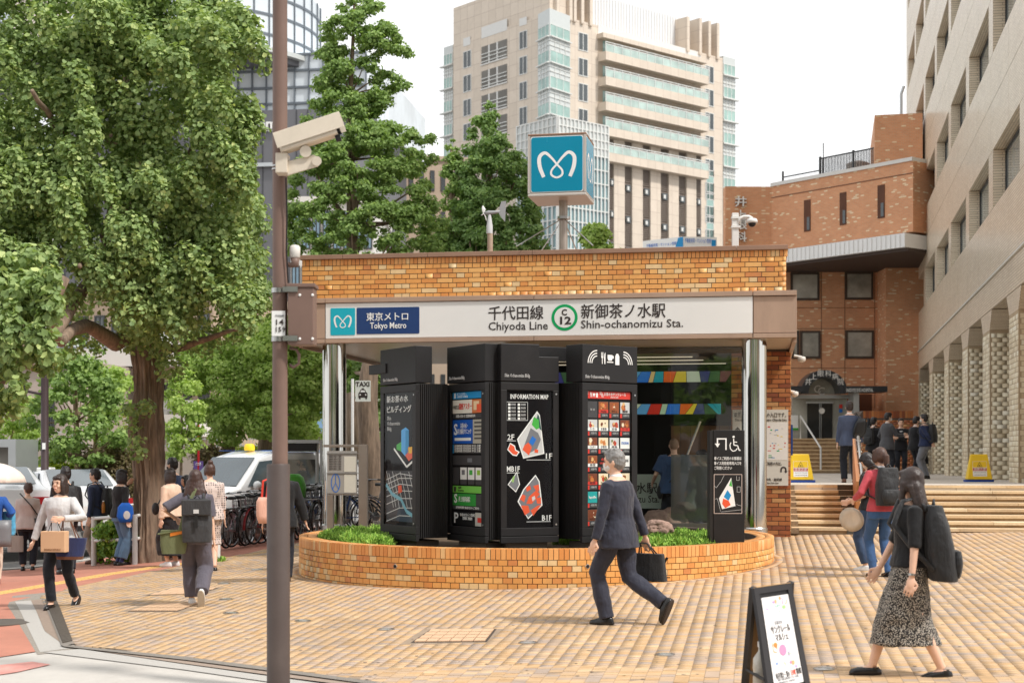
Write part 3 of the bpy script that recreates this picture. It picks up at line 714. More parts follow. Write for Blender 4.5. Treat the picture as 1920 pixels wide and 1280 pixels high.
ut('C',1053,1063,580,592,FS,.311,M_txt,sg,.03,k=1.3);ut('12',1048,1069,594,609,FS,.311,M_txt,sg,.03,k=1.3)
OP=.1
pL,pR=s_at(566,500,OP),s_at(1474,500,OP);ptop=z_(478,OP);pbot=zt1-.0
mb=MB();mb.fbox(FS,pL+.01,pR-.01,BACK,OP-.012,pbot-.04,ptop-.005);mb.build('parapet_core',M_joint,ent)
items=[];soli=[]
pitch=.0752;z0=pbot+.004
rows=7
for r_ in range(rows):
 zc=z0+pitch*(r_+.5);full=(r_%2==1);L=.2475 if full else .12375
 s0=pL-(.06 if full else 0)
 while s0<pR-.01:
  a,b=max(s0,pL),min(s0+L,pR)
  if b-a>.03:
   dz=R.uniform(-.0012,.0012)
   items.append(((b-a)*(2 if R.random()<.97 else 1)+.001*r_,FS.P((a+b)/2,OP-.03+dz,zc),(b-a-.0095,.06,pitch-.0105),TH))
  s0+=L
zc0=z0+pitch*rows;hs=ptop-zc0
s0=pL
while s0<pR-.02:
 soli.append((1,FS.P(s0+.031,OP-.03,zc0+hs/2),(.053,.06,hs-.006),TH));s0+=.062
pieces('brick',items,M_brick,ent,limit=300)
pieces('soldier_brick',soli,M_sold,ent,limit=150)
items=[]
for r_ in range(rows+1):
 for j in range(28):
  items.append((0,FS.P(pR-.03,OP-.09-j*.185-(.06 if r_%2 else 0),z0+pitch*(r_+.5)),(.06,.175,pitch-.01),TH))
pieces('side_brick',items,M_brick,ent,limit=0)
for a,b in((pL-.03,s_at(643,480,OP)),(s_at(643,480,OP)+.004,s_at(802,480,OP)),(s_at(802,480,OP)+.004,s_at(998,480,OP)),(s_at(998,480,OP)+.004,s_at(1380,480,OP)),(s_at(1380,480,OP)+.004,pR+.03)):
 mb=MB();mb.fbox(FS,a,b,BACK-.03,OP+.04,ptop,ptop+.07);mb.build('coping',M_cap,ent,bevel=.006)
for u,D in((627,23.44),(1414,22.4)):
 p=at(u,900,D);zb=gz(p.x,p.y)-.1
 mb=MB();mb.lathe((p.x,p.y,0),[(.185,zb),(.185,zb1-.001)],40);c_=mb.build('column',M_chrome,ent,smooth='auto')
 mb=MB();mb.lathe((p.x,p.y,0),[(.2,zb),(.2,PZ+.02),(.187,PZ+.04)],32);mb.build('base_collar',M_steel,c_)
zf=PZ-.03
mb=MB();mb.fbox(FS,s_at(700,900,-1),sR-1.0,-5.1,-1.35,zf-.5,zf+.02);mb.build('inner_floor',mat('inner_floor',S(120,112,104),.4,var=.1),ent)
gp0,gp1=FS.uv(1090,800,-1.3)[0],FS.uv(1393,800,-1.3)[0]
gl=MB();gl.fbox(FS,gp0,FS.uv(1257,800,-1.3)[0]-.004,-1.308,-1.3,zf+.06,zb1-.002);gl.build('glass_pane',M_glass,ent)
gl=MB();gl.fbox(FS,FS.uv(1257,800,-1.3)[0]+.004,gp1,-1.308,-1.3,zf+.06,zb1-.002);gl.build('glass_pane',M_glass,ent)
mb=MB();mb.fbox(FS,FS.uv(700,800,-1.3)[0],gp1,-1.36,-1.26,zf-.1,zf+.06);mb.build('glass_sill',M_steel,ent)
fm=glassmat('reflection_haze',(.55,.58,.55),.18,.35)  # pale reflection on the glass, put in as a separate tinted pane
mb=MB();mb.fbox(FS,FS.uv(1258,900,-1.4)[0],FS.uv(1336,900,-1.4)[0],-1.408,-1.4,zf+.07,FS.uv(1290,852,-1.4)[1]);mb.build('reflection_haze_pane',fm,ent)
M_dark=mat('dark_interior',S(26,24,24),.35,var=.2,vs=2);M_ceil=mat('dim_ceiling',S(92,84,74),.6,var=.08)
w0,w1=FS.uv(1010,800,-4.6)[0],FS.uv(1392,800,-4.6)[0]
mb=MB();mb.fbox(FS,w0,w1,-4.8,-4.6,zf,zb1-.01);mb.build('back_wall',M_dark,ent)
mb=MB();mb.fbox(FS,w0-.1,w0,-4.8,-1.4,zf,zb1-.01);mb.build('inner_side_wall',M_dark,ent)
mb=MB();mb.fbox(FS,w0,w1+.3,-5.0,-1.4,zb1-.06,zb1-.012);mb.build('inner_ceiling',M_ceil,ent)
def emit(name,col,st):
 m,nt,b=newmat(name);b.inputs['Emission Color'].default_value=tuple(col)+(1,);b.inputs['Emission Strength'].default_value=st
 b.inputs['Base Color'].default_value=tuple(col)+(1,);MATS[name]=m;return m
M_tube=emit('tube_light',(1,.88,.66),.32)
for o_,u1,vv in((-1.9,1310,655),(-2.8,1330,678),(-3.8,1372,690)):
 mb=MB();mb.fbox(FS,w0+.3,FS.uv(u1,vv,o_)[0],o_-.05,o_+.05,zb1-.12,zb1-.065);lf=mb.build('light_fitting',mat('fitting',S(150,142,126),.5),ent)
 mb=MB();mb.fbox(FS,w0+.35,FS.uv(u1,vv,o_)[0]-.1,o_-.02,o_+.02,zb1-.135,zb1-.121);mb.build('tube',M_tube,lf)
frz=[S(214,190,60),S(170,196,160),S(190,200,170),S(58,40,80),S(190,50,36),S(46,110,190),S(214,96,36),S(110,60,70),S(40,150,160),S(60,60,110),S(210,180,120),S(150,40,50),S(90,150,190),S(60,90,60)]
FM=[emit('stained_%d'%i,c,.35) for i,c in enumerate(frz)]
for nm,(v0,v1,ua,ub,oo) in{'upper':(696,716,1040,1374,-4.3),'lower':(757,776,1120,1352,-3.4)}.items():
 f=thing('stained_glass_frieze',{'upper':'upper band of coloured stained glass across the dark station hall','lower':'lower band of coloured stained glass above the wooden counter'}[nm],'stained glass',FS.P(FS.uv(1200,v1,oo)[0],oo,FS.uv(1200,v1,oo)[1]),group='stained glass bands')
 a,b=FS.uv(ua,v0,oo)[0],FS.uv(ub,v0,oo)[0];zt,zb=FS.uv(1280,v0,oo)[1],FS.uv(1280,v1,oo)[1]
 mb=MB();mb.fbox(FS,a-.02,b+.02,oo-.03,oo-.01,zb-.02,zt+.02);mb.build('lead_frame',M_dark,f)
 rr=random.Random(3 if nm=='upper' else 9);x0=x1=a
 while x0<b-.03:
  w0_,w1_=rr.uniform(.06,.26),rr.uniform(.06,.26)
  n0,n1=min(x0+w0_,b),min(x1+w1_,b)
  if abs(n0-n1)>.2:n1=n0
  mb=MB();k=4;poly=[(x0,zt),]
  bo=rr.uniform(-.03,.03)
  poly=[(x0+.005,zt),((x0+x1)/2+.005,(zt+zb)/2),(x1+.005,zb),(n1-.004,zb),((n0+n1)/2-.004,(zt+zb)/2),(n0-.004,zt)]
  mb.fprism(FS,poly,oo-.008,oo);mb.build('glass_piece',rr.choice(FM),f);x0,x1=n0,n1
ct=thing('wooden_counter','wood panelled counter with black top inside the glass hall','counter',FS.P(FS.uv(1310,850,-3)[0],-3,zf))
a,b=FS.uv(1258,800,-3)[0],FS.uv(1380,800,-3)[0];zt=FS.uv(1300,797,-3)[1]
mb=MB();mb.fbox(FS,a,b,-3.6,-3.04,zf,zt);mb.build('carcass',mat('wood_dark',S(110,78,52),.5),ct)
mb=MB();mb.fbox(FS,a-.03,b,-3.65,-2.98,zt+.002,zt+.06);mb.build('black_top',M_blk,ct)
k=0;x=a
while x<b-.1:
 mb=MB();mb.fbox(FS,x+.005,x+.16,-3.04,-3.0,zf+.05,zt-.01);mb.build('plank',mat('wood_plank',S(150,110,74),.5,var=.25,vs=6,stretch=(1,1,.15)),ct);x+=.165
pl=thing('barrier_arm','slanting metal barrier arm in front of the wooden counter','barrier',FS.P(FS.uv(1285,852,-2.4)[0],-2.4,zf))
mb=MB();mb.tube([FS.P(FS.uv(1278,880,-2.4)[0],-2.4,FS.uv(1278,880,-2.4)[1]),FS.P(FS.uv(1314,787,-2.4)[0],-2.4,FS.uv(1314,787,-2.4)[1])],.022,8);mb.build('arm',M_steel,pl)
mb=MB();mb.tube([FS.P(FS.uv(1278,880,-2.4)[0],-2.4,zf),FS.P(FS.uv(1278,880,-2.4)[0],-2.4,FS.uv(1278,880,-2.4)[1])],.03,8);mb.build('post',M_blk,pl)
mb=MB();mb.ell(FS.P(FS.uv(1315,787,-2.4)[0],-2.4,FS.uv(1315,787,-2.4)[1]),.05,.03,.03);mb.build('head',M_blk,pl)
inn=thing('indoor_station_sign','low pale station name board behind the man in the blue shirt','sign',FS.P(FS.uv(1270,950,-2.3)[0],-2.3,zf))
a,b=FS.uv(1150,900,-2.3)[0],FS.uv(1336,900,-2.3)[0];zt,zb=FS.uv(1270,889,-2.3)[1],FS.uv(1270,953,-2.3)[1]
mb=MB();mb.fbox(FS,a,b,-2.34,-2.3,zb,zt);ib=mb.build('board',mat('board_pale',S(190,202,188),.4,var=.03),inn)
mb=MB();mb.fbox(FS,a+.1,a+.16,-2.33,-2.31,zf,zb-.003);mb.fbox(FS,b-.16,b-.1,-2.33,-2.31,zf,zb-.003);mb.build('stand',M_blk,inn)
ut('新御茶ノ水駅',1110,1232,906,926,FS,-2.297,M_txt,ib,.015);ut('Shin-ochanomizu Sta.',1108,1236,928,943,FS,-2.297,M_txt,ib,.004,k=1.25)
for q,t_ in((922,'JC'),(943,'JB')):ut(t_,1318,1326,q-4,q+4,FS,-2.297,M_txt,ib,.01)
rock(at(1245,990,24.2),.42,.3,.32,'dark brown rock behind the glass at the feet of the man in blue',5)
wf=Fr((1483-CX)/F*24.45,24.45,TH);wall=thing('brick_wall','orange brick side wall of the station behind the right chrome column','wall',wf.P(-.3,0,gz(4.4,24.4)))
wz0=gz(4.5,24.4)-.02;wz1=zb1-.005;wl=wf.uv(1371,800)[0]
mb=MB();mb.fbox(wf,wl,-.008,-3.2,-.012,wz0,wz1);mb.build('wall_core',M_joint,wall)
M_br2=piece_mat('brown_brick',[(4,S(176,108,62)),(3,S(162,92,54)),(2,S(188,124,74)),(1,S(196,146,96)),(1,S(140,76,48))],.6,var=.12,bump=.3,grime=.25)
items=[];side=[];nrow=int((wz1-wz0)/.075)
for r_ in range(nrow):
 x=wl-(.11 if r_%2 else 0)
 while x<-.02:
  a,b=max(x,wl),min(x+.22,0)
  if b-a>.03:items.append((1,wf.P((a+b)/2,-.03,wz0+.075*(r_+.5)),(b-a-.01,.06,.064),TH))
  x+=.22
 for j in range(14):side.append((0,wf.P(-.03,-.17-j*.22-(.1 if r_%2 else 0),wz0+.075*(r_+.5)),(.06,.21,.064),TH))
pieces('brick',items,M_br2,wall);pieces('side_brick',side,M_brick,wall,limit=0)
mp_=thing('wall_map_sign','tall white line guide sign with map on the brick wall behind the right column','sign',wf.P(-.5,.02,wf.uv(1430,910)[1]))
a=wf.uv(1373.5,768,.03);b=wf.uv(1478,910,.03)
mb=MB();mb.fbox(wf,a[0],b[0],.003,.03,b[1],a[1]);mpb=mb.build('board',mat('sign_grey',S(214,210,200),.4,var=.04),mp_)
W=lambda body,u0,u1,v0,v1,m=M_txt,bold=.01,k=1.12:ut(body,u0,u1,v0,v1,wf,.031,m,mpb,bold,k=k)
W('東京メトロ千代田線の入口です。',1378,1476,774,783,bold=.008);W('This entrance is for Tokyo Metro Chiyoda Line.',1378,1476,784,790)
W('ここは',1375,1389,770,776);W('ご利用の方は。',1436,1467,866,873);W('中央・総武線',1436,1466,896,902,k=1);W('Chuo-Sobu Line',1436,1460,903,907)
def ubox(u0,u1,v0,v1,fr,o0,o1,m,name,parent):
 a=fr.uv(u0,v1,o1);b=fr.uv(u1,v0,o1);mb=MB();mb.fbox(fr,a[0],b[0],o0,o1,a[1],b[1]);return mb.build(name,m,parent)
ubox(1437,1476,792,862,wf,.0305,.0325,flat('map_pale',S(232,228,222)),'map_print',mpb)
rr=random.Random(5)
for k in range(26):
 u,v=rr.uniform(1439,1472),rr.uniform(796,858);c_=rr.choice([M_grn,flat('map_red',S(206,60,50)),flat('map_yel',S(226,196,60)),flat('map_grey',S(170,175,180)),flat('map_blue',S(120,160,200))])
 ubox(u,u+rr.uniform(1.5,7),v,v+rr.uniform(1,2.2),wf,.0326,.0334,c_,'map_mark',mpb)
ubox(1377,1391,806,808,wf,.0305,.032,M_txt,'print_mark',mpb)
q=[wf.uv(*p,.032) for p in((1383,800),(1378,805),(1380,806.5),(1382,804.5),(1382,816),(1384,816),(1384,804.5),(1386,806.5),(1388,805))]
mb=MB();mb.fprism(wf,q,.0305,.0325);mb.build('up_arrow',M_txt,mpb)
def arcarrow(fr,cu,cv,r,o,m,parent,t=1.6):
 mb=MB();pts=[(cu-r,cv+r*1.1)]+[(cu-r*math.cos(a),cv-r*math.sin(a)) for a in[math.pi*k/10 for k in range(11)]]+[(cu+r,cv+r*.9)]
 for a,b in zip(pts,pts[1:]):
  P0,P1=fr.uv(*a,o),fr.uv(*b,o);dx,dz=P1[0]-P0[0],P1[1]-P0[1];L=math.hypot(dx,dz);tt=t*.008;nx,nz=-dz/L*tt,dx/L*tt
  mb.add([fr.P(P0[0]-nx,o,P0[1]-nz),fr.P(P1[0]-nx,o,P1[1]-nz),fr.P(P1[0]+nx,o,P1[1]+nz),fr.P(P0[0]+nx,o,P0[1]+nz)],[(0,1,2,3)])
 q=[fr.uv(*p,o) for p in((cu+r-3.5,cv+r*.6),(cu+r,cv+r*1.5),(cu+r+3.5,cv+r*.6))];mb.add([fr.P(a,o,b) for a,b in q],[(0,1,2)])
 mb.build('turn_arrow',m,parent)
arcarrow(wf,1469,880,4.5,.033,M_txt,mpb)
t=thing('blue_strip_sign','narrow blue strip on the outer edge of the station brick wall','sign',wf.P(.01,-.2,wf.uv(1483,853)[1]))
mb=MB();mb.fbox(wf,.002,.03,-.35,.0,wf.uv(1483,853)[1],wf.uv(1483,796)[1]);mb.build('strip',flat('deep_blue',S(38,66,128)),t)
for k,(u,v,lab) in enumerate([(1503,674,'small grey dome camera under the right end of the canopy'),(1490,739,'small white dome camera on the side of the station wall')]):
 p=at(u,v,23.2 if k==0 else 24.6);t=thing('dome_camera',lab,'security camera',p)
 mb=MB();mb.lathe(p,[(.03,.05),(.06,.04),(.065,.0),(.05,-.03),(.01,-.045)],16);mb.build('housing',mat('cam_white',S(210,204,196),.4),t,smooth=True)
 mb=MB();mb.tube([p+Vector((0,0,.04)),p+Vector((-.12,0,.06))],.02,8);mb.build('bracket',MATS['cam_white'],t)
cu=Fr(at(1044,600,23.5).x,23.5,-rad(10.8))
cube=thing('station_sign_cube','teal cube sign with white looped M emblem on a pole above the roof','sign',cu.P(0,-.45,ptop))
a=cu.uv(989.5,252);b=cu.uv(1099,366);ca,cb,cz0,cz1=a[0],b[0],b[1],a[1];W_=cb-ca
M_frame=mat('lamp_frame',S(205,198,190),.35,metal=.3,var=.05)
mb=MB();mb.fbox(cu,ca+.02,cb-.02,-W_+.02,-.02,cz0+.02,cz1-.02);mb.build('body',M_frame,cube)
mb=MB();mb.fbox(cu,ca,cb,-W_,0,cz1-.03,cz1);mb.build('top_plate',M_cap,cube,bevel=.01)
mb=MB();mb.fbox(cu,ca,cb,-W_,0,cz0,cz0+.05);mb.build('bottom_plate',M_frame,cube,bevel=.015)
for s_,o_ in((ca,0),(cb-.035,0),(cb-.035,-W_+.035),(ca,-W_+.035)):
 mb=MB();mb.fbox(cu,s_,s_+.035,o_-.035,o_,cz0+.052,cz1-.032);mb.build('edge_post',M_frame,cube)
M_teal2=mat('cube_teal',S(0,138,170),.25,var=.04,vs=1.5)
fp=rrect(cu,ca+.045,cb-.045,cz0+.065,cz1-.045,-.02,-.004,.04,M_wt,'front_panel',cube)
rrect(cu,ca+.055,cb-.055,cz0+.075,cz1-.055,-.01,.0,.04,M_teal2,'teal_face',fp)
logo(cu,(ca+cb)/2,(cz0+cz1)/2+.0,.0,W_*.66,M_wt,fp)
sf=Fr(cu.P(cb,0,0).x,cu.P(cb,0,0).y,-rad(10.8)+rad(90))
fp2=rrect(sf,.045,W_-.045,cz0+.065,cz1-.045,-.02,-.004,.04,M_wt,'side_panel',cube)
rrect(sf,.055,W_-.055,cz0+.075,cz1-.055,-.01,.0,.04,M_teal2,'teal_face',fp2);logo(sf,W_/2,(cz0+cz1)/2,.0,W_*.66,M_wt,fp2)
pc=cu.P((ca+cb)/2+.03,-W_/2,0)
mb=MB();mb.lathe((pc.x,pc.y,0),[(.07,ptop-.1),(.07,cz0)],20);mb.build('pole',mat('pole_grey',S(170,160,150),.4,metal=.5,var=.15),cube,smooth='auto')
zc=CZ+(850-409)/F*pc.y;mb=MB();mb.lathe((pc.x,pc.y,zc),[(.072,-.03),(.11,-.02),(.11,.02),(.072,.03)],12);mb.build('collar',M_steel,cube)
for u,D in((968,22.4),(1112,22.3),(985,26),(1100,26)):
 e_=at(u,469,D);e_.z=ptop+.07;mb=MB();mb.tube([Vector((pc.x,pc.y,zc)),e_],.009,5);mb.build('guy_wire',M_steel,cube)
p=at(918,470,23);an=thing('wind_vane','grey propeller wind vane on a short rusty pipe above the roof','wind vane',p)
M_ag=mat('vane_grey',S(150,150,152),.45,var=.06)
def ap(u,v):return at(u,v,23)
mb=MB();mb.tube([ap(919,474),ap(919,438)],.042,12);mb.build('pipe',mat('rusty_pipe',S(180,160,140),.7,var=.2,grime=.6,gcol=S(140,80,50)),an,smooth='auto')
mb=MB();mb.tube([ap(918,438),ap(918,424),ap(918,410),ap(918,402)],[.048,.048,.03,.02],12);mb.build('housing',mat('vane_white',S(200,200,202),.4),an,smooth='auto')
mb=MB();mb.tube([ap(908,400),ap(916,399),ap(930,398),ap(938,396)],[.02,.035,.025,.015],10);mb.build('spindle',M_ag,an,smooth=True)
fv=Fr(ap(918,400).x,23,0);mb=MB();mb.fprism(fv,[fv.uv(*q) for q in((934,398),(940,378),(949,377),(947,416),(940,408))],-.01,.01);mb.build('tail_fin',M_ag,an)
for q in((905,386),(902,404),(912,414)):
 mb=MB();mb.tube([ap(907,400),ap((907+q[0])/2+1,(400+q[1])/2),ap(*q)],[.012,.03,.012],8,sq=.3);mb.build('blade',M_wt,an)
p=at(1379,462,22.6);pt=thing('ptz_camera','white dome camera on a curved arm and post above the roof','security camera',p)
M_cw=mat('camera_white',S(222,220,216),.35,var=.05)
def cp(u,v):return at(u,v,22.6)
mb=MB();mb.fbox(Fr(p.x,p.y,0),-.05,.05,-.06,0,cp(0,468).z,cp(0,399).z);mb.build('post',M_cw,pt,bevel=.008)
for v in(408,425):mb=MB();mb.fbox(Fr(p.x,p.y,0),-.06,.07,-.07,.02,cp(0,v+2).z,cp(0,v-2).z);mb.build('clamp',M_cw,pt)
mb=MB();mb.tube([cp(1386,420),cp(1386,410),cp(1394,406),cp(1404,406),cp(1410,410)],[.02,.024,.024,.024,.03],10);mb.build('arm',M_cw,pt,smooth=True)
c=cp(1410,414);mb=MB();mb.lathe(c,[(.03,.04),(.07,.03),(.085,.0),(.085,-.03),(.07,-.035)],18);mb.build('shroud',M_cw,pt,smooth=True)
mb=MB();mb.ell(c+Vector((0,0,-.035)),.062,.062,.062);mb.build('dark_dome',mat('dome_dark',S(20,20,24),.1),pt,smooth=True)
# ============================================================ BLACK INFORMATION PILLARS
def kiosk(label,ua,Da,ub,Db,ztop,up_back,low_back,up_s=(0,0),notch=None):
 xa,xb=(ua-CX)/F*Da,(ub-CX)/F*Db;ang=math.atan2(Db-Da,xb-xa);fr=Fr(xa,Da,ang);W=math.hypot(xb-xa,Db-Da)
 k=thing('information_pillar',label,'information pillar',fr.P(W/2,-low_back/2,PZ-.08),group='black information pillars on the planter')
 z=lambda f:ztop-2.53*f
 mb=MB();mb.fbox(fr,.004,W-.004,-low_back,-.05,z(.985),z(.192));body=mb.build('body',M_blk2,k)
 mb=MB();n_=int((low_back-.06)/.03)
 for i in range(n_):
  o_=-.07-i*.03
  mb.fbox(fr,W-.004,W+.012,o_-.014,o_,z(.98),z(.195));mb.fbox(fr,-.012,.004,o_-.014,o_,z(.98),z(.195))
 rb=mb.build('ribs',M_blk2,body);rb['kind']='stuff'
 mb=MB()
 if notch:
  mb.fprism(fr,[(0,z(.188)),(W,z(.188)),(W,z(.062)),(W*notch,z(.062)),(W*notch,z(0)),(0,z(0))],-up_back,0)
 else:mb.fbox(fr,up_s[0],W-up_s[1],-up_back,0,z(.188),z(0))
 tb=mb.build('head_box',M_blk,k,bevel=.006)
 mb=MB()
 for(a,b,c,d) in((0,W,z(.232),z(.194)),(0,W,z(.965),z(.925)),(0,.1*W,z(.9249),z(.2321)),(W*.9,W,z(.9249),z(.2321))):mb.fbox(fr,a,b,-.05,0,c,d)
 mb.build('display_frame',M_blk,k,bevel=.004)
 mb=MB();mb.fbox(fr,0,W,-.05,-.002,z(1.0),z(.968));mb.build('foot_panel',M_blk,k,bevel=.004)
 mb=MB();mb.fbox(fr,W*.15,W*.85,-low_back+.05,-.1,PZ-.2,z(1.0));mb.build('plinth',mat('plinth_grey',S(120,112,104),.8),k)
 mb=MB();mb.fbox(fr,.1*W,.9*W,-.049,-.03,z(.925),z(.232));disp=mb.build('display_back',flat('poster_black',S(20,18,20),.5,.1),k)
 mb=MB();mb.fbox(fr,.1*W+.001,.9*W-.001,-.014,-.01,z(.9245),z(.2325));mb.build('glass_pane',M_dglass,k)
 for sx,zz in((W*.95,.25),(W*.95,.91)):
  q=fr.P(sx,0,z(zz));mb=MB();mb.tube([q,fr.P(sx,.008,z(zz))],.012,10);mb.build('lock',M_steel,k)
 return k,fr,W,z,tb,disp
PO=-.0285
def pr(fr,poly,m,parent,name='print',lift=0.):
 mb=MB();mb.fprism(fr,poly,PO-.001+lift,PO+.001+lift);return mb.build(name,m,parent)
def prr(fr,a,b,c,d,m,parent,name='print',lift=0.):return pr(fr,[(a,c),(b,c),(b,d),(a,d)],m,parent,name,lift)
def line(fr,pts,t,m,parent,name='map_line',lift=0.,o=None):
 mb=MB();o=PO+lift if o is None else o
 for a,b in zip(pts,pts[1:]):
  dx,dz=b[0]-a[0],b[1]-a[1];L=math.hypot(dx,dz) or 1;nx,nz=-dz/L*t/2,dx/L*t/2
  mb.add([fr.P(a[0]-nx,o,a[1]-nz),fr.P(b[0]-nx,o,b[1]-nz),fr.P(b[0]+nx,o,b[1]+nz),fr.P(a[0]+nx,o,a[1]+nz)],[(0,1,2,3)])
 return mb.build(name,m,parent)
C_or,C_blue,C_green,C_grey,C_red,C_lgrey=flat('print_orange',S(232,92,56)),flat('print_blue',S(30,110,200)),flat('print_green',S(70,176,70)),flat('print_grey',S(120,122,128)),flat('print_red',S(214,56,44)),flat('print_lgrey',S(205,205,205))
C_sky,C_dg,C_yel=flat('print_sky',S(30,140,200)),flat('print_dgrey',S(66,64,66)),flat('print_yellow',S(236,180,40))
ZK=3.395
k1,f1,W1,z1,tb1,d1=kiosk('black information pillar farthest left, with building name poster and city map',713,20.2,779.5,19.3,ZK,.24,.47)
X=lambda f:W1*f
text('Shin Ochanomizu Bldg.',f1,X(.3),z1(.163),.0,.06,C_lgrey,tb1,width=X(.42))
text('新お茶の水',f1,X(.44),z1(.268),PO,.1,M_wt,d1,.01,width=X(.6));text('ビルディング',f1,X(.48),z1(.322),PO,.1,M_wt,d1,.01,width=X(.68))
for i,t_ in enumerate(('Shin','Ochanomizu','Bldg.')):text(t_,f1,X(.15),z1(.365+.028*i),PO,.075,C_lgrey,d1,width=None,align='LEFT')
pr(f1,[(X(.55),z1(.43)),(X(.67),z1(.415)),(X(.76),z1(.43)),(X(.76),z1(.54)),(X(.66),z1(.565)),(X(.55),z1(.54))],flat('print_ltblue',S(80,170,236)),d1)
pr(f1,[(X(.67),z1(.43)),(X(.76),z1(.43)),(X(.76),z1(.54)),(X(.67),z1(.56))],C_sky,d1,lift=.001)
pr(f1,[(X(.42),z1(.505)),(X(.55),z1(.49)),(X(.55),z1(.54)),(X(.42),z1(.53))],C_green,d1,lift=.0005)
pr(f1,[(X(.66),z1(.56)),(X(.76),z1(.515)),(X(.9),z1(.53)),(X(.9),z1(.565)),(X(.76),z1(.59))],C_or,d1,lift=.001)
pr(f1,[(X(.74),z1(.52)),(X(.86),z1(.515)),(X(.84),z1(.55)),(X(.76),z1(.55))],C_yel,d1,lift=.002)
line(f1,[(X(.34),z1(.525)),(X(.7),z1(.62)),(X(.9),z1(.585))],.03,M_wt,d1)
prr(f1,X(.12),X(.9),z1(.905),z1(.64),flat('map_dark',S(52,54,60)),d1)
pr(f1,[(X(.4),z1(.9)),(X(.5),z1(.8)),(X(.9),z1(.86)),(X(.9),z1(.905)),(X(.45),z1(.905))],flat('map_navy',S(36,58,76)),d1,lift=.0004)
rr=random.Random(4)
xs=[.13,.2,.3,.4,.52,.64,.76,.88]
for i,x in enumerate(xs):line(f1,[(X(x),z1(.645+.01*(i%2))),(X(min(.89,x+.12)),z1(.745)),(X(min(.895,x+.2)),z1(.83+.02*rr.random()))],.012,C_lgrey,d1,lift=.002)
for y in(.66,.685,.715,.75,.79,.84,.88):line(f1,[(X(.13),z1(y+.03)),(X(.5),z1(y-.005)),(X(.89),z1(y+.012*rr.uniform(-1,1)))],.011,C_lgrey,d1,lift=.0015)
line(f1,[(X(.12),z1(.715)),(X(.3),z1(.765)),(X(.55),z1(.79)),(X(.7),z1(.85)),(X(.9),z1(.875))],.05,flat('map_river',S(120,180,200)),d1,lift=.003)
pr(f1,[(X(.46),z1(.72)),(X(.56),z1(.715)),(X(.58),z1(.75)),(X(.48),z1(.76))],C_or,d1,lift=.004)
mb=MB();mb.fbox(f1,-.32,.2,-.06,.02,z1(.125),z1(.075));mb.build('bracket_arm',M_blk,k1,bevel=.004)
k2,f2,W2,z2,tb2,d2=kiosk('black information pillar with stacked office, clinic and parking notices, second from left',838,19.7,909.5,18.9,ZK,.22,.42)
X2=lambda f:W2*f
text('Shin Ochanomizu Bldg.',f2,X2(.27),z2(.163),.0,.06,C_lgrey,tb2,width=X2(.42))
def P2(a,b,c,d,m,lift=0.,nm='notice'):return prr(f2,X2(a),X2(b),z2(d),z2(c),m,d2,nm,lift)
P2(.11,.89,.236,.27,C_sky);text('オフィスタワー',f2,X2(.35),z2(.247),PO,.04,M_wt,d2,width=X2(.25));text('OFFICE TOWER',f2,X2(.37),z2(.26),PO,.04,M_wt,d2,width=X2(.28));P2(.15,.19,.24,.266,M_wt,.001)
P2(.11,.62,.276,.345,flat('print_cream',S(232,226,214)));P2(.62,.89,.276,.345,flat('food_a',S(206,120,70)),.0005);P2(.66,.8,.285,.33,flat('food_b',S(238,210,170)),.001);P2(.74,.87,.3,.34,C_or,.0015)
text('中国名菜',f2,X2(.2),z2(.315),PO,.06,M_txt,d2,width=X2(.15));text('銀座アスター',f2,X2(.45),z2(.312),PO,.09,C_red,d2,.02,width=X2(.33))
P2(.11,.89,.349,.372,C_dg);text('お問い合わせ 営業時間案内',f2,X2(.45),z2(.36),PO,.04,M_wt,d2,width=X2(.5))
P2(.11,.64,.378,.5,flat('clinic_blue',S(20,84,176)));P2(.64,.89,.378,.5,flat('facade_photo',S(176,172,160)),.0004)
for i in range(5):P2(.68,.88,.39+.02*i,.398+.02*i,C_dg,.001)
text('S',f2,X2(.19),z2(.43),PO,.2,M_wt,d2,.02,width=X2(.09));text('お茶の水・\n井上眼科クリニック',f2,X2(.42),z2(.425),PO,.075,M_wt,d2,.01,width=X2(.36));P2(.16,.59,.47,.485,M_wt,.001)
P2(.11,.89,.504,.55,C_dg);
for i in range(3):text('診療時間 受付案内 平日 土曜',f2,X2(.5),z2(.513+.013*i),PO,.035,M_wt,d2,width=X2(.68))
P2(.11,.14,.504,.55,C_sky,.001);P2(.11,.89,.56,.61,C_dg);P2(.5,.62,.575,.595,C_grey,.001)
P2(.11,.28,.622,.71,C_dg)
for i in range(3):
 a=.31+.2*i;P2(a,a+.17,.622,.684,M_wt);P2(a,a+.17,.685,.71,C_dg,.0003);P2(a+.04,a+.12,.635,.66,[C_grey,C_green,flat('lime',S(150,200,60))][i],.001)
P2(.11,.89,.717,.752,flat('lime_bar',S(120,196,80)));text('病院',f2,X2(.3),z2(.727),PO,.035,M_txt,d2,width=X2(.08));text('HOSPITAL',f2,X2(.33),z2(.742),PO,.035,M_txt,d2,width=X2(.16));P2(.14,.2,.722,.748,M_txt,.001)
P2(.11,.72,.757,.818,flat('hosp_green',S(50,150,60)));P2(.72,.89,.757,.818,C_dg,.0004);text('S',f2,X2(.19),z2(.785),PO,.16,M_wt,d2,.02,width=X2(.08));text('井上眼科病院',f2,X2(.42),z2(.787),PO,.075,M_wt,d2,.012,width=X2(.3))
P2(.11,.89,.82,.838,C_dg);text('診療時間 休診日のご案内',f2,X2(.5),z2(.829),PO,.035,M_wt,d2,width=X2(.6))
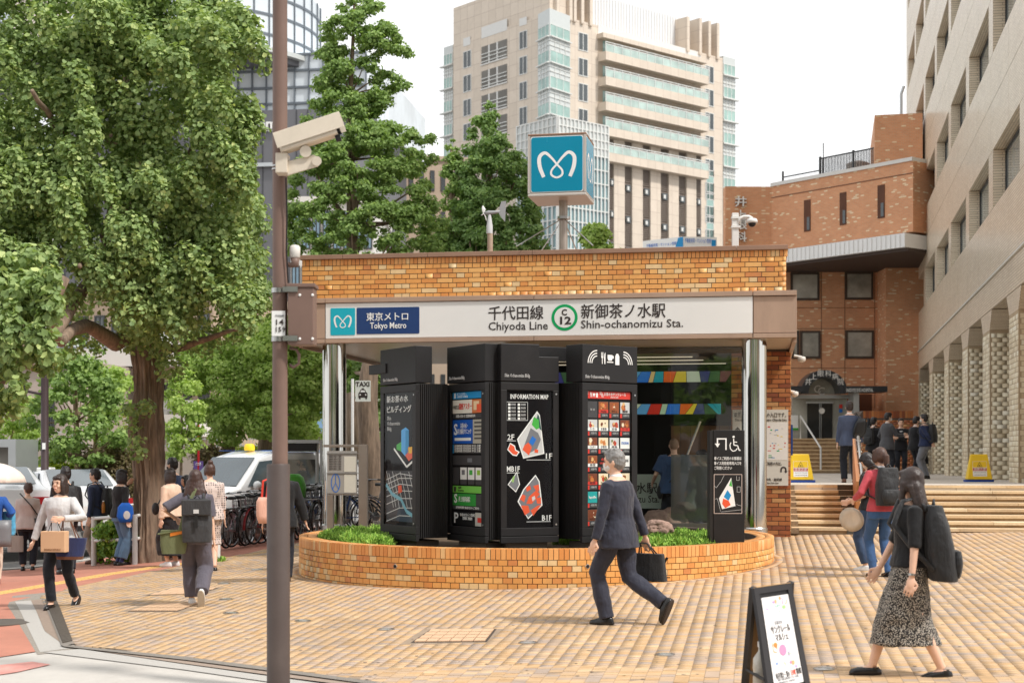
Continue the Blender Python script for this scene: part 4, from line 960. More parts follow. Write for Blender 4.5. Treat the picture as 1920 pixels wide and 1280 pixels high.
P2(.12,.7,.85,.918,flat('park_black',S(14,14,16)));P2(.7,.89,.85,.918,flat('park_photo',S(190,186,178)),.0004);P2(.76,.86,.875,.9,C_red,.001)
text('P',f2,X2(.2),z2(.885),PO,.19,M_wt,d2,.015,width=X2(.11));text('新お茶の水ビルディング駐車場\n営業時間 ご利用案内',f2,X2(.5),z2(.875),PO,.045,M_wt,d2,width=X2(.38))
k3,f3,W3,z3,tb3,d3=kiosk('black information pillar headed INFORMATION MAP with floor plans, notched top',939.5,18.9,1048,19.2,ZK+.0,.36,.42,notch=.66)
X3=lambda f:W3*f
text('Shin Ochanomizu Bldg.',f3,X3(.28),z3(.16),.0,.062,C_lgrey,tb3,width=X3(.44))
text('INFORMATION MAP',f3,X3(.5),z3(.266),PO,.085,M_wt,d3,.012,width=X3(.66))
for t_,x,y in(('2F',.18,.47),('1F',.83,.565),('MB1F',.22,.63),('B1F',.8,.878)):text(t_,f3,X3(x),z3(y),PO,.1,M_wt,d3,.008,width=X3(.05*len(t_)+.01)*1.05)
for a,b,y in((.11,.27,.487),(.45,.87,.583),(.11,.33,.648),(.45,.87,.895)):line(f3,[(X3(a),z3(y)),(X3(b),z3(y))],.008,C_lgrey,d3)
line(f3,[(X3(.11),z3(.292)),(X3(.47),z3(.292)),(X3(.47),z3(.384)),(X3(.11),z3(.384)),(X3(.11),z3(.292))],.006,C_lgrey,d3)
for i in range(5):
 for j in range(2):
  prr(f3,X3(.135+.165*j),X3(.175+.165*j),z3(.311+.0175*i),z3(.299+.0175*i),M_wt,d3,'legend_mark');text('案内設備',f3,X3(.225+.17*j),z3(.305+.0175*i),PO,.03,C_lgrey,d3,width=X3(.075))
P3=lambda pts,m,lift=0.:pr(f3,[(X3((x-70)/355),z3((y-12)/1228)) for x,y in pts],m,d3,'floor_plan',lift)
P3([(295,425),(312,450),(340,690),(210,720),(172,600)],M_wt);P3([(294,434),(307,455),(333,684),(214,712),(179,602)],C_lgrey,.0006)
P3([(300,440),(310,465),(322,545),(310,535),(292,470)],flat('deep_teal',S(40,84,80)),.0012);P3([(275,460),(305,480),(308,530),(290,540),(262,510)],C_green,.0014)
P3([(255,530),(300,560),(318,600),(295,660),(240,690),(215,640)],C_grey,.001);P3([(265,580),(290,600),(268,640),(245,618)],C_blue,.002)
P3([(215,640),(240,620),(262,650),(245,700),(205,665)],C_or,.0018);P3([(280,660),(302,665),(300,685),(278,682)],C_or,.0018)
P3([(130,622),(160,640),(165,665),(188,678),(170,705),(145,700),(112,665)],M_wt);P3([(131,630),(155,645),(160,670),(180,680),(168,698),(146,692),(118,662)],C_or,.0008)
P3([(172,800),(190,880),(165,928),(115,880)],M_wt);P3([(171,808),(184,880),(164,920),(121,880)],C_grey,.0008);P3([(160,825),(150,868),(136,860),(148,830)],flat('lime2',S(150,190,110)),.0014)
P3([(285,820),(310,860),(328,1010),(240,1095),(175,985),(210,910)],M_wt);P3([(285,830),(304,862),(320,1008),(240,1086),(183,985),(216,912)],C_grey,.0006)
for q in([(225,900),(250,885),(258,910),(232,925)],[(188,970),(205,940),(225,950),(215,990)],[(245,955),(290,915),(312,940),(262,1000),(228,1000)],[(195,1010),(240,1010),(250,1050),(220,1070)],[(255,1040),(300,1010),(320,1008),(270,1075)],[(270,890),(305,880),(308,920),(292,925)],[(288,965),(318,960),(320,1000),(295,1000)]):P3(q,C_or,.0014)
P3([(262,960),(280,950),(284,970),(266,985)],C_lgrey,.002)
mb=MB();mb.fbox(f3,W3*.76,W3*1.3,-.34,-.2,z3(.075),z3(.005));mb.build('bracket_arm',M_blk,k3,bevel=.004)
k4,f4,W4,z4,tb4,d4=kiosk('black information pillar with red headed grid of shop and restaurant photos',1092,19.0,1195,19.6,ZK,.32,.47)
X4=lambda f:W4*f
text('Shin Ochanomizu Bldg.',f4,X4(.27),z4(.163),.0,.06,C_lgrey,tb4,width=X4(.44))
def icons(fr,X,zc,k,o,parent,m=None):
 m=m or M_wt
 def arcs(cx,sgn):
  for r_ in(.155,.122,.089):
   line(fr,[(X(cx)+sgn*k*r_*math.cos(a),zc-.07*k+k*r_*1.05*math.sin(a)) for a in[rad(q) for q in range(0,91,15)]],.014*k,m,parent,'arc',o=o+.002)
 arcs(.5-.24*k*1.0,-1);arcs(.5+.24*k,1)
 c=lambda x:X(.5)+x*k
 mb=MB();
 for dx in(-.16,-.146,-.132):mb.fbox(fr,c(dx),c(dx+.007),o+.001,o+.004,zc+.02*k,zc+.075*k)
 mb.fbox(fr,c(-.16),c(-.125),o+.001,o+.004,zc+.002*k,zc+.022*k);mb.fbox(fr,c(-.148),c(-.137),o+.001,o+.004,zc-.075*k,zc+.004*k);mb.build('fork',m,parent)
 mb=MB();mb.fprism(fr,[(c(-.105),zc-.075*k),(c(-.09),zc-.075*k),(c(-.088),zc+.075*k),(c(-.105),zc+.05*k),(c(-.112),zc)],o+.001,o+.004);mb.build('knife',m,parent)
 mb=MB();mb.fprism(fr,[(c(-.035),zc-.03*k),(c(.02),zc-.03*k),(c(.035),zc),(c(.035),zc+.045*k),(c(-.05),zc+.045*k),(c(-.05),zc)],o+.001,o+.004);mb.fbox(fr,c(-.06),c(.05),o+.001,o+.004,zc-.055*k,zc-.042*k);mb.fbox(fr,c(.036),c(.056),o+.001,o+.004,zc+.0*k,zc+.035*k);mb.build('cup',m,parent)
 mb=MB();mb.fprism(fr,[(c(.085),zc-.08*k),(c(.155),zc-.08*k),(c(.155),zc+.03*k),(c(.135),zc+.065*k),(c(.105),zc+.065*k),(c(.085),zc+.03*k)],o+.001,o+.004);mb.build('bag_icon',m,parent)
icons(f4,X4,z4(.066),1.0,.0,tb4)
prr(f4,X4(.105),X4(.895),z4(.272),z4(.236),C_red,d4,'header');text('お茶の水サンクレール',f4,X4(.61),z4(.25),PO+.001,.05,M_wt,d4,.008,width=X4(.4));text('SHOP & CAFE',f4,X4(.6),z4(.264),PO+.001,.03,M_wt,d4,width=X4(.14))
icons(f4,lambda f:X4(f-.27),z4(.253),.42,PO+.001,d4)
FOOD=[S(200,120,60),S(180,90,50),S(224,180,120),S(150,80,40),S(214,150,90),S(120,60,34),S(236,220,190),S(190,60,40),S(110,120,60)]
FM4=[flat('food_%d'%i,c) for i,c in enumerate(FOOD)]
rr=random.Random(11);names=['','Doutor','Tully','Café','BURGER','さぼてん','蕎麦','SEA','焼肉','PIZZA','大戸屋','LAWSON','丼','disk\nunion','カレー','ABC','珈琲','中華','寿司','薬','lapuille','sanwa','整体','BOOK','洋食','','','']
names=['','Dumpling','カフェ','珈琲','バーガー','お茶漬','定食','ケーキ','とんかつ','お寿司','焼鳥','STATION','食堂','disk\nunion','書店','歯科','喫茶','ランチ','居酒屋','薬局','lapuille','サロン','整体','花店','パスタ','','','']
for i in range(28):
 r_,c_=divmod(i,4);a=.115+.197*c_;b=a+.178;t0=.286+.0912*r_;t1=t0+.083
 prr(f4,X4(a),X4(b),z4(t1),z4(t0),C_dg,d4,'shop_tile')
 if i in(0,25,26):text('((((  ))))',f4,X4((a+b)/2),z4((t0+t1)/2),PO,.03,C_lgrey,d4,width=X4(.08));continue
 special={13:flat('black_card',S(18,16,16)),20:flat('teal_card',S(30,160,160)),21:M_wt,11:M_wt,15:M_wt}.get(i)
 prr(f4,X4(a+.004),X4(b-.004),z4(t0+.058),z4(t0+.002),special or rr.choice(FM4[6:7]+[C_lgrey,M_wt,FM4[3],FM4[5]]),d4,'photo',.0006)
 cx,cy=(a+b)/2,t0+.026
 if special is None:
  for q in range(5):
   ang=rr.uniform(0,6.28);rad_=rr.uniform(.012,.035);ox,oy=rr.uniform(-.045,.045),rr.uniform(-.012,.012)
   pr(f4,[(X4(cx+ox+rad_*math.cos(ang+k_*1.05)*rr.uniform(.7,1.1)),z4(cy+oy+rad_*.4*math.sin(ang+k_*1.05))) for k_ in range(6)],rr.choice(FM4),d4,'dish',.001+.0004*q)
  if rr.random()<.6:prr(f4,X4(a+.004),X4(b-.004),z4(t0+.058),z4(t0+.042),rr.choice([M_wt,M_wt,C_red]),d4,'caption',.0032)
  text(names[i],f4,X4(cx),z4(t0+.05),PO+.003,.035,M_txt,d4,width=X4(.1))
 else:
  text(names[i],f4,X4(cx),z4(t0+.03),PO+.001,.045,{13:C_red,20:M_wt}.get(i,C_blue if i==11 else M_txt),d4,.015,width=X4(.13))
 prr(f4,X4(a),X4(a+.035),z4(t1),z4(t0+.062),C_red,d4,'floor_tag',.001);text('お店案内 平日',f4,X4(cx+.02),z4(t1-.012),PO+.001,.028,C_lgrey,d4,width=X4(.1))
fw=Fr((1339-CX)/F*19.2,19.2,rad(6));
ws=thing('wheelchair_sign','low black upright sign with wheelchair symbol, arrow and small map','sign',at(1368,1005,19.3))
a=fw.uv(1331,806);b=fw.uv(1396,1011)
mb=MB();mb.fbox(fw,fw.uv(1338,806)[0],b[0],-.16,0,b[1]-.1,a[1]);wb=mb.build('slab',M_blk,ws,bevel=.005)
mb=MB();mb.fbox(fw,fw.uv(1331.5,806)[0],fw.uv(1338,806)[0]-.002,-.16,-.01,b[1]-.1,a[1]-.003);mb.build('side_edge',M_blk2,ws)
U=lambda u,v:fw.uv(u,v,.003)
def wpoly(pts,m,name='print',lift=0.):mb=MB();mb.fprism(fw,[U(*q) for q in pts],.0005+lift,.003+lift);return mb.build(name,m,wb)
wpoly([(1340,831),(1345,838),(1346,838),(1350,831),(1346.5,831),(1346.5,823.5),(1360,823.5),(1360,843),(1362.5,843),(1362.5,821),(1344,821),(1344,831)],M_wt,'arrow')
wl_=lambda pts,t=.012:line(fw,[U(*q) for q in pts],t,M_wt,wb,'wheelchair_mark',o=.004)
c0=U(1374,838);wl_([(1370.5,829),(1368.5,834),(1369.5,841),(1374,845.5),(1379.5,844),(1382.5,840)]);wl_([(1375.5,822),(1376,834),(1383,835),(1386,844),(1388.5,843.5)],.014);wl_([(1376,828),(1382,828.5)])
wpoly([(1375.5+2.4*math.cos(k),818.5+2.4*math.sin(k)) for k in[0,-1,-2,-3.14,-4.1,-5.2]],M_wt,'head_dot')
for i,t_ in enumerate(('車イスご利用のお客様は','車イス利用者専用入口を','ご利用ください')):ut(t_,1339,1390 if i<2 else 1372,856+9*i,863+9*i,fw,.002,M_wt,wb,.02,k=1.0)
line(fw,[U(1339,889),U(1391,889),U(1391,962),U(1339,962),U(1339,889)],.006,flat('pale_pink',S(226,206,196)),wb,'border',o=.003)
wpoly([(1371,895),(1379,948),(1354,954),(1348,934)],M_wt,'plan');wpoly([(1371,898),(1373,912),(1367,910)],C_green,'plan',.001);wpoly([(1364,918),(1371,928),(1366,938),(1357,931)],C_sky,'plan',.001);wpoly([(1356,934),(1366,938),(1370,946),(1360,952),(1354,944)],C_or,'plan',.0014)
for q in([(1341,935),(1345,934),(1351,958)],[(1339,910),(1343,914),(1352,902),(1358,890)],[(1381,892),(1381,900),(1386,900),(1386,893)],[(1381,945),(1390,948)],[(1352,959),(1390,955)],[(1382,912),(1388,912),(1388,922),(1382,922),(1382,912)]):line(fw,[U(*p) for p in q],.004,C_lgrey,wb,'map_line',o=.004)
fn=Fr(at(650,900,23.0).x,23.0,TH);nb_=thing('notice_board','stainless steel framed notice board with a small map left of the planter','notice board',at(645,1000,23.0))
ns=lambda u,v=900:fn.uv(u,v)[0];nz=lambda v:fn.uv(650,v)[1]
M_nb=mat('brushed_steel',S(160,150,140),.35,metal=.7,var=.1)
for a,b,c,d,nm in((672,688,1008,833,'post'),(613,624,1008,928,'post'),(606,671,838,833,'top_bar')):
 mb=MB();mb.fbox(fn,ns(a),ns(b),-.08,0,nz(c),nz(d));mb.build(nm,M_nb,nb_,bevel=.004)
mb=MB();mb.fbox(fn,ns(613),ns(669),-.03,-.01,nz(928),nz(845));bd=mb.build('board',mat('notice_grey',S(160,156,150),.35,var=.05),nb_)
for v in(850,887,925):mb=MB();mb.fbox(fn,ns(612),ns(674),-.012,.0,nz(v)-.006,nz(v)+.006);mb.build('clip_bar',M_steel,bd)
mb=MB();mb.fbox(fn,ns(645),ns(667),-.0095,-.007,nz(923),nz(889));mb.fbox(fn,ns(645),ns(667),-.0095,-.007,nz(884),nz(855));mb.build('map_sheet',flat('map_paper',S(212,208,194)),bd)
for i in range(9):ut('駐輪場ご利用のご案内',617,640,853+3.2*i,855+3.2*i,fn,-.0095,M_txt,bd,k=1)
pts=[U2 for U2 in[(629+8*math.cos(k),905-17*math.sin(k)) for k in[q*.35 for q in range(19)]]]
line(fn,[fn.uv(*p) for p in pts],.012,C_blue,bd,'blue_mark',o=-.006);line(fn,[fn.uv(*p) for p in((629,888),(629,905),(623,917))],.01,C_blue,bd,'blue_mark',o=-.0055);line(fn,[fn.uv(*p) for p in((629,905),(635,917))],.01,C_blue,bd,'blue_mark',o=-.005)
ft=Fr(at(675,900,30.6).x,30.6,TH);tx=thing('taxi_sign','white TAXI stand sign with black cab pictogram on a thin white pole','sign',at(661,985,30.6))
mb=MB();mb.tube([at(661,1000,30.6),at(661,710,30.6)],.03,10);mb.build('pole',M_wt,tx,smooth='auto')
tp=ubox(666,694.5,713,752.5,ft,-.01,.01,mat('plate_white',S(226,230,222),.5,var=.04),'plate',tx)
ut('TAXI',667,693,716,725,ft,.011,M_txt,tp,.03,k=1.35)
tq=lambda pts,m=M_txt,l=0.:MB().fprism(ft,[ft.uv(*p,.012) for p in pts],.0105+l,.013+l).build('cab_pictogram',m,tp)
tq([(672,737),(674,735),(676,730),(684.5,730),(686.5,735),(689,737),(689,745),(672,745)]);tq([(678,727.5),(682.5,727.5),(682.5,730),(678,730)]);tq([(673,745),(676,745),(676,748),(673,748)]);tq([(685,745),(688,745),(688,748),(685,748)])
tq([(677,731.5),(683.5,731.5),(685,735),(675.5,735)],M_wt,.001);tq([(674,738.5),(676.5,738.5),(676.5,741),(674,741)],M_wt,.001);tq([(684.5,738.5),(687,738.5),(687,741),(684.5,741)],M_wt,.001)
for v in(720,745):mb=MB();mb.fbox(ft,ft.uv(658,v)[0],ft.uv(667,v)[0],-.035,.013,ft.uv(660,v+1.5)[1],ft.uv(660,v-1.5)[1]);mb.build('clamp',M_steel,tx)
# ============================================================ BROWN LAMP POST AND CAMERA (near)
DP=11.5
M_brn=mat('brown_paint',S(124,100,90),.5,var=.12,vs=3,grime=.25,gcol=S(90,72,64),spec=.4)
M_brn2=mat('dark_brown_paint',S(84,72,68),.5,var=.12,vs=5,grime=.2,gcol=S(120,108,100))
pb=at(522,1280,DP);pz=gz(pb.x,DP);px=pb.x
pole=thing('lamp_post','tall brown steel post with a thicker dark lower half, nearest the camera','post',(px,DP,pz))
zc=CZ-(870-CY)/F*DP
mb=MB();mb.lathe((px,DP,0),[(.0885,pz-.05),(.0885,zc-.01),(.083,zc+.003)],36);mb.build('lower_shaft',M_brn2,pole,smooth='auto')
mb=MB();mb.lathe((px+.012,DP,0),[(.060,zc+.003),(.057,zc+1.0),(.056,9.5)],32);mb.build('upper_shaft',M_brn,pole,smooth='auto')
mb=MB();mb.lathe((px,DP,0),[(.16,pz-.02),(.16,pz+.02),(.09,pz+.03)],24);mb.build('base_plate',M_brn2,pole,smooth='auto')
fpz=Fr(px,DP,0);pa=lambda u,v,d=0.:at(u,v,DP+d)
mb=MB();mb.box(pa(512,0).x,pa(537,0).x,DP-.064,DP-.0605,pa(0,631).z,pa(0,584).z);st_=mb.build('sticker',M_wt,pole)
ut('14',516,530,599,610,fpz,.065,M_txt,st_,.01,k=1.3);ut('159',516,534,613,623,fpz,.065,M_txt,st_,.01,k=1.3);ut('千代田区',516,533,590,594,fpz,.065,C_grey,st_,k=1)
bx=thing('junction_box','brown metal junction box strapped to the near lamp post','junction box',pa(570,650))
mb=MB();mb.box(pa(543,0).x,pa(591,0).x,DP-.1,DP+.1,pa(0,648).z,pa(0,541).z);mb.build('case',M_brn,bx,bevel=.008)
mb=MB();mb.box(pa(540,0).x,pa(594,0).x,DP-.11,DP+.11,pa(0,541).z,pa(0,534).z);mb.build('lid',M_brn,bx,bevel=.004)
for u in(562,586):
 for v in(553,635):mb=MB();mb.ell(pa(u,v,-.1),.011,.008,.011);mb.build('screw',M_wt,bx)
for v in(545,636):
 mb=MB();mb.lathe((px+.012,DP,pa(0,v).z),[(.061,-.018),(.066,-.018),(.066,.018),(.061,.018)],24);mb.box(px+.05,pa(562,0).x,DP-.115,DP-.101,pa(0,v).z-.02,pa(0,v).z+.02);mb.build('strap',M_steel,bx)
ls=thing('light_sensor','small white capped light sensor on a curved brown stub by the post','sensor',pa(552,500))
mb=MB();mb.lathe(pa(553,475),[(.034,-.035),(.04,-.03),(.042,.045),(.03,.06),(.01,.065)],16);mb.build('cap',mat('sensor_white',S(220,216,210),.4),ls,smooth=True)
mb=MB();mb.tube([pa(553,484),pa(553,496),pa(545,497),pa(530,492)],[.036,.034,.02,.016],10);mb.build('stub',M_brn,ls,smooth=True)
hk=MB();hk.tube([pa(543,652),pa(556,655),pa(561,665),pa(560,682),pa(550,688),pa(543,684)],.012,8);hk.build('cable_loop',M_brn,bx,smooth=True)
M_cam=mat('camera_cream',S(226,214,196),.35,var=.05,vs=4,grime=.12)
cc=thing('surveillance_camera','large cream surveillance camera with sun hood tilted up on the near post','security camera',pa(560,300))
ax=(pa(634,232)-pa(524,268));L_=ax.length;ax.normalize();yv=Vector((0,1,0));upv=ax.cross(yv)*-1
if upv.z<0:upv=-upv
def cpt(l,y,h):return pa(524,268,-.16)+ax*l+yv*y+upv*h
def cbox(mb,l0,l1,y0,y1,h0,h1):mb.hexa([cpt(l0,y0,h0),cpt(l1,y0,h0),cpt(l1,y1,h0),cpt(l0,y1,h0),cpt(l0,y0,h1),cpt(l1,y0,h1),cpt(l1,y1,h1),cpt(l0,y1,h1)])
mb=MB();cbox(mb,0,L_-.03,-.075,.075,-.085,.05);mb.build('housing',M_cam,cc,bevel=.018,seg=3)
mb=MB();cbox(mb,-.02,L_+.03,-.085,.085,.052,.066);cbox(mb,-.02,L_+.03,-.0895,-.0855,-.055,.063);cbox(mb,-.02,L_+.03,.0855,.0895,-.055,.063);mb.build('sun_hood',M_cam,cc,bevel=.003)
mb=MB();cbox(mb,L_-.029,L_-.005,-.06,.06,-.07,.04);mb.build('lens_window',mat('lens_black',S(16,16,18),.1),cc)
mb=MB();cbox(mb,L_-.06,L_-.02,-.03,.03,-.125,-.086);mb.build('wiper',M_blk,cc)
mb=MB();mb.tube([pa(573,284,-.06),pa(573,284,-.2)],.044,20);mb.build('pivot',M_cam,cc,smooth='auto')
mb=MB();mb.tube([pa(594,302,-.06),pa(594,302,-.2)],.036,20);mb.build('elbow',M_cam,cc,smooth='auto')
mb=MB();mb.hexa([pa(538,330,-.09),pa(598,312,-.09),pa(598,312,-.17),pa(538,330,-.17),pa(538,303,-.09),pa(590,290,-.09),pa(590,290,-.17),pa(538,303,-.17)]);mb.build('arm',M_cam,cc,bevel=.008)
mb=MB();mb.box(pa(524,0).x,pa(546,0).x,DP-.2,DP-.06,pa(0,333).z,pa(0,296).z);mb.build('mounting_plate',M_cam,cc,bevel=.006)
for v in(312,318):mb=MB();mb.lathe((px+.012,DP,pa(0,v).z),[(.0585,-.005),(.063,-.005),(.063,.005),(.0585,.005)],24);mb.build('band',M_steel,cc)
mb=MB();mb.tube([pa(536,333,-.1),pa(538,400,-.07),pa(537,470,-.066),pa(541,541,-.04)],.006,6);mb.build('cable',M_blk,cc)
# ============================================================ TREES
def leafmat(name,pal,trans=.3,rough=.55):
 m,nt,b=newmat(name)
 a=nd(nt,'ShaderNodeAttribute');a.attribute_name='rnd'
 rp=nd(nt,'ShaderNodeValToRGB');el=rp.color_ramp.elements
 for i,(p,c) in enumerate(pal):
  e=el[i] if i<2 else el.new(p)
  e.position=p;e.color=tuple(c)+(1,)
 nt.links.new(a.outputs['Fac'],rp.inputs[0]);nt.links.new(rp.outputs[0],b.inputs['Base Color'])
 b.inputs['Roughness'].default_value=rough;b.inputs['Specular IOR Level'].default_value=.35
 out=[n for n in nt.nodes if n.type=='OUTPUT_MATERIAL'][0]
 tl=nd(nt,'ShaderNodeBsdfTranslucent');nt.links.new(mixc(nt,1.,rp.outputs[0],(1.25,1.3,.7),'MULTIPLY'),tl.inputs[0])
 mxs=nd(nt,'ShaderNodeMixShader');mxs.inputs[0].default_value=trans
 nt.links.new(b.outputs[0],mxs.inputs[1]);nt.links.new(tl.outputs[0],mxs.inputs[2]);nt.links.new(mxs.outputs[0],out.inputs[0])
 MATS[name]=m;return m
LM_near=leafmat('ginkgo_leaf',[(0,S(112,138,84)),(.55,S(148,170,108)),(.85,S(186,202,132)),(1,S(216,224,154))])
LM_mid=leafmat('leaf_mid',[(0,S(114,142,80)),(.6,S(142,170,98)),(1,S(176,198,118))],.36)
LM_lt=leafmat('leaf_light',[(0,S(146,172,92)),(.6,S(172,196,110)),(1,S(202,218,134))],.4)
LM_dk=leafmat('leaf_dark',[(0,S(108,138,82)),(.6,S(134,164,98)),(1,S(164,188,116))],.36)
LM_yl=leafmat('leaf_yellowgreen',[(0,S(150,170,60)),(.5,S(180,196,70)),(1,S(208,214,96))])
LM_br=leafmat('leaf_brown',[(0,S(92,80,56)),(.5,S(116,100,70)),(1,S(126,130,80))])
M_bark=mat('bark',S(142,122,104),.95,var=.5,vs=16,bump=1.,bs=55,grime=.75,gcol=S(62,50,42),stretch=(1,1,.16))
M_bark2=mat('bark_pale',S(150,128,104),.9,var=.3,vs=9,bump=.6,bs=40,stretch=(1,1,.25))
def leaf_mesh(name,cl,n,size,m,seed,droop=.3,shell=(.75,1.05),fan=True,topb=.0):
 """n leaves over clumps cl = [(x,y,z,rx,rz)], leaf fans facing outwards"""
 rs=np.random.RandomState(seed);B=np.array(cl);wt=B[:,3]*B[:,4]+1e-6;idx=rs.choice(len(B),n,p=wt/wt.sum());b=B[idx]
 d=rs.randn(n,3);d[:,2]+=topb;d/=np.linalg.norm(d,axis=1)[:,None]
 C=b[:,:3]+d*rs.uniform(*shell,n)[:,None]*np.stack([b[:,3],b[:,3],b[:,4]],1)
 C+=rs.randn(n,3)*.02
 nr=d*.9+np.array([0,-.1,.45])+rs.randn(n,3)*.5;nr/=np.linalg.norm(nr,axis=1)[:,None]
 tp=d*.5+np.array([0,0,-droop*2])+rs.randn(n,3)*.6
 tp-=nr*(tp*nr).sum(1)[:,None];tp/=np.linalg.norm(tp,axis=1)[:,None]
 sd=np.cross(nr,tp);L=(size*rs.uniform(.65,1.25,n))[:,None]
 if fan:
  prof=[(0,0,0),(-.5,.55,.12),(-.27,.95,.08),(0,.82,-.04),(.27,.95,.08),(.5,.55,.12)]
  V=np.stack([C+sd*L*a+tp*L*(q-.5)+nr*L*h for a,q,h in prof],1).reshape(-1,3)
  k=np.arange(n)[:,None]*6;FF=np.concatenate([k+np.array([0,3,2,1]),k+np.array([0,5,4,3])],1).reshape(-1,4)
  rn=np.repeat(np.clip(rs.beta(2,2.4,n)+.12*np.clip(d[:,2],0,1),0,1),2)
 else:
  V=np.stack([C-tp*L*.5,C+sd*L*.28,C+tp*L*.5,C-sd*L*.28],1).reshape(-1,3);FF=np.arange(n*4).reshape(-1,4);rn=np.clip(rs.beta(2,2.2,n),0,1)
 return fastmesh(name,V,FF,m,rn)
def clumps(rows,D,depth,n,rc,seed,gap=.0,flat_=.7,front=.5):
 """clump centres inside an outline given as rows (v, u_left, u_right)"""
 rr=random.Random(seed);out=[];rows=sorted(rows)
 def lr(v):
  for a,b in zip(rows,rows[1:]):
   if a[0]<=v<=b[0]:t=(v-a[0])/(b[0]-a[0]);return a[1]+(b[1]-a[1])*t,a[2]+(b[2]-a[2])*t
 tries=0;wm=max(r[2]-r[1] for r in rows)
 while len(out)<n and tries<n*60:
  tries+=1;v=rr.uniform(rows[0][0],rows[-1][0]);l,r=lr(v)
  if rr.random()>(r-l)/wm+.04:continue
  t=rr.uniform(-1,1);u=(l+r)/2+(r-l)/2*t
  dd=math.sqrt(max(0,1-t*t))*depth*((r-l)/wm)*(rr.uniform(-1,1) if rr.random()>front else-rr.uniform(.6,1))
  Dc=D+dd;p=at(u,v,Dc);q=rc*rr.uniform(.55,1.3)*min(1,.45+(r-l)/wm)
  if gap and noise.noise(Vector((p.x*.9,p.y*.9,p.z*.9)))<gap-.5:continue
  out.append((p.x,p.y,p.z,q,q*flat_))
 return out
def tree(name,label,trunk,cl,nleaf,size,m,seed,group=None,bark=None,limbs=14,fan=True,droop=.3,cat='tree',shell=(.75,1.05)):
 base=trunk[0][0];t=thing(name,label,cat,base,group=group)
 mb=MB();mb.tube([p for p,r in trunk],[r for p,r in trunk],14)
 rr=random.Random(seed+1);top=trunk[-1][0];segs=trunk[len(trunk)//3:]
 for c in rr.sample(cl,min(limbs,len(cl))):
  c_=Vector(c[:3]);cand=[q for q in segs if q[0].z<c_.z+.2] or segs[:1]
  s_=min(cand,key=lambda q:(q[0]-c_).length+(c_.z-q[0].z)*.3)
  mid=s_[0].lerp(c_,.5)+Vector((rr.uniform(-.1,.1),rr.uniform(-.1,.1),-.1*(c_-s_[0]).length+.1))
  r0=min(s_[1]*.5,.02+(c_-s_[0]).length*.02);mb.tube([s_[0],s_[0].lerp(mid,.5),mid,c_],[r0,r0*.8,r0*.55,r0*.2],7)
 tr=mb.build('trunk',bark or M_bark,t,smooth=True)
 me=leaf_mesh('crown',cl,nleaf,size,m,seed,droop=droop,fan=fan,shell=shell)
 o=bpy.data.objects.new('crown',me);COL.objects.link(o);o.parent=t;o.location=-t.location
 return t
def bark_trunk(pts,name,parent,m,nu=96,per=14,amp=.03,seed=0,burl=None):
 """trunk with deep furrows"""
 P=[];
 for(a,ra),(b,rb) in zip(pts,pts[1:]):
  for k in range(per):t=k/per;P.append((a.lerp(b,t),ra+(rb-ra)*t))
 P.append(pts[-1]);vs_=[];fs=[]
 for i,(c,r) in enumerate(P):
  for k in range(nu):
   a=2*math.pi*k/nu;q=Vector((math.cos(a)*r,math.sin(a)*r,0))
   w_=Vector((math.cos(a)*2.6,math.sin(a)*2.6,c.z*.55+seed))
   f1=noise.noise(w_*2.2);f2=1-abs(noise.noise(Vector((w_.x*3.2,w_.y*3.2,w_.z*1.6))))*2.2;f3=noise.noise(w_*9)
   h=f1*amp*1.2+f2*amp*1.7+f3*amp*.5
   if burl:
    for bz,br,ba in burl:h+=ba*math.exp(-((c.z-bz)/br)**2)*(.6+.8*noise.noise(Vector((a*1.5,bz,2))))
   vs_.append(c+q*(1+h/r*1.0))
 for i in range(len(P)-1):
  for k in range(nu):fs.append((i*nu+k,i*nu+(k+1)%nu,(i+1)*nu+(k+1)%nu,(i+1)*nu+k))
 mb=MB();mb.add(vs_,fs);return mb.build(name,m,parent,smooth=True)
D1=25.0
base=at(279,1048,D1);base.z=gz(base.x,D1)-.1
t1=thing('ginkgo_tree','big old ginkgo with furrowed trunk and drooping crown filling the upper left','tree',base)
q=lambda u,v,r,D=D1:(at(u,v,D),r*D/2800)
bark_trunk([(base,.28),q(281,1000,27),q(280,940,24),q(279,890,23),q(277,850,24),q(274,810,26),q(275,780,25),q(278,740,22),q(278,700,22),q(276,660,24),q(262,600,24),q(250,520,20),q(240,430,17),q(238,330,14),q(240,220,10),q(245,100,6)],'trunk',t1,M_bark,amp=.03,seed=3,burl=[(at(0,805,D1).z,.22,.05),(at(0,668,D1).z,.2,.03)])
lb=MB()
def limb(pts,D0,D1_,r0,r1):
 n=len(pts);P=[at(u,v,D0+(D1_-D0)*i/(n-1)) for i,(u,v) in enumerate(pts)]
 Q=[]
 for a,b in zip(P,P[1:]):
  for k in range(4):t=k/4;w_=a.lerp(b,t);Q.append(w_+Vector((noise.noise(w_*2),noise.noise(w_*2+Vector((9,0,0))),noise.noise(w_*2+Vector((0,9,0)))))*.07)
 Q.append(P[-1]);m_=len(Q);lb.tube(Q,[(r0+(r1-r0)*i/(m_-1))*(1+.12*noise.noise(Q[i]*5)) for i in range(m_)],12)
limb([(262,600),(220,640),(160,610),(115,640),(90,600)],25,21,.15,.06)
limb([(252,540),(215,560),(180,520),(140,560),(105,640)],25,22,.14,.07)
limb([(255,560),(225,480),(190,440),(205,385)],25,22.5,.11,.03)
limb([(250,520),(205,465),(165,490),(150,500)],24,22,.08,.03)
limb([(245,430),(290,400),(350,300),(380,250)],25,24,.12,.03)
limb([(245,420),(180,330),(120,250),(60,170)],25,22,.13,.03)
limb([(262,600),(330,560),(400,520),(460,480)],25,24,.12,.03)
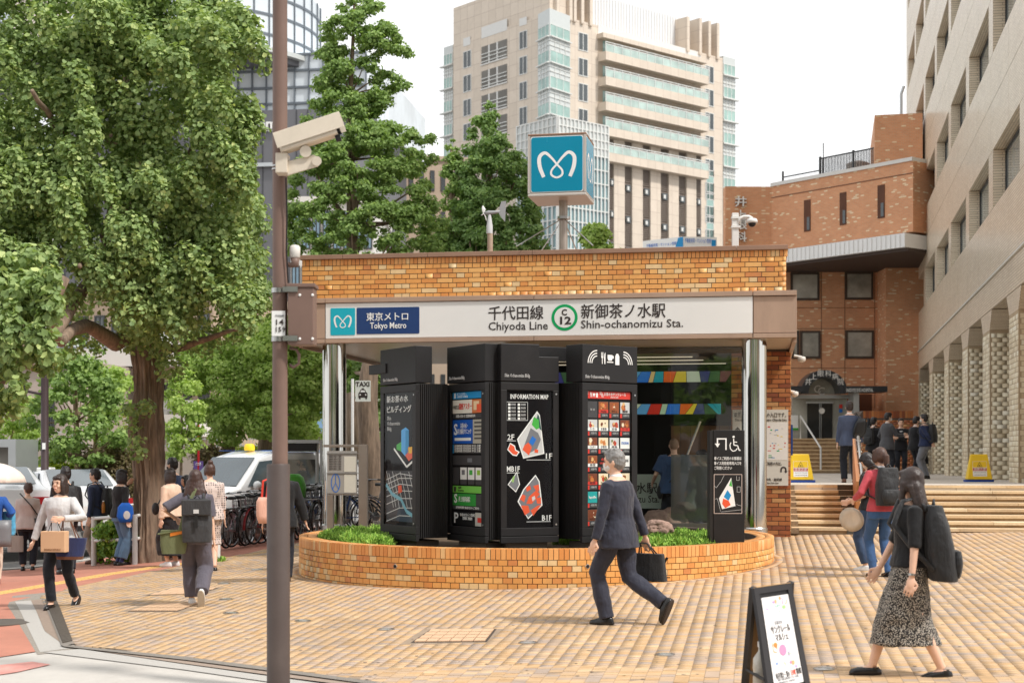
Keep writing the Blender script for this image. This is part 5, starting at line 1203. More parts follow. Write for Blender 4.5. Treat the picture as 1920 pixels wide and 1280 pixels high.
limb([(276,650),(330,650),(400,632),(470,612)],25,23.5,.09,.02)
limb([(240,330),(320,230),(400,150)],25,24,.09,.02)
limb([(238,300),(150,180),(60,60)],25,23,.1,.02)
lb.build('branches',M_bark,t1,smooth=True)['kind']='stuff'
rows=[(-60,-80,400),(40,-90,420),(110,-90,434),(180,-90,440),(240,-90,424),(290,-90,424),(340,-90,464),(430,-90,482),(500,-90,478),(560,-90,476),(610,-90,450),(640,180,380)]
cl=clumps(rows,D1-.4,2.3,340,.4,21,front=.75,flat_=.8)
cl=[c for c in cl if noise.noise(Vector((c[0]*1.1,c[1]*.5,c[2]*1.3)))>-.27]
holes_=[(170,440,34),(150,530,32),(215,480,28),(180,580,34),(40,330,20),(105,600,24),(240,300,20)]
cl=[c for c in cl if not any((CX+F*c[0]/c[1]-h[0])**2+((CY-F*(c[2]-CZ)/c[1])-h[1])**2<h[2]**2 and c[1]<D1+.6 for h in holes_)]
rr=random.Random(77)
for k in range(120):
 u,v=rr.uniform(-40,470),rr.uniform(0,600)
 if any((u-h[0])**2+(v-h[1])**2<(h[2]*1.1)**2 for h in holes_):continue
 D=rr.uniform(22,23)
 for j in range(4):p=at(u+rr.uniform(-8,8)+j*7,v+j*15,D);cl.append((p.x,p.y,p.z,.2-.02*j,.19))
for(u,v) in((265,470),(300,520),(345,560),(290,600),(250,640),(300,655),(320,690),(245,770),(245,800),(255,830),(262,850),(275,765)):
 p=at(u,v,24.4 if v<700 else 24.5);cl.append((p.x,p.y,p.z,.26 if v<700 else .15,.22 if v<700 else .14))
me=leaf_mesh('crown',cl,120000,.078,LM_near,5,droop=.55,shell=(.6,1.08),topb=.3)
o=bpy.data.objects.new('crown',me);COL.objects.link(o);o.parent=t1;o.location=-t1.location
p=at(-260,1180,15.5);t0=thing('ginkgo_tree','nearer ginkgo off the left edge, one thick limb and large leaves hanging in','tree',Vector((p.x,p.y,gz(p.x,p.y))))
q=lambda u,v,r,D:(at(u,v,D),r*D/2800)
bark_trunk([(t0.location.copy()-Vector((0,0,.1)),.32),q(-255,950,50,15.5),q(-240,820,46,15.5),q(-180,760,42,15.2)],'trunk',t0,M_bark,amp=.02,seed=8,per=8)
lb=MB();limb([(-180,765),(-60,735),(0,702),(40,650),(60,600),(120,520)],15.2,16.5,.15,.07);limb([(20,672),(70,700),(95,640)],15.4,16.5,.05,.02);lb.build('limb',M_bark,t0,smooth=True)
rows=[(480,-60,60),(560,-60,120),(620,-60,104),(680,-60,96),(740,-60,50),(790,-60,18)]
cl=clumps(rows,15.6,.5,70,.16,31,front=.6)
cl=[c for c in cl if not(30<CX+F*c[0]/c[1]<62 and 625<CY-F*(c[2]-CZ)/c[1]<670)]
rr=random.Random(3)
for k in range(26):
 u,v=rr.choice([(75,560),(95,600),(60,640),(20,600),(85,650),(30,730),(10,640),(100,580),(85,520)]);p=at(u+rr.uniform(-12,12),v+rr.uniform(-20,20),15);cl.append((p.x,p.y,p.z,.1,.13))
me=leaf_mesh('crown',cl,6500,.085,LM_near,15,droop=.7,shell=(.4,1.1),topb=.2)
o=bpy.data.objects.new('crown',me);COL.objects.link(o);o.parent=t0;o.location=-t0.location
def tpts(pts,D,z0=None):
 P=[(at(u,v,D),r*D/2800) for u,v,r in pts]
 b=P[0][0].copy();b.z=gz(b.x,b.y)-.1
 return[(b,P[0][1]*1.1)]+P
D=38
r2=[(-20,660,684),(8,640,690),(30,622,700),(60,606,748),(95,618,762),(115,600,700),(150,592,716),(185,594,730),(215,580,712),(250,566,780),(300,556,806),(350,544,812),(400,540,824),(440,540,834),(480,545,820)]
cl=clumps(r2,D,1.6,430,.22,41,flat_=.55,front=.45)
cl=[c for c in cl if noise.noise(Vector((c[0]*1.4,c[1]*1.4,c[2]*2.2)))>-.4]
rr=random.Random(12)
for(u0,v0,u1,v1) in((668,70,765,100),(668,60,740,62),(665,110,760,160),(660,30,712,10),(650,90,600,100),(668,200,745,165),(660,180,596,160),(690,260,808,262),(660,340,812,300),(690,390,830,420),(640,330,560,310)):
 for k in range(6):t=(k+1)/6;p=at(u0+(u1-u0)*t,v0+(v1-v0)*t+rr.uniform(-5,5),D+rr.uniform(-.5,.5));cl.append((p.x,p.y,p.z,.26-.1*t,.13))
tree('ginkgo_tree','tall pointed tree rising behind the left end of the station roof',tpts([(662,760,13),(660,560,12),(660,420,10),(657,300,8),(657,180,5),(662,70,3),(664,10,2)],D),cl,74000,.08,LM_mid,6,limbs=50,shell=(.1,1.15))
D=44
r3=[(262,843,850),(290,836,858),(320,832,872),(350,836,880),(400,826,885),(440,820,890),(480,820,900)]
tree('ginkgo_tree','slim pointed tree between the tall tree and the dense dark one',tpts([(848,700,6),(847,400,5),(846,280,2)],D),clumps(r3,D,.6,80,.2,51,flat_=.7),11000,.09,LM_mid,7,limbs=12,shell=(.3,1.1))
r4=[(196,914,921),(225,890,936),(250,882,942),(280,876,962),(310,868,986),(350,862,998),(400,852,1006),(440,850,1020),(490,850,1026)]
tree('ginkgo_tree','dense dark cone shaped tree left of the teal station cube',tpts([(920,700,9),(918,400,8),(917,215,3)],D),clumps(r4,D,1.4,230,.25,52,flat_=.6),36000,.09,LM_dk,8,limbs=20,shell=(.2,1.12))
tree('young_tree','bright green tree top poking above the roof right of the cube pole',tpts([(1118,700,5),(1118,440,3)],36),clumps([(412,1112,1120),(430,1100,1134),(450,1090,1145),(480,1075,1165)],36,.5,30,.2,53),4200,.1,LM_lt,9,limbs=8,shell=(.3,1.1))
D=41
r6=[(600,380,560),(640,352,604),(690,345,606),(730,350,604),(770,372,600),(800,400,590),(830,430,520)]
cl=clumps(r6,D,2.2,135,.42,61,flat_=.55,front=.6);cl=[c for c in cl if not(CY-F*(c[2]-CZ)/c[1]>775 and 440<CX+F*c[0]/c[1]<480)]
tree('street_tree','broad bright green street tree behind the taxi, trunk dark and forked',tpts([(425,905,14),(427,850,13),(432,800,12),(440,740,10),(450,680,7)],D),cl,42000,.1,LM_lt,10,group='trees across the street',limbs=20)
cl=clumps([(640,470,600),(720,455,604),(780,470,596),(820,480,560)],D+3,1.6,55,.42,62,flat_=.55)
tree('street_tree','second dark trunked street tree partly behind the brown lamp post',tpts([(497,905,15),(496,840,13),(500,780,11),(515,720,8)],D+2),cl,13000,.11,LM_lt,11,group='trees across the street',limbs=16)
D=40
cl=clumps([(640,110,170),(690,80,205),(740,60,225),(790,55,240),(840,60,235),(870,90,215)],D,1.6,95,.3,63,flat_=.5,front=.3)
tree('street_tree','airy young tree with slim grey trunk in front of the pale apartment block',tpts([(146,945,7),(146,860,6),(143,790,5),(140,720,4),(142,670,2)],D),cl,7500,.11,LM_mid,12,group='trees across the street',limbs=26,bark=M_bark2,shell=(.2,1.15))
cl=clumps([(690,160,240),(740,170,250),(800,175,250),(850,185,250)],D+2,1.2,50,.3,64,flat_=.5,front=.3)
tree('street_tree','thin pale green tree directly left of the big ginkgo trunk',tpts([(176,930,6),(178,850,5),(185,780,4)],D+2),cl,3600,.11,LM_lt,13,group='trees across the street',limbs=18,bark=M_bark2,shell=(.2,1.15))
cl=clumps([(720,-20,50),(780,-30,70),(850,-20,60)],D+2,1.2,40,.3,65,flat_=.5,front=.3)
tree('street_tree','sparse pale tree at the left edge beyond the white kiosk frame',tpts([(20,930,6),(22,850,5),(25,780,3)],D+3),cl,2600,.11,LM_lt,14,group='trees across the street',limbs=12,bark=M_bark2,shell=(.2,1.15))
cl=clumps([(690,335,350),(730,312,372),(780,318,370),(830,315,368),(860,325,358)],36,.7,42,.22,66,flat_=.6,front=.3)
tree('young_tree','slender yellow green sapling right of the big ginkgo trunk',tpts([(339,910,3),(340,840,2.5),(341,740,2)],36),cl,3000,.1,LM_lt,15,limbs=16,shell=(.2,1.15))
cl=clumps([(720,500,600),(760,510,604),(810,520,604),(840,530,600)],47,1,40,.35,67,flat_=.5,front=.3)
tree('young_tree','pale green young tree between the lamp post and left chrome column',tpts([(566,880,4),(567,800,3),(568,740,2)],46),cl,3600,.12,LM_lt,16,limbs=16,shell=(.2,1.15))
cl=clumps([(640,640,720),(720,648,722),(800,690,722),(880,690,724),(950,700,726)],33,.9,60,.26,68,flat_=.6,front=.3)
cl=[c for c in cl if not(CX+F*c[0]/c[1]<700 and CY-F*(c[2]-CZ)/c[1]>720)]
tree('street_tree','leaning old tree seen through the glass behind the TAXI sign',tpts([(706,985,20),(702,900,19),(692,820,20),(688,760,20),(692,700,17),(700,640,12)],31),cl,9000,.12,LM_mid,17,limbs=10)
def bush(name,label,cl,n,size,m,seed,cat='bush',fan=False):
 me=leaf_mesh(name,cl,n,size,m,seed,droop=0,fan=fan,topb=.5);o=bpy.data.objects.new(name,me);COL.objects.link(o);tag(o,label,cat);return o
rr=random.Random(8)
cl=[]
for k in range(70):
 u=rr.uniform(188,300);D=rr.uniform(24.9,26.4);v=rr.uniform(962 if u>215 else 990,1042);p=at(u,v,D);p.z=max(p.z,gz(p.x,p.y)+.08)
 cl.append((p.x,p.y,p.z,.17,.15))
bush('azalea_bush','leafy green bush round the foot of the big ginkgo behind the guard rail',cl,12500,.085,leafmat('azalea_leaf',[(0,S(84,124,48)),(.5,S(120,160,62)),(1,S(176,198,90))]),22)
cl=[(p.x,p.y,p.z,.35,.3) for p in[at(rr.uniform(-60,150),rr.uniform(872,905),rr.uniform(40,41.5)) for k in range(46)]]
bush('hedge','yellow green clipped hedge across the street at far left',cl,9000,.11,LM_yl,23,'hedge')
cl=[(p.x,p.y,p.z,.35,.3) for p in[at(rr.uniform(186,250),rr.uniform(872,900),rr.uniform(42,43)) for k in range(20)]]
bush('hedge','yellow green hedge piece behind the navy jacketed man',cl,4000,.11,LM_yl,24,'hedge')
cl=[(p.x,p.y,p.z,.4,.35) for p in[at(rr.uniform(158,250),rr.uniform(852,925),rr.uniform(39.5,41)) for k in range(44)]]
bush('shrub','rusty brown shrub across the street left of the big ginkgo trunk',cl,12000,.1,LM_br,25,'shrub')
cl=[(p.x,p.y,p.z,.35,.3) for p in[at(rr.uniform(378,410),rr.uniform(850,880),rr.uniform(39.5,41)) for k in range(14)]]
bush('shrub','small brown shrub just left of the taxi roof',cl,3000,.1,LM_br,26,'shrub')
cl=[(p.x,p.y,p.z,.35,.3) for p in[at(rr.uniform(440,515),rr.uniform(850,880),rr.uniform(43,44)) for k in range(24)]]
bush('hedge','yellow green shrubs behind the taxi roof',cl,3800,.12,LM_yl,27,'hedge')
cl=[(p.x,p.y,p.z,.4,.5) for p in[at(rr.uniform(700,730),rr.uniform(870,960),rr.uniform(34,36)) for k in range(20)]+[at(rr.uniform(650,700),rr.uniform(930,985),rr.uniform(36,38)) for k in range(8)]]
bush('hedge','green shrubs behind the bicycles seen past the chrome column',cl,4500,.12,LM_lt,28,'hedge')
# ============================================================ BUILDINGS
def inst(name,me,parent,loc,ang,kids=()):
 o=bpy.data.objects.new(name,me);COL.objects.link(o);o.parent=parent;o.location=Vector(loc)-wloc(parent);o.rotation_euler=(0,0,ang)
 for n2,m2 in kids:c=bpy.data.objects.new(n2,m2);COL.objects.link(c);c.parent=o
 return o
LF=Fr(0,0,0)
def winmesh(w_,h,cols,rows,mf,mg,t=.06,dep=.12,sill=False):
 mb=MB();mb.fbox(LF,0,t,-dep,.03,0,h);mb.fbox(LF,w_-t,w_,-dep,.03,0,h);mb.fbox(LF,t,w_-t,-dep,.03,0,t);mb.fbox(LF,t,w_-t,-dep,.03,h-t,h)
 for i in range(1,cols):x=w_*i/cols;mb.fbox(LF,x-t/2,x+t/2,-dep+.01,.02,t,h-t)
 for j in range(1,rows):z=h*j/rows;mb.fbox(LF,t,w_-t,-dep+.012,.015,z-t/2,z+t/2)
 f=mb.mesh('window',mf)
 g=MB().fbox(LF,t*.5,w_-t*.5,-.035,-.003,t*.5,h-t*.5).mesh('pane',mg)
 return f,g
def glassy(name,col,rough=.08,var=.35,vs=.6,metal=.0):
 """opaque-looking window glass of a far building: curtains and rooms behind a reflecting pane"""
 m=mat(name,col,rough,metal=metal,var=var,vs=vs,spec=.9);return m
G_green=glassy('green_glass',S(150,180,172));G_dark=glassy('dark_window',S(70,76,78));G_blue=glassy('blue_glass',S(120,150,170));G_cur=glassy('curtain_window',S(150,152,148),.25)
M_wfr=mat('window_frame_white',S(214,214,210),.4,var=.03);M_dfr=mat('window_frame_dark',S(56,58,60),.5);M_mul=mat('mullion_grey',S(104,112,120),.5)
M_alu=mat('aluminium',S(190,194,196),.35,metal=.5,var=.05)
tower=thing('office_tower','tall beige stone tower with glass corner bays and long balconies behind the station','building',(4.75,190,0))
TA=45.0
angR=math.atan2(.657,.753);angL=math.atan2(-.766,.643)
FR=Fr(4.75,190,angR)
FLc=Fr(4.75,190,angL)
M_tw=brickuv('tower_stone',1.5,1.65,S(214,200,184),S(206,192,176),S(184,168,154),.03,.75,off=0,bump=.15,var=.06)
M_tw2=mat('tower_white',S(214,212,208),.5,var=.05)
M_bay=mat('bay_white',S(196,200,198),.3,var=.06,spec=.7)
def fz(v,fr=FR,u=1030):return fr.uv(u,v)[1]
zT=FLc.uv(850,16)[1];sRend=FR.uv(1355,100)[0];sLend=FLc.uv(850,100)[0]
zR=FR.uv(1121,48)[1]
mb=MB();mb.fprism(Fr(0,0,0),[(0,0)]*0 or[(0,0),(1,0),(1,1)],0,.001) if False else None
def quadprism(name,pts,z0,z1,m,parent,extra=None):
 mb=MB();n=len(pts)
 for i in range(n):
  a,b=pts[i],pts[(i+1)%n];L=math.hypot(b[0]-a[0],b[1]-a[1])
  mb.add([(a[0],a[1],z0),(b[0],b[1],z0),(b[0],b[1],z1),(a[0],a[1],z1)],[(0,1,2,3)],[[(0,z0),(L,z0),(L,z1),(0,z1)]])
 mb.add([(a[0],a[1],z1) for a in pts],[tuple(range(n))],[[(a[0],a[1]) for a in pts]])
 return mb.build(name,m,parent)
def xy(fr,s,o=0.):p=fr.P(s,o,0);return(p.x,p.y)
K0=xy(FR,0);KR=xy(FR,sRend);KL=xy(FLc,sLend)
KB=(KR[0]+KL[0]-K0[0],KR[1]+KL[1]-K0[1])
wtop=zR
bd_=quadprism('wall',[K0,KR,KB,KL],-2,wtop,M_tw,tower)
pA=xy(FR,FR.uv(1066,20)[0],-.0);
quadprism('upper_wall',[xy(FLc,-.3,-.3),xy(FR,FR.uv(1074,20)[0],-.3),(KL[0]+6,KL[1]+4),xy(FLc,sLend+.02,-.02)],wtop,zT,M_tw,tower)
s0,s1=FR.uv(1108,40,-2)[0],FR.uv(1284,60,-2)[0]
mb=MB();mb.fbox(FR,s0,s1,-9,-2,wtop,FR.uv(1110,-14,-2)[1]);scr=mb.build('roof_screen',mat('roof_screen',S(222,222,222),.5,var=.03),tower)
for k in range(34):
 s=s0+(s1-s0)*(k+.5)/34;mb=MB();mb.fbox(FR,s-.04,s+.04,-2,-1.9,wtop,FR.uv(1110,-14,-2)[1]-.2);mb.build('screen_rib',MATS['roof_screen'],scr)
for u in(1046,1070,1078,1092,1108):
 s=FR.uv(u,20,.2)[0];mb=MB();mb.fbox(FR,s-.25,s+.25,-3.2,.3,wtop-.4,zT+2.5);mb.build('roof_fin',M_tw,tower)
for u,vt in((1290,32),(1313,35),(1330,40),(1346,44)):
 s=FR.uv(u,60,.2)[0];mb=MB();mb.fbox(FR,s-.25,s+.25,-5.5,.3,wtop-.4,FR.uv(u,vt,.2)[1]);mb.build('roof_fin',M_tw,tower)
tz=[(52,78,0),(78,98,0),(104,0,0)]
c0=xy(FLc,FLc.uv(1012,100)[0],.3);c1=xy(FR,-.0,.9);c1=(K0[0],K0[1]-1.5);c2=xy(FR,FR.uv(1066,100)[0],.3)
bay=thing('b','','') if False else None
zbt=FR.uv(1030,22)[1];zbb=FR.uv(1030,420)[1]
quadprism('corner_bay',[c0,c1,c2,K0],zbb,zbt,M_bay,tower)
def bayframes():
 a1=math.atan2(c1[1]-c0[1],c1[0]-c0[0]);a2=math.atan2(c2[1]-c1[1],c2[0]-c1[0])
 return(Fr(c0[0],c0[1],a1),math.hypot(c1[0]-c0[0],c1[1]-c0[1])),(Fr(c1[0],c1[1],a2),math.hypot(c2[0]-c1[0],c2[1]-c1[1]))
BF=bayframes();pitchf=(FR.uv(1030,48)[1]-FR.uv(1030,193)[1])/3
wt=FR.uv(1030,50)[1]
wh=pitchf*.47
wm={}
for bi,(bf,L) in enumerate(BF):
 wm[bi]=winmesh(L-.1,wh,3,1,M_wfr,G_green,.08)
 gm=MB()
 for k in range(9):
  z1=wt-pitchf*k
  inst('window',wm[bi][0],tower,bf.P(.05,.02,z1-wh),bf.a,[('pane',wm[bi][1])])
  mb=MB();mb.fbox(bf,0,L,.02,.35,z1-wh-.16,z1-wh-.02);mb.build('ledge',M_wfr,tower)
  for j in(.33,.67):mb=MB();mb.fbox(bf,0,L,.01,.09,z1-wh-pitchf*.53*j-.04,z1-wh-pitchf*.53*j+.04);mb.build('band_rail',M_wfr,tower)
  for j in(.25,.5,.75):mb=MB();mb.fbox(bf,L*j-.04,L*j+.04,.01,.08,z1-pitchf+.02,z1-wh-.17);mb.build('band_post',M_wfr,tower)
def pairs(fr,u,v,wpx,hpx,n,dv=48.2,mg=G_dark,cols=2):
 a=fr.uv(u,v);b=fr.uv(u+wpx,v);z1=a[1];z0=fr.uv(u,v+hpx)[1];w_=abs(b[0]-a[0]);h=z1-z0;pz=pitchf
 me=winmesh(w_,h,cols,1,M_wfr,mg,.1,.1)
 for k in range(n):inst('window',me[0],tower,fr.P(min(a[0],b[0]),.04,z0-pz*k),fr.a,[('pane',me[1])])
pairs(FR,1084,60,18,34,8);pairs(FR,1322,122,16,32,8);pairs(FLc,974,61,15,34,8);pairs(FLc,869,98,15,32,8)
pairs(FR,1324,318,14,42,4,mg=G_green,cols=1)
a,b=FLc.uv(903,90)[0],FLc.uv(951,90)[0]
for k in range(6):
 z1=FLc.uv(951,73)[1]-pitchf*k;z0=z1-pitchf*.72
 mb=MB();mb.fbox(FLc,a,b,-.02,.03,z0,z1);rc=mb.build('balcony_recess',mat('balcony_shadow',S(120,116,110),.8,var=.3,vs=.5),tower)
 for j in(.12,.35,.55):mb=MB();mb.fbox(FLc,a,b,.04,.14,z0+(z1-z0)*j-.05,z0+(z1-z0)*j+.05);mb.build('rail',M_wfr,rc)
 mb=MB();mb.fbox(FLc,a-.1,b+.1,.03,.15,z0-.16,z0);mb.build('balcony_sill',M_tw2,rc)
 for q in(.3,.62):mb=MB();mb.fbox(FLc,a+(b-a)*q-.15,a+(b-a)*q+.15,.031,.05,z0,z1);mb.build('divider',M_tw2,rc)
for(u0,u1,v0,v1) in((974,988,36,48),(903,951,52,75-10),(869,882,73,86)):
 p0=FLc.uv(u0,v0);p1=FLc.uv(u1,v0);zz=FLc.uv((u0+u1)/2,v1)[1];mb=MB();mb.fbox(FLc,p0[0],p1[0],.0,.04,zz,p0[1]);mb.build('white_panel',M_tw2,tower)
a,b=FR.uv(1121,120)[0],FR.uv(1314,150)[0]
ztb=FR.uv(1121,66)[1]
mb=MB();mb.fbox(FR,a,b,-.1,.05,wtop-FR.uv(1030,40)[1]*0-1.5,wtop-.0);mb.build('white_parapet',M_tw2,tower)
mb=MB();mb.fbox(FR,a-.2,b,.0,1.2,FR.uv(1121,70)[1]-.25,FR.uv(1121,65)[1]);mb.build('canopy_slab',M_tw,tower)
for k in range(5):
 zt=FR.uv(1121,100)[1]-pitchf*k;zb=FR.uv(1121,116)[1]-pitchf*k
 rec=MB();rec.fbox(FR,a,b,-.05,.03,zt+.02,zt+pitchf*.62);r_=rec.build('balcony_back',mat('balcony_back',S(176,160,142),.8,var=.12,vs=.8),tower)
 for j in range(7):
  s=a+(b-a)*(j+.3)/7;mb=MB();mb.fbox(FR,s,s+1.1,.031,.05,zt+.02,zt+pitchf*.55);mb.build('balcony_door',G_green if j%3==0 else G_cur,r_)
 sl=MB();sl.fbox(FR,a,b,.04,1.5,zb,zt);pb_=sl.build('balcony_slab',M_tw,tower)
 mb=MB();mb.fbox(FR,a,b,1.4,1.45,zt+.01,zt+pitchf*.28);mb.build('balcony_glass',glassy('balustrade',S(176,196,188),.15),pb_)
 for zz in(.28,.36):mb=MB();mb.fbox(FR,a,b,1.38,1.47,zt+pitchf*zz,zt+pitchf*zz+.1);mb.build('rail',M_wfr,pb_)
 for j in range(14):s=a+(b-a)*j/13;mb=MB();mb.fbox(FR,s-.04,s+.04,1.46,1.5,zt,zt+pitchf*.36);mb.build('rail_post',M_wfr,pb_)
zt=FR.uv(1140,240)[1];M_lv=mat('louvre',S(120,108,98),.6,var=.1)
M_bl=mat('bay_back',S(128,114,104),.8,var=.15)
for u0,u1,vt in((1139,1150,238),(1167,1183,250),(1201,1218,258),(1235,1252,268),(1268,1285,274),(1301,1314,280)):
 s0,s1=FR.uv(u0,300)[0],FR.uv(u1,300)[0];zt=FR.uv((u0+u1)/2,vt)[1]
 mb=MB();mb.fbox(FR,s0,s1,-.02,.03,2,zt);bb=mb.build('service_bay',M_bl,tower)
 z=zt-.2;i=0
 lv=MB()
 while z>14:
  ph=i%16
  if i<9 or ph not in(9,10,11,12):lv.fbox(FR,s0+.05,s1-.05,.03,.16,z-.12,z)
  elif ph==11:
   mb=MB();mb.fbox(FR,s0+.25*(s1-s0),s0+.8*(s1-s0),.03,.3,z-.6,z+.3);mb.build('window_unit',G_dark,bb);mb=MB();mb.fbox(FR,s0+.3*(s1-s0),s0+.5*(s1-s0),.31,.5,z-.45,z+.05);mb.build('ac_unit',M_wfr,bb)
  z-=.26;i+=1
 lo=lv.build('louvres',M_lv,bb);lo['kind']='stuff'
for u in(1158,1192,1226,1260,1293):
 s=FR.uv(u,300)[0];mb=MB();mb.fbox(FR,s-1.0,s+1.0,.0,.35,2,FR.uv(u,240+(u-1150)*.26)[1]);mb.build('stone_pier',M_tw,tower)
def wing(u0,u1,vtop,fr,nm):
 s0,s1=sorted((fr.uv(u0,200,-2)[0],fr.uv(u1,200,-2)[0]));zt=fr.uv((u0+u1)/2,vtop,-2)[1]
 mb=MB();mb.fbox(fr,s0,s1,-8,-2,-2,zt);wq=mb.build(nm,M_bay,tower)
 me=winmesh(s1-s0-.1,pitchf*.5,3,1,M_wfr,G_green,.1)
 for k in range(9):
  z0=zt-pitchf*.32-pitchf*.5-pitchf*k
  inst('window',me[0],wq,fr.P(s0+.05,-1.97,z0),fr.a,[('pane',me[1])])
  mb=MB();mb.fbox(fr,s0-.4,s1+.4,-2,-1.5,z0-.2,z0-.02);mb.build('ledge',M_wfr,wq)
  for j in(.3,.6):mb=MB();mb.fbox(fr,s0,s1,-2,-1.9,z0-.5*pitchf*j-.25,z0-.5*pitchf*j-.16);mb.build('band_rail',M_wfr,wq)
  for j in(.25,.5,.75):mb=MB();mb.fbox(fr,s0+(s1-s0)*j-.05,s0+(s1-s0)*j+.05,-2,-1.92,z0-.5*pitchf+.02,z0-.21);mb.build('band_post',M_wfr,wq)
wing(832,849,87,FLc,'glass_wing');wing(1356,1379,108,FR,'glass_wing')
an_=thing('glass_annex','white gridded glass block in front of the beige tower behind the station cube','building',(4,165,0))
D2=165;ka=at(1046,400,D2);A1=Fr(ka.x,ka.y,angR);A0=Fr(ka.x,ka.y,angL)
e1=A1.uv(1139,400)[0];e0=A0.uv(971,400)[0];zt=A1.uv(1046,219)[1]
quadprism('wall',[xy(A1,0),xy(A1,e1),(xy(A1,e1)[0]-2,xy(A1,e1)[1]+8),(xy(A0,e0)[0]+2,xy(A0,e0)[1]+8),xy(A0,e0)],-2,zt,mat('annex_glass',S(150,176,180),.12,var=.3,vs=.4,spec=.9),an_)
for fr,a,b in((A1,0,e1),(A0,e0,0)):
 n_=13 if fr is A1 else 9
 mb=MB();mb.fbox(fr,a,b,.02,.08,zt-3.6,zt);tb_=mb.build('white_band',M_bay,an_)
 for j in range(n_+1):s=a+(b-a)*j/n_;mb=MB();mb.fbox(fr,s-.08,s+.08,.09,.22,0,zt+.05);mb.build('mullion',M_wfr,an_)
 for j in range(28):
  z=zt-.9*j if j<5 else zt-3.6-1.55*(j-4)
  if z<2:break
  mb=MB();mb.fbox(fr,a,b,.09,.2,z-.06,z+.06);mb.build('transom',M_wfr,an_)
pm=thing('glass_office','dark office block with curved glass upper storeys behind the lamp post','building',(-15,92,0))
D3=92
PFm=Fr(at(615,300,D3+4).x,D3+4,-rad(8))
ps=lambda u,v=300:PFm.uv(u,v)[0];pzz=lambda v,u=560:PFm.uv(u,v)[1]
M_pd=mat('pmo_dark',S(112,112,116),.5,metal=.3,var=.08,vs=.4)
M_pgl=mat('pmo_glass',S(214,222,228),.25,var=.22,vs=.3,spec=.6)
xL,xR=ps(430),ps(640)
mb=MB();mb.fbox(PFm,xL-12,xR,-20,0,0,pzz(205));mb.build('dark_wall',M_pd,pm)
k=0;s=xL-12
while s<xR:mb=MB();mb.fbox(PFm,s-.015,s+.015,.0,.05,3,pzz(206));mb.build('panel_seam',M_dfr,pm);s+=.75
mb=MB();mb.fbox(PFm,xL-12,xR,-.1,.3,pzz(312),pzz(305));mb.build('ledge',M_alu,pm)
mb=MB();mb.fbox(PFm,xL-12,xR+1.5,-20,-.6,pzz(206),pzz(98));mb.build('curtain_wall',M_pgl,pm)
for j in range(24):s=xR+1.5-j*.95;mb=MB();mb.fbox(PFm,s-.04,s+.04,-.6,-.45,pzz(206),pzz(98));mb.build('mullion',M_mul,pm)
for v in(98,128,160,190,205):mb=MB();mb.fbox(PFm,xL-12,xR+1.5,-.6,-.45,pzz(v)-.07,pzz(v)+.07);mb.build('transom',M_mul,pm)
ut('pmo',486,536,222,246,PFm,.05,M_wt,pm,.02,ext=.1);ut('PREMIUM MIDSIZE OFFICE',490,560,243,248,PFm,.05,M_wt,pm,ext=.05)
rc=8.5;pc_=at(600,0,D3+rc+1);cxr=pc_.x-rc
def drum(r,z0,z1,m,nm,n=36,parent=pm):
 mb=MB();P=[]
 for i in range(n+1):a=rad(0-i*90/n);P.append((cxr+r*math.cos(a),D3+rc+1+r*math.sin(a)))
 P+=[(cxr-26,D3+rc+1-r),(cxr-26,D3+14),(cxr,D3+14)]
 P=list(reversed(P));mb.prism([(x,y) for x,y in P][::1],z0,z1);bm_=mb.build(nm,m,parent);return bm_
zc_=lambda v:CZ+(850-v)/F*(D3+1)
drum(rc,zc_(82),zc_(-60),M_pgl,'glass_drum');drum(rc+.5,zc_(96),zc_(84),M_pd,'dark_soffit');drum(rc+.9,zc_(85),zc_(76),M_bay,'drum_ledge')
for v in(44,6,-30):
 drum(rc+.06,zc_(v)-.08,zc_(v)+.08,M_mul,'ring_transom')
for i in range(13):
 a=rad(-i*90/12);mb=MB();c_=Vector((cxr+(rc+.05)*math.cos(a),D3+rc+1+(rc+.05)*math.sin(a),0));mb.tube([c_+Vector((0,0,zc_(76))),c_+Vector((0,0,zc_(-60)))],.05,6);mb.build('drum_mullion',M_mul,pm)
for i in range(1,16):
 if i in(5,6,7,8):continue
 mb=MB();c_=Vector((cxr-i*1.15,D3+1-.05,0));mb.tube([c_+Vector((0,0,zc_(76))),c_+Vector((0,0,zc_(-60)))],.05,6);mb.build('drum_mullion',M_mul,pm)
mb=MB();mb.box(cxr-9.5,cxr-6,D3+.6,D3+1.2,zc_(76),zc_(-60));mb.build('stone_strip',mat('pale_panel',S(206,196,186),.6),pm)
def block(name,label,u0,u1,vt,D,depth,m,rows=(),ang=0.,zb=-1,mg=G_dark,wfrac=.5,hfrac=.5,cols=6,fl=None,roof=None):
 fr=Fr(at(u0,500,D).x,D,ang);t=thing(name,label,'building',fr.P(0,-depth/2,0))
 L=fr.uv(u1,500)[0];zt=fr.uv((u0+u1)/2,vt)[1]
 mb=MB();mb.fbox(fr,0,L,-depth,0,zb,zt);mb.build('wall',m,t)
 mb=MB();mb.fbox(fr,-.15,L+.15,-depth-.1,.18,zt,zt+.35);mb.build('parapet',roof or m,t)
 fl=fl or 3.3;n=int((zt-1)/fl);ww=L/cols*wfrac;hh=fl*hfrac;me=winmesh(ww,hh,2,1,M_dfr,mg,.07,.08)
 for r_ in range(n):
  for c in range(cols):inst('window',me[0],t,fr.P(L*(c+.5)/cols-ww/2,.05,zt-fl*(r_+1)+fl*(1-hfrac)*.5),fr.a,[('pane',me[1])])
 return t,fr,L,zt
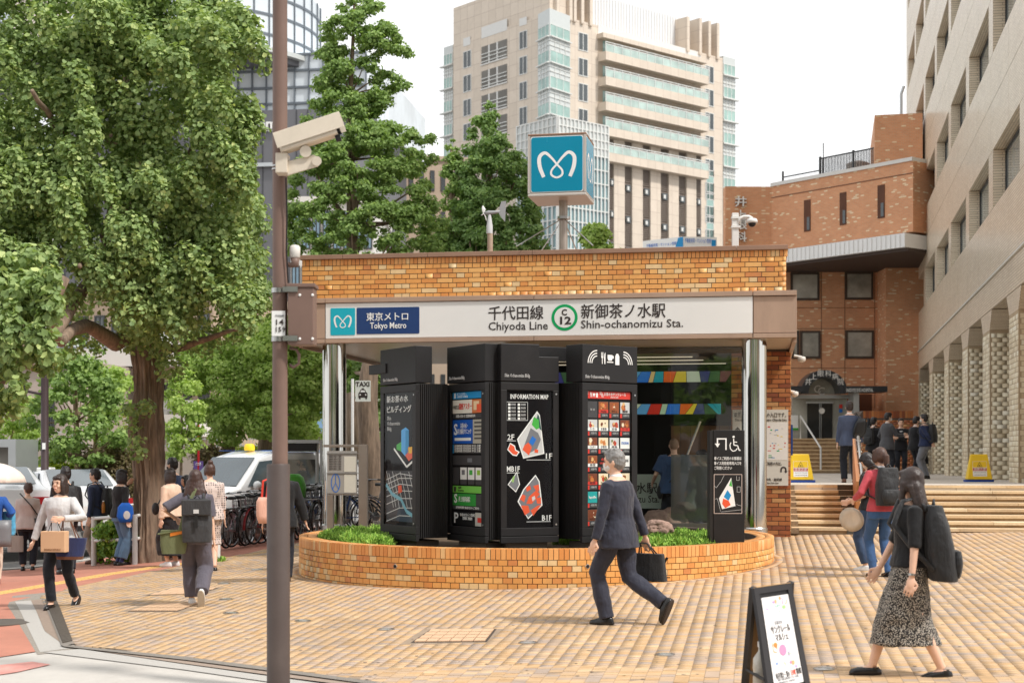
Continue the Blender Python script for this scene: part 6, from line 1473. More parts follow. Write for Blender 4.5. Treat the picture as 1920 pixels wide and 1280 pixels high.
Bp=mat('pale_block',S(204,194,184),.8,var=.06,vs=.5);Bg=mat('grey_block',S(160,158,160),.7,var=.08,vs=.5);Bb=mat('blue_block',S(70,110,170),.6,var=.08,vs=.5);Bt=mat('tan_block',S(178,158,138),.8,var=.1,vs=.5)
Bw=mat('white_block',S(216,212,206),.7,var=.05,vs=.5)
t,fr,L,zt=block('office_block','grey panelled block behind the tall pointed tree, below the glass office',590,705,238,110,15,Bg,cols=4,wfrac=.7,mg=G_blue)
t,fr,L,zt=block('office_block','low cream block with rounded cornice between the trees and the beige tower',700,880,300,120,15,Bt,ang=rad(14),cols=9,wfrac=.4)
t,fr,L,zt=block('office_block','bluish glazed block glimpsed under the tall tree behind the roof',545,700,380,90,12,Bw,cols=8,wfrac=.8,hfrac=.7,mg=G_blue)
t,fr,L,zt=block('apartment_building','pale apartment building with white bands and blue balconies behind the left trees',110,400,560,64,12,Bt,ang=rad(-20),cols=9,wfrac=.6,hfrac=.55,fl=2.9)
for r_ in range(5):
 z=zt-2.9*r_;mb=MB();mb.fbox(fr,0,L,.06,1.2,z-2.9,z-2.0);mb.build('balcony',Bw if r_<2 else Bb,t)
 mb=MB();mb.fbox(fr,0,L,1.12,1.2,z-1.85,z-1.8);mb.build('rail',M_alu,t)
 for j in range(5):s=L*(j+.3)/5;mb=MB();mb.fbox(fr,s,s+.7,.1,.5,z-2.0,z-1.4);mb.build('ac_unit',M_wfr,t)
t,fr,L,zt=block('apartment_building','greyish beige wall of a building at the far left behind the sparse tree',-60,128,690,56,12,mat('taupe_wall',S(172,158,148),.85,var=.06,vs=.6),ang=rad(-6),cols=3,wfrac=.2,hfrac=.4)
t,fr,L,zt=block('glass_tower','blue grey glass tower seen through the gap in the near ginkgo',60,150,260,150,18,mat('steel_blue',S(140,160,176),.3,var=.1,vs=.4),cols=7,wfrac=.85,hfrac=.75,mg=G_blue,ang=rad(10))
t,fr,L,zt=block('white_tower','white block visible through leaves at the far left',-80,70,330,130,18,Bw,cols=8,wfrac=.5)
t,fr,L,zt=block('apartment_building','building with blue panels and roof behind the street trees and taxi',330,640,690,70,12,Bt,cols=8,wfrac=.6,fl=3.0)
for r_ in range(3):
 z=zt-3*r_;mb=MB();mb.fbox(fr,0,L,.06,.9,z-3.0,z-2.0);mb.build('balcony',Bb if r_ else mat('sky_blue_roof',S(130,170,210),.5),t)
fw_=Fr(at(180,880,50).x,50,rad(2));tw_=thing('retaining_wall','long grey wall topped by a wire fence across the street behind the trees','wall',fw_.P(4,0,0))
zb_=gz(-8,50);mb=MB();mb.fbox(fw_,-8,12,-.3,0,zb_-1,fw_.uv(500,838)[1]);mb.build('wall_body',mat('grey_wall',S(150,138,130),.85,var=.1,vs=1),tw_)
for k in range(26):mb=MB();s=-8+k*.8;mb.fbox(fw_,s-.03,s+.03,-.15,-.09,fw_.uv(500,838)[1],fw_.uv(500,806)[1]);mb.build('fence_post',M_alu,tw_)
mb=MB()
for k in range(200):s=-8+k*.1;mb.fbox(fw_,s-.006,s+.006,-.13,-.118,fw_.uv(500,838)[1],fw_.uv(500,808)[1])
for z in(-0,.25,.5):mb.fbox(fw_,-8,12,-.135,-.12,fw_.uv(500,836)[1]+z*.9,fw_.uv(500,836)[1]+z*.9+.03)
mb.build('fence_wire',M_alu,tw_)['kind']='stuff'
p=at(1275,455,60);adf=Fr(p.x,p.y,rad(8));ad=thing('billboard_box','white and blue advertising box peeking over the station roof at right','billboard',adf.P(0,-1,8))
def adp(a,b,c,d,o0,o1,m,nm='panel'):
 A_,B_=adf.uv(a,d),adf.uv(b,c);mb=MB();mb.fbox(adf,A_[0],B_[0],o0,o1,A_[1],B_[1]);return mb.build(nm,m,ad)
adp(1281,1344,445,480,-1.2,0,M_wt,'body');lf_=Fr(adf.P(adf.uv(1281,460)[0],0,0).x,adf.P(adf.uv(1281,460)[0],0,0).y,rad(-35))
A_=lf_.uv(1205,460)[0];mb=MB();mb.fprism(lf_,[(A_,lf_.uv(1205,480)[1]),(0,adf.uv(1281,480)[1]),(0,adf.uv(1281,443.5)[1]),(A_,lf_.uv(1205,452)[1])],-1,0);mb.build('side_body',M_wt,ad)
mb=MB();mb.fprism(lf_,[(lf_.uv(1262,460)[0],lf_.uv(1262,480)[1]),(0,adf.uv(1281,480)[1]),(0,adf.uv(1281,444)[1]),(lf_.uv(1272,446)[0],lf_.uv(1272,446)[1])],.0,.02);mb.build('blue_mark',C_sky,ad)
adp(1334,1342,450,480,.0,.02,C_sky,'blue_mark')
ut('不動産売買・マンション管理',1212,1268,456,462,lf_,.02,C_blue,ad);ut('不動産売買・マンション管理',1284,1333,448,456,adf,.02,C_blue,ad)
hs=thing('brick_hospital','red brown brick hospital with overhanging upper storey and arched entrance','building',(18,62,1))
M_hb=brickuv('hospital_brick',.17,.06,S(216,154,112),S(206,142,100),S(200,166,140),.006,.7,var=.09,pale=S(232,206,170),accent=.08,bump=.2)
HF=Fr(at(1480,700,62).x,62,rad(0))
hz=lambda v,u=1560:HF.uv(u,v)[1];hx=lambda u:HF.uv(u,600)[0]
mb=MB();mb.fbox(HF,hx(1380),hx(1645),-8,0,0,hz(480));lw=mb.build('lower_wall',M_hb,hs)
mb=MB();mb.fbox(HF,hx(1645),hx(1760),-8,1.4,0,hz(470));pw=mb.build('side_wall',M_hb,hs)
for v in(497,577,616,690,733):mb=MB();mb.fbox(HF,hx(1480),hx(1644.5),.0,.012,hz(v)-.012,hz(v)+.012);mb.build('wall_joint',mat('joint_dark',S(130,92,70),.9),hs)
for u in(1540,1584,1640):mb=MB();mb.fbox(HF,hx(u)-.012,hx(u)+.012,.0,.0125,hz(765),hz(498));mb.build('wall_joint',MATS['joint_dark'],hs)
for u0,u1,v0,v1 in((1482,1536,511,563),(1584,1637,510,562),(1500,1538,620,672),(1585,1638,619,672),(1484,1498,620,672)):
 w_=hx(u1)-hx(u0);h=hz(v0)-hz(v1);me=winmesh(w_,h,1,1,mat('bronze_frame',S(70,56,46),.5),mat('hospital_glass',S(160,156,146),.12,var=.5,vs=1.2,spec=.9),.09,.12)
 inst('window',me[0],lw,HF.P(hx(u0),.04,hz(v1)),HF.a,[('pane',me[1])])
 for j in range(5):
  mb=MB();s=hx(u0)+w_*(.15+.16*j);mb.fbox(HF,s,s+.12,-.03,-.02+.002*j,hz(v1)+.12,hz(v0)-.12)
  mb.build('curtain',mat('curtain',S(160,156,140),.7,var=.2,vs=8),lw) if v0<600 else None
UF=Fr(at(1447,400,61).x,61,math.atan2(-5.2,at(1700,400,55.8).x-at(1447,400,61).x))
q=lambda u,v:UF.uv(u,v)
e_u=q(1712,400)[0];zt=(q(1447,352)[1]+q(1697,302)[1])/2;zb0_=(q(1470,466)[1]+q(1700,440)[1])/2
ub=MB();ub.fbox(UF,0,e_u,-6,0,q(1560,455)[1],zt);up=ub.build('upper_wall',M_hb,hs)
l2=Fr(at(1447,400,61).x,61,rad(2));s_l=l2.uv(1360,400)[0]
mb=MB();mb.fbox(l2,s_l,0,-.5,0,l2.uv(1400,500)[1],zt+.0);mb.build('upper_wall',M_hb,hs)
mb=MB();mb.fbox(UF,-.02,e_u,-6.1,.06,zt,zt+.14);mb.build('coping',M_tw2,up)
mb=MB();mb.fbox(UF,0,e_u,.0,.012,q(1560,352)[1],q(1560,350)[1]);mb.build('wall_joint',MATS['joint_dark'],up)
zz0,zz1=q(1580,482)[1],q(1580,457)[1]
mb=MB();mb.fbox(UF,-.5,e_u,-6.5,.5,zz0,zz1);ev=mb.build('metal_eave',mat('metal_eave',S(232,232,232),.5,var=.04),hs)
for k in range(34):s=-.4+k*(e_u+.4)/34;mb=MB();mb.fbox(UF,s-.012,s+.012,.5,.53,zz0+.02,zz1-.02);mb.build('eave_seam',MATS['metal_eave'],ev)
mb=MB();mb.fbox(UF,-.5,e_u,-6.5,.3,zz0-.12,zz0-.002);mb.build('soffit',mat('brown_soffit',S(70,56,50),.7),hs)
for u0,u1,v0,v1 in((1508,1520,376,433),(1575,1587,362,421),(1646,1659,348,408)):
 a,b=q(u0,v0),q(u1,v1);mb=MB();mb.fbox(UF,a[0],b[0],.0,.025,b[1],a[1]);wq=mb.build('slit_window',mat('slit_dark',S(96,60,42),.8,var=.3,vs=2),up)
 mb=MB();mb.fbox(UF,a[0]+(b[0]-a[0])*.5,b[0]-.03,.026,.04,b[1]+.05,b[1]+(a[1]-b[1])*.45);mb.build('pane',G_dark,wq)
mb=MB();TF=Fr(at(1690,300,57).x,57,rad(-12));x0=TF.uv(1640,250)[0];mb.fbox(TF,x0,TF.uv(1730,250)[0],-6,0,zt+.1,TF.uv(1665,215)[1]);mb.build('roof_tower',M_hb,hs)
rt=thing('roof_railing','thin dark railing with vertical bars on the hospital roof','railing',UF.P(3,-1,zt+.15))
a,b=q(1507,330)[0],q(1634,330)[0];zr=UF.uv(1570,290)[1]+.25
mb=MB();mb.fbox(UF,a,b,-1.03,-.98,zr-.05,zr);mb.build('top_rail',M_dfr,rt)
for k in range(3):s=a+(b-a)*k/2;mb=MB();mb.fbox(UF,s-.04,s+.04,-1.04,-.97,zt+.15,zr+.05);mb.build('post',M_dfr,rt)
for k in range(44):s=a+(b-a)*(k+.5)/44;mb=MB();mb.fbox(UF,s-.012,s+.012,-1.02,-.99,zt+.15,zr-.05);mb.build('bar',M_dfr,rt)
a2=q(1437,330)[0];mb=MB();mb.fbox(UF,a2,a,-1.03,-.99,q(1470,322)[1],q(1470,320)[1]);mb.fbox(UF,a2-.03,a2+.03,-1.04,-.98,zt,q(1437,316)[1]);mb.build('side_rail',M_dfr,rt)
mb=MB();mb.tube([UF.P(q(1513,300)[0],-1,zt),UF.P(q(1513,300)[0],-1,q(1513,262)[1])],.02,6);mb.build('antenna',M_dfr,rt)
vt_=thing('roof_vent','small beige ventilator on the hospital roof behind the railing','ventilator',UF.P(q(1548,325)[0],-2,zt+.15));mb=MB();mb.lathe(UF.P(q(1548,325)[0],-2,zt+.15),[(.35,0),(.35,.3),(.5,.35),(.45,.6),(.2,.7)],16);mb.build('hood',Bp,vt_)
pp=thing('roof_pipes','grey pipe bend on the roof tower beside the tall tiled building','pipe',TF.P(TF.uv(1693,180)[0],-1,zt+5));mb=MB();mb.tube([TF.P(TF.uv(1692,200)[0],-1,TF.uv(1692,215)[1]),TF.P(TF.uv(1692,200)[0],-1,TF.uv(1692,165)[1]),TF.P(TF.uv(1697,200)[0],-1,TF.uv(1697,150)[1])],.06,8);mb.build('pipe',M_alu,pp)
M_let=mat('metal_lettering',S(232,230,226),.4)
for c,v0 in(('井',370),('上',395),('眼',413),('科',436)):ut(c,1378,1399,v0,v0+20,l2,.03,M_let,hs,.03,k=1.0,ext=.06)
EF=Fr(at(1500,800,60).x,60,0);ex=lambda u:EF.uv(u,750)[0];ez=lambda v:EF.uv(1540,v)[1]
ar=thing('hospital_entrance','arched dark canopy with lettering over glass hospital doors','entrance',EF.P(ex(1535),.5,ez(822)))
cx_,cz_,r1,r2_=ex(1535),ez(739),ex(1578)-ex(1535),ex(1564)-ex(1535)
poly=[(cx_+r1*math.cos(a),cz_+r1*math.sin(a)) for a in[math.pi*k/24 for k in range(25)]]+[(cx_+r2_*math.cos(a),cz_+r2_*math.sin(a)) for a in[math.pi-math.pi*k/24 for k in range(25)]]
M_can=mat('dark_canopy',S(58,60,64),.35,metal=.3,var=.08)
for i in range(24):mb=MB();mb.fprism(EF,[poly[i],poly[i+1],poly[48-i],poly[49-i]],.0,1.1);mb.build('arch_segment',M_can,ar)
mb=MB();mb.fbox(EF,ex(1572),ex(1650),.0,1.2,ez(737),ez(726));cb_=mb.build('canopy_beam',M_can,ar)
mb=MB();mb.fbox(EF,ex(1470),ex(1498),.0,1.2,ez(737),ez(726));mb.build('canopy_beam',M_can,ar)
ut('INOUYE EYE HOSPITAL',1587,1637,728,735,EF,1.205,M_wt,cb_,.01,k=1.3)
for i,c in enumerate('井上眼科病院'):
 a=rad(146-i*22.4);rm=(r1+r2_)/2;text(c,EF,cx_+rm*math.cos(a),cz_+rm*math.sin(a),1.1,.28,M_let,ar,rot=0,width=.24,ext=.01)
poly=[(cx_+r2_*math.cos(a),cz_+r2_*math.sin(a)) for a in[math.pi*k/24 for k in range(25)]]
G_ent=mat('entrance_glass',S(168,168,160),.08,var=.5,vs=1.,spec=.9);G_entd=mat('entrance_dark_glass',S(52,54,54),.08,var=.5,vs=1.,spec=.9)
mb=MB();mb.fprism(EF,poly,.0,.1);fl_=mb.build('fanlight',G_ent,ar)
ut('C',1526,1538,722,738,EF,.11,M_let,fl_,.01,k=1.3,ext=.02);ut('C',1533,1546,726,742,EF,.11,M_let,fl_,.01,k=1.3,ext=.02)
mb=MB();mb.fbox(EF,ex(1485),ex(1590),-.4,.2,ez(747),ez(740));mb.build('transom_beam',M_alu,ar)
mb=MB();mb.fbox(EF,ex(1485),ex(1588),-.1,.02,ez(823),ez(747.5));mb.build('side_glass',G_ent,ar)
for a,b in((1513,1537),(1538,1560)):
 mb=MB();mb.fbox(EF,ex(a),ex(b),.03,.07,ez(822),ez(756));dd_=mb.build('door',G_entd,ar);mb=MB();mb.fbox(EF,ex(b if a<1520 else a)-.03,ex(b if a<1520 else a)+.03,.07,.1,ez(822),ez(756));mb.build('door_stile',M_alu,dd_)
mb=MB();mb.fbox(EF,ex(1511),ex(1562),.025,.08,ez(756),ez(753));mb.build('door_head',M_alu,ar)
mb=MB();mb.lathe((0,0,0),[(.12,0),(.12,.03)],14);mb.xform(Matrix.Translation(EF.P(ex(1540),.08,ez(770)))@Matrix.Rotation(rad(90),4,'X'));mb.build('round_sticker',M_let,ar)
mb=MB();mb.fbox(EF,ex(1483),ex(1496),.03,.06,ez(806),ez(778));nn=mb.build('notice',M_wt,ar);mb=MB();mb.fbox(EF,ex(1483),ex(1496),.061,.07,ez(806),ez(802));mb.build('green_bar',C_green,nn)
mb=MB();mb.fbox(EF,ex(1573),ex(1579),.03,.06,ez(765),ez(758));mb.build('red_sticker',C_red,ar);mb=MB();mb.fbox(EF,ex(1573),ex(1579),.03,.06,ez(773),ez(767));mb.build('blue_sticker',C_blue,ar)
mb=MB();mb.fbox(EF,ex(1590),ex(1600),.0,1.0,ez(823),ez(737));mb.build('steel_pillar',M_alu,ar)
mb=MB();mb.fbox(EF,ex(1600),ex(1645),-1.5,-.9,ez(823),ez(737));mb.build('recess_wall',mat('recess_brick',S(110,62,38),.8,var=.15,vs=2),ar)
bs=thing('entrance_steps','upper flight of shallow stone steps to the hospital doors','steps',(at(1530,880,56).x,56,1))
sx0,sx1=at(1484,850,56).x,at(1612,850,56).x
z0=zter(0,56);z1=EF.uv(1530,822)[1]
for i in range(9):
 za=z0+(z1-z0)*(i+1)/9;y0=55.5+i*.45
 mb=MB();mb.box(sx0,sx1+1,y0+.04,62,za-(z1-z0)/9-.3 if i==0 else za-(z1-z0)/9,za-.05);mb.build('riser',M_riser,bs)
 mb=MB();mb.box(sx0,sx1+1,y0,y0+.5,za-.049,za);mb.build('tread',mat('step_cream',S(206,180,144),.75,var=.12),bs)
hr=thing('handrail','upright steel handrail in the middle of the upper steps','handrail',(at(1539,820,56).x,56,zter(0,56)))
mb=MB();x=at(1539,820,55.6).x;mb.tube([(x,55.6,z0),(x,55.6,z0+.95),(x,59.5,z1+.9),(x,59.5,z1)],.035,8);mb.build('rail_tube',M_wfr,hr)
bw=thing('brick_terrace_wall','low orange brick wall with soldier course behind the group of suited men','wall',(at(1650,880,54).x,54,zter(0,54)))
BFm=Fr(at(1605,850,53.5).x,53.5,0);bx0,bx1=0,BFm.uv(1712,850)[0];bz0=zter(0,53)-.02;bz1=BFm.uv(1650,770)[1];czz=BFm.uv(1605,786)[1];cs=BFm.uv(1618,800)[0]
mb=MB();mb.fprism(BFm,[(0,bz0),(bx1,bz0),(bx1,bz1),(cs,bz1),(0,czz)],-1.2,0);mb.build('wall_body',M_joint,bw)
items=[];sol=[];nrw=int((bz1-.26-bz0)/.078)
for r_ in range(nrw):
 x=-(.12 if r_%2 else 0)
 while x<bx1:
  a,b=max(x,0),min(x+.24,bx1);zc=bz0+.078*(r_+.5)
  if b-a>.04 and not(a<cs and zc>czz-.28+(bz1-czz)*a/cs):items.append((R.random(),BFm.P((a+b)/2,.0,zc),(b-a-.012,.03,.066),0))
  x+=.24
x=cs
while x<bx1:sol.append((1,BFm.P(x+.05,.0,bz1-.13),(.088,.034,.25),0));x+=.1
pieces('brick',items,M_br2,bw,limit=0);pieces('soldier_brick',sol,M_br2,bw)
rb=thing('tiled_building','large beige tiled building with deep windows and square pillars along the right edge','building',(14,48,1))
dirv=Vector((.2054,1)).normalized();RF=Fr(4.05,0,math.atan2(dirv.y,dirv.x)-math.pi)
def rs_(D):return-D*math.hypot(1,.2054)
RFs=lambda D:rs_(D)
M_tile=brickuv('long_tile',.42,.062,S(232,218,196),S(220,204,180),S(172,156,136),.007,.38,off=.5,spec=.5,coat=.35,var=.07,bump=.35)
M_tilep=piece_mat('pillar_tile',[(4,S(226,212,182)),(3,S(214,198,166)),(2,S(234,224,196)),(1.5,S(200,182,150)),(1,S(238,230,208))],.4,var=.1,bump=.2,coat=.25,grime=.15)
M_tjoint=mat('tile_joint',S(178,158,130),.9,var=.15)
zcol=2+3.38;zb_=ZT-.35;Dn,Df=28.6,69.0
wtops=[2+7.05+3.6*k for k in range(6)]
ztop_b=2+7.05+3.6*5+2
openD=[(29.9-5.5+.2+5.5*k,29.9-5.5+.2+5.5*k+4.6) for k in range(8)]
openD=[(max(d,29.2),e) for d,e in openD if 31<e<68]
def wpanel(d0,d1,z0,z1,o0=-.5,o1=0.,nm='wall_panel',m=M_tile):
 mb=MB();mb.fbox(RF,RFs(d1)+.008,RFs(d0)-.008,o0,o1,z0+.006,z1-.006);return mb.build(nm,m,rb)
def seg_ds():return[d for d,e in openD]
edges=[Dn]+[(openD[k][1]+openD[k+1][0])/2 for k in range(len(openD)-1)]+[Df]
zs=[zcol]
for d0,d1 in zip(edges,edges[1:]):
 dm=(d0+d1)/2
 for(a,b) in((d0,dm),(dm,d1)):
  wpanel(a,b,zcol,2+4.1);wpanel(a,b,2+4.14,wtops[0]-1.35)
  for k,zt in enumerate(wtops[:-1]):
   wpanel(a,b,zt,zt+1.15);wpanel(a,b,zt+1.15,wtops[k+1]-1.35)
  wpanel(a,b,wtops[-1],ztop_b)
mb=MB();mb.fbox(RF,RFs(Df),RFs(Dn),.0,.05,2+4.1,2+4.135);mb.build('white_string',M_wfr,rb)
mb=MB();mb.fbox(RF,RFs(Df),RFs(Dn),-.52,-.5,zcol,ztop_b);mb.build('wall_core',M_tjoint,rb)
piers=[(Dn,openD[0][0])]+[(openD[k][1],openD[k+1][0]) for k in range(len(openD)-1)]+[(openD[-1][1],Df)]
for k,zt in enumerate(wtops):
 for a,b in piers:wpanel(a,b,zt-1.35,zt,nm='pier')
wg=winmesh(4.6*1.02,1.33,1,1,M_dfr,mat('office_glass',S(168,172,168),.06,var=.35,vs=.8,spec=1.),.05,.06)
wg2=winmesh((openD[0][1]-openD[0][0])*1.02,1.33,1,1,M_dfr,MATS['office_glass'],.05,.06)
for zt in wtops:
 for d,e in openD:
  o=inst('window',(wg if e-d>4.5 else wg2)[0],rb,RF.P(RFs(e),-.3,zt-1.345),RF.a,[('pane',(wg if e-d>4.5 else wg2)[1])])
  mb=MB();mb.fbox(RF,RFs(d)-.16,RFs(d)-.1,-.29,-.25,zt-1.33,zt-.02);mb.build('mullion',M_dfr,rb)
mb=MB();mb.fbox(RF,RFs(Df),RFs(Dn),-14,-.55,zcol+.3,ztop_b-.2);mb.build('inner_mass',M_dark,rb)
mb=MB();mb.fbox(RF,RFs(Dn),RFs(Dn)+.3,-14,.0,zb_,ztop_b);mb.build('end_wall',M_tile,rb)
mb=MB();mb.fbox(RF,RFs(Df),RFs(Dn),-5,-2.6,zb_,zcol);mb.build('ground_glass_wall',G_entd,rb)
mb=MB();mb.fbox(RF,RFs(Df),RFs(Dn),-2.6,-.5,zcol-.02,zcol+.0);mb.build('arcade_soffit',mat('arcade_soffit',S(150,132,108),.7),rb)
pil=[]
Dp=[35.4,40.6,46.6,53.2,60.2,66.5];pw_=1.5
allt=[]
colitems=[]
for ip,D in enumerate([30.3]+Dp):
 s1=RFs(D);s0=s1-pw_
 mb=MB();mb.fbox(RF,s0+.003,s1-.002,-2.0,-.002,zb_,zcol-.45);core=mb.build('pillar_core',M_tjoint,rb)
 mb=MB();mb.add([RF.P(s0,0,zcol-.45),RF.P(s1,0,zcol-.45),RF.P(s1,-2,zcol-.45),RF.P(s0,-2,zcol-.45),RF.P(s0-.45,0,zcol-.01),RF.P(s1+.45,0,zcol-.01),RF.P(s1+.45,-2,zcol-.01),RF.P(s0-.45,-2,zcol-.01)],[(0,3,2,1),(4,5,6,7),(0,1,5,4),(1,2,6,5),(2,3,7,6),(3,0,4,7)],[[(0,0),(1,0),(1,1),(0,1)]]*6)
 mb.build('pillar_head',M_tile,rb)
 th=.108;nrow=int((zcol-.45-zb_)/th)
 for r_ in range(nrow):
  zc=zb_+th*(r_+.5);off=.115 if r_%2 else 0
  x=s0-off
  while x<s1-.02:
   a,b=max(x,s0),min(x+.23,s1)
   if b-a>.04:colitems.append((1000/D+.01*zc,RF.P((a+b)/2,-.012,zc),(b-a-.012,.03,th-.012),RF.a))
   x+=.23
  x=-2.0+off*.9
  while x<-.05 and D<62:
   a,b=x,min(x+.23,-.03)
   if b-a>.04:colitems.append((1300/D+.01*zc,RF.P(s1-.012,(a+b)/2,zc),(.03,b-a-.012,th-.012),RF.a))
   x+=.23
pieces('tile',colitems,M_tilep,rb,limit=300)
for x0,x1,h,m,c,lab in((-60,-30,22,Bt,7,'tan office block across the street behind the viewer'),(-29,-8,30,Bg,6,'grey office block across the street behind the viewer'),(-7,16,18,Bp,7,'pale shop building across the street behind the viewer'),(18,50,26,Bt,8,'tan corner building behind the viewer to the right')):
 t=thing('office_block',lab,'building',(x0,-32,-1));fr=Fr(x1,-30,math.pi)
 L=x1-x0;mb=MB();mb.fbox(fr,0,L,-12,0,-2,h);mb.build('wall',m,t)
 me=winmesh(L/c*.7,1.7,2,1,M_dfr,G_dark,.07,.08)
 for r_ in range(int(h/3.5)):
  for k in range(c):inst('window',me[0],t,fr.P(L*(k+.15)/c,.05,1+3.5*r_),fr.a,[('pane',me[1])])
for k,(x,y) in enumerate(((-18,-16),(-7,-20),(5,-18),(16,-20))):
 cl=[(x+R.uniform(-2.6,2.6),y+R.uniform(-2,2),5.5+R.uniform(-2.5,3),.9,.7) for _ in range(26)]
 b_=Vector((x,y,gz(x,0)-.2));tree('street_tree','round street tree behind the viewer, %s'%['far left','left','near the middle','right'][k],[(b_,.25),(b_+Vector((0,0,3)),.2),(b_+Vector((.2,0,5)),.12)],cl,3200,.3,LM_mid,90+k,limbs=6)
# ============================================================ PEOPLE
M_skin=mat('skin',S(232,188,162),.5,var=.05,vs=20,obj=True,sheen=.1)
def cloth(name,col,rough=.85,fold=.35,pattern=None,spec=.25,var=.1):
 if name in MATS:return MATS[name]
 m,nt,b=newmat(name);P=wpos(nt,True)
 n1=nd(nt,'ShaderNodeTexNoise',Scale=7.,Detail=4.,Roughness=.55)
 mpn=nd(nt,'ShaderNodeMapping');mpn.inputs['Scale'].default_value=(1.6,1.6,.6);nt.links.new(P,mpn.inputs[0]);nt.links.new(mpn.outputs[0],n1.inputs['Vector'])
 mr=nd(nt,'ShaderNodeMapRange');mr.inputs[1].default_value=.3;mr.inputs[2].default_value=.7;mr.inputs[3].default_value=1-var;mr.inputs[4].default_value=1+var
 nt.links.new(n1.outputs['Fac'],mr.inputs[0]);c=mixc(nt,1.,col,mr.outputs[0],'MULTIPLY')
 if pattern:
  kind,col2,sc_=pattern
  if kind=='speckle':
   v_=nd(nt,'ShaderNodeTexVoronoi',Scale=sc_);nt.links.new(P,v_.inputs['Vector']);r2=nd(nt,'ShaderNodeMapRange');r2.inputs[1].default_value=.38;r2.inputs[2].default_value=.46;nt.links.new(v_.outputs['Distance'],r2.inputs[0]);c=mixc(nt,r2.outputs[0],c,col2)
  elif kind=='dots':
   v_=nd(nt,'ShaderNodeTexVoronoi',Scale=sc_,Randomness=0.);nt.links.new(P,v_.inputs['Vector']);r2=nd(nt,'ShaderNodeMapRange');r2.inputs[1].default_value=.36;r2.inputs[2].default_value=.30;nt.links.new(v_.outputs['Distance'],r2.inputs[0]);c=mixc(nt,r2.outputs[0],c,col2)
 nt.links.new(c,b.inputs['Base Color']);b.inputs['Roughness'].default_value=rough;b.inputs['Specular IOR Level'].default_value=spec;b.inputs['Sheen Weight'].default_value=.15
 bp=nd(nt,'ShaderNodeBump',Strength=fold,Distance=.05);nt.links.new(n1.outputs['Fac'],bp.inputs['Height'])
 n3=nd(nt,'ShaderNodeTexNoise',Scale=260.);nt.links.new(P,n3.inputs['Vector']);b2=nd(nt,'ShaderNodeBump',Strength=.15,Distance=.003);nt.links.new(n3.outputs['Fac'],b2.inputs['Height']);nt.links.new(bp.outputs[0],b2.inputs['Normal'])
 nt.links.new(b2.outputs[0],b.inputs['Normal']);MATS[name]=m;return m
def hairmat(name,col):
 m,nt,b=newmat(name);P=wpos(nt,True);mpn=nd(nt,'ShaderNodeMapping');mpn.inputs['Scale'].default_value=(60,60,5);nt.links.new(P,mpn.inputs[0])
 n1=nd(nt,'ShaderNodeTexNoise',Scale=1.5,Detail=3.);nt.links.new(mpn.outputs[0],n1.inputs['Vector'])
 nt.links.new(mixc(nt,n1.outputs['Fac'],tuple(c*.6 for c in col),tuple(c*1.7 for c in col)),b.inputs['Base Color']);b.inputs['Roughness'].default_value=.42;b.inputs['Specular IOR Level'].default_value=.5
 bp=nd(nt,'ShaderNodeBump',Strength=.5,Distance=.01);nt.links.new(n1.outputs['Fac'],bp.inputs['Height']);nt.links.new(bp.outputs[0],b.inputs['Normal']);MATS[name]=m;return m
H_black=hairmat('hair_black',S(36,30,30));H_brown=hairmat('hair_brown',S(74,52,44));H_grey=hairmat('hair_grey',S(120,118,116));H_dkbrown=hairmat('hair_dark_brown',S(52,40,36))
FOLD=bpy.data.textures.new('folds','CLOUDS');FOLD.noise_scale=.11;FOLD.noise_depth=2
V3=Vector
def ik(a,t,l1,l2,hint):
 d=t-a;L=min(d.length,(l1+l2)*.999);dn=d.normalized();x=(l1*l1-l2*l2+L*L)/(2*L);h=math.sqrt(max(0,l1*l1-x*x))
 hv=V3(hint)-dn*V3(hint).dot(dn);hv.normalize();return a+dn*x+hv*h,a+dn*L
HAIRT=bpy.data.textures.new('hair_locks','CLOUDS');HAIRT.noise_scale=.03;HAIRT.noise_depth=2
def remesh(o,vx,fold=0.,sm=5,tex=None):
 r_=o.modifiers.new('r','REMESH');r_.mode='VOXEL';r_.voxel_size=vx;r_.use_smooth_shade=True
 s_=o.modifiers.new('s','SMOOTH');s_.factor=.5;s_.iterations=sm
 if fold:
  d_=o.modifiers.new('d','DISPLACE');d_.texture=tex or FOLD;d_.strength=fold;d_.mid_level=.5;d_.texture_coords='LOCAL'
class Fig:pass
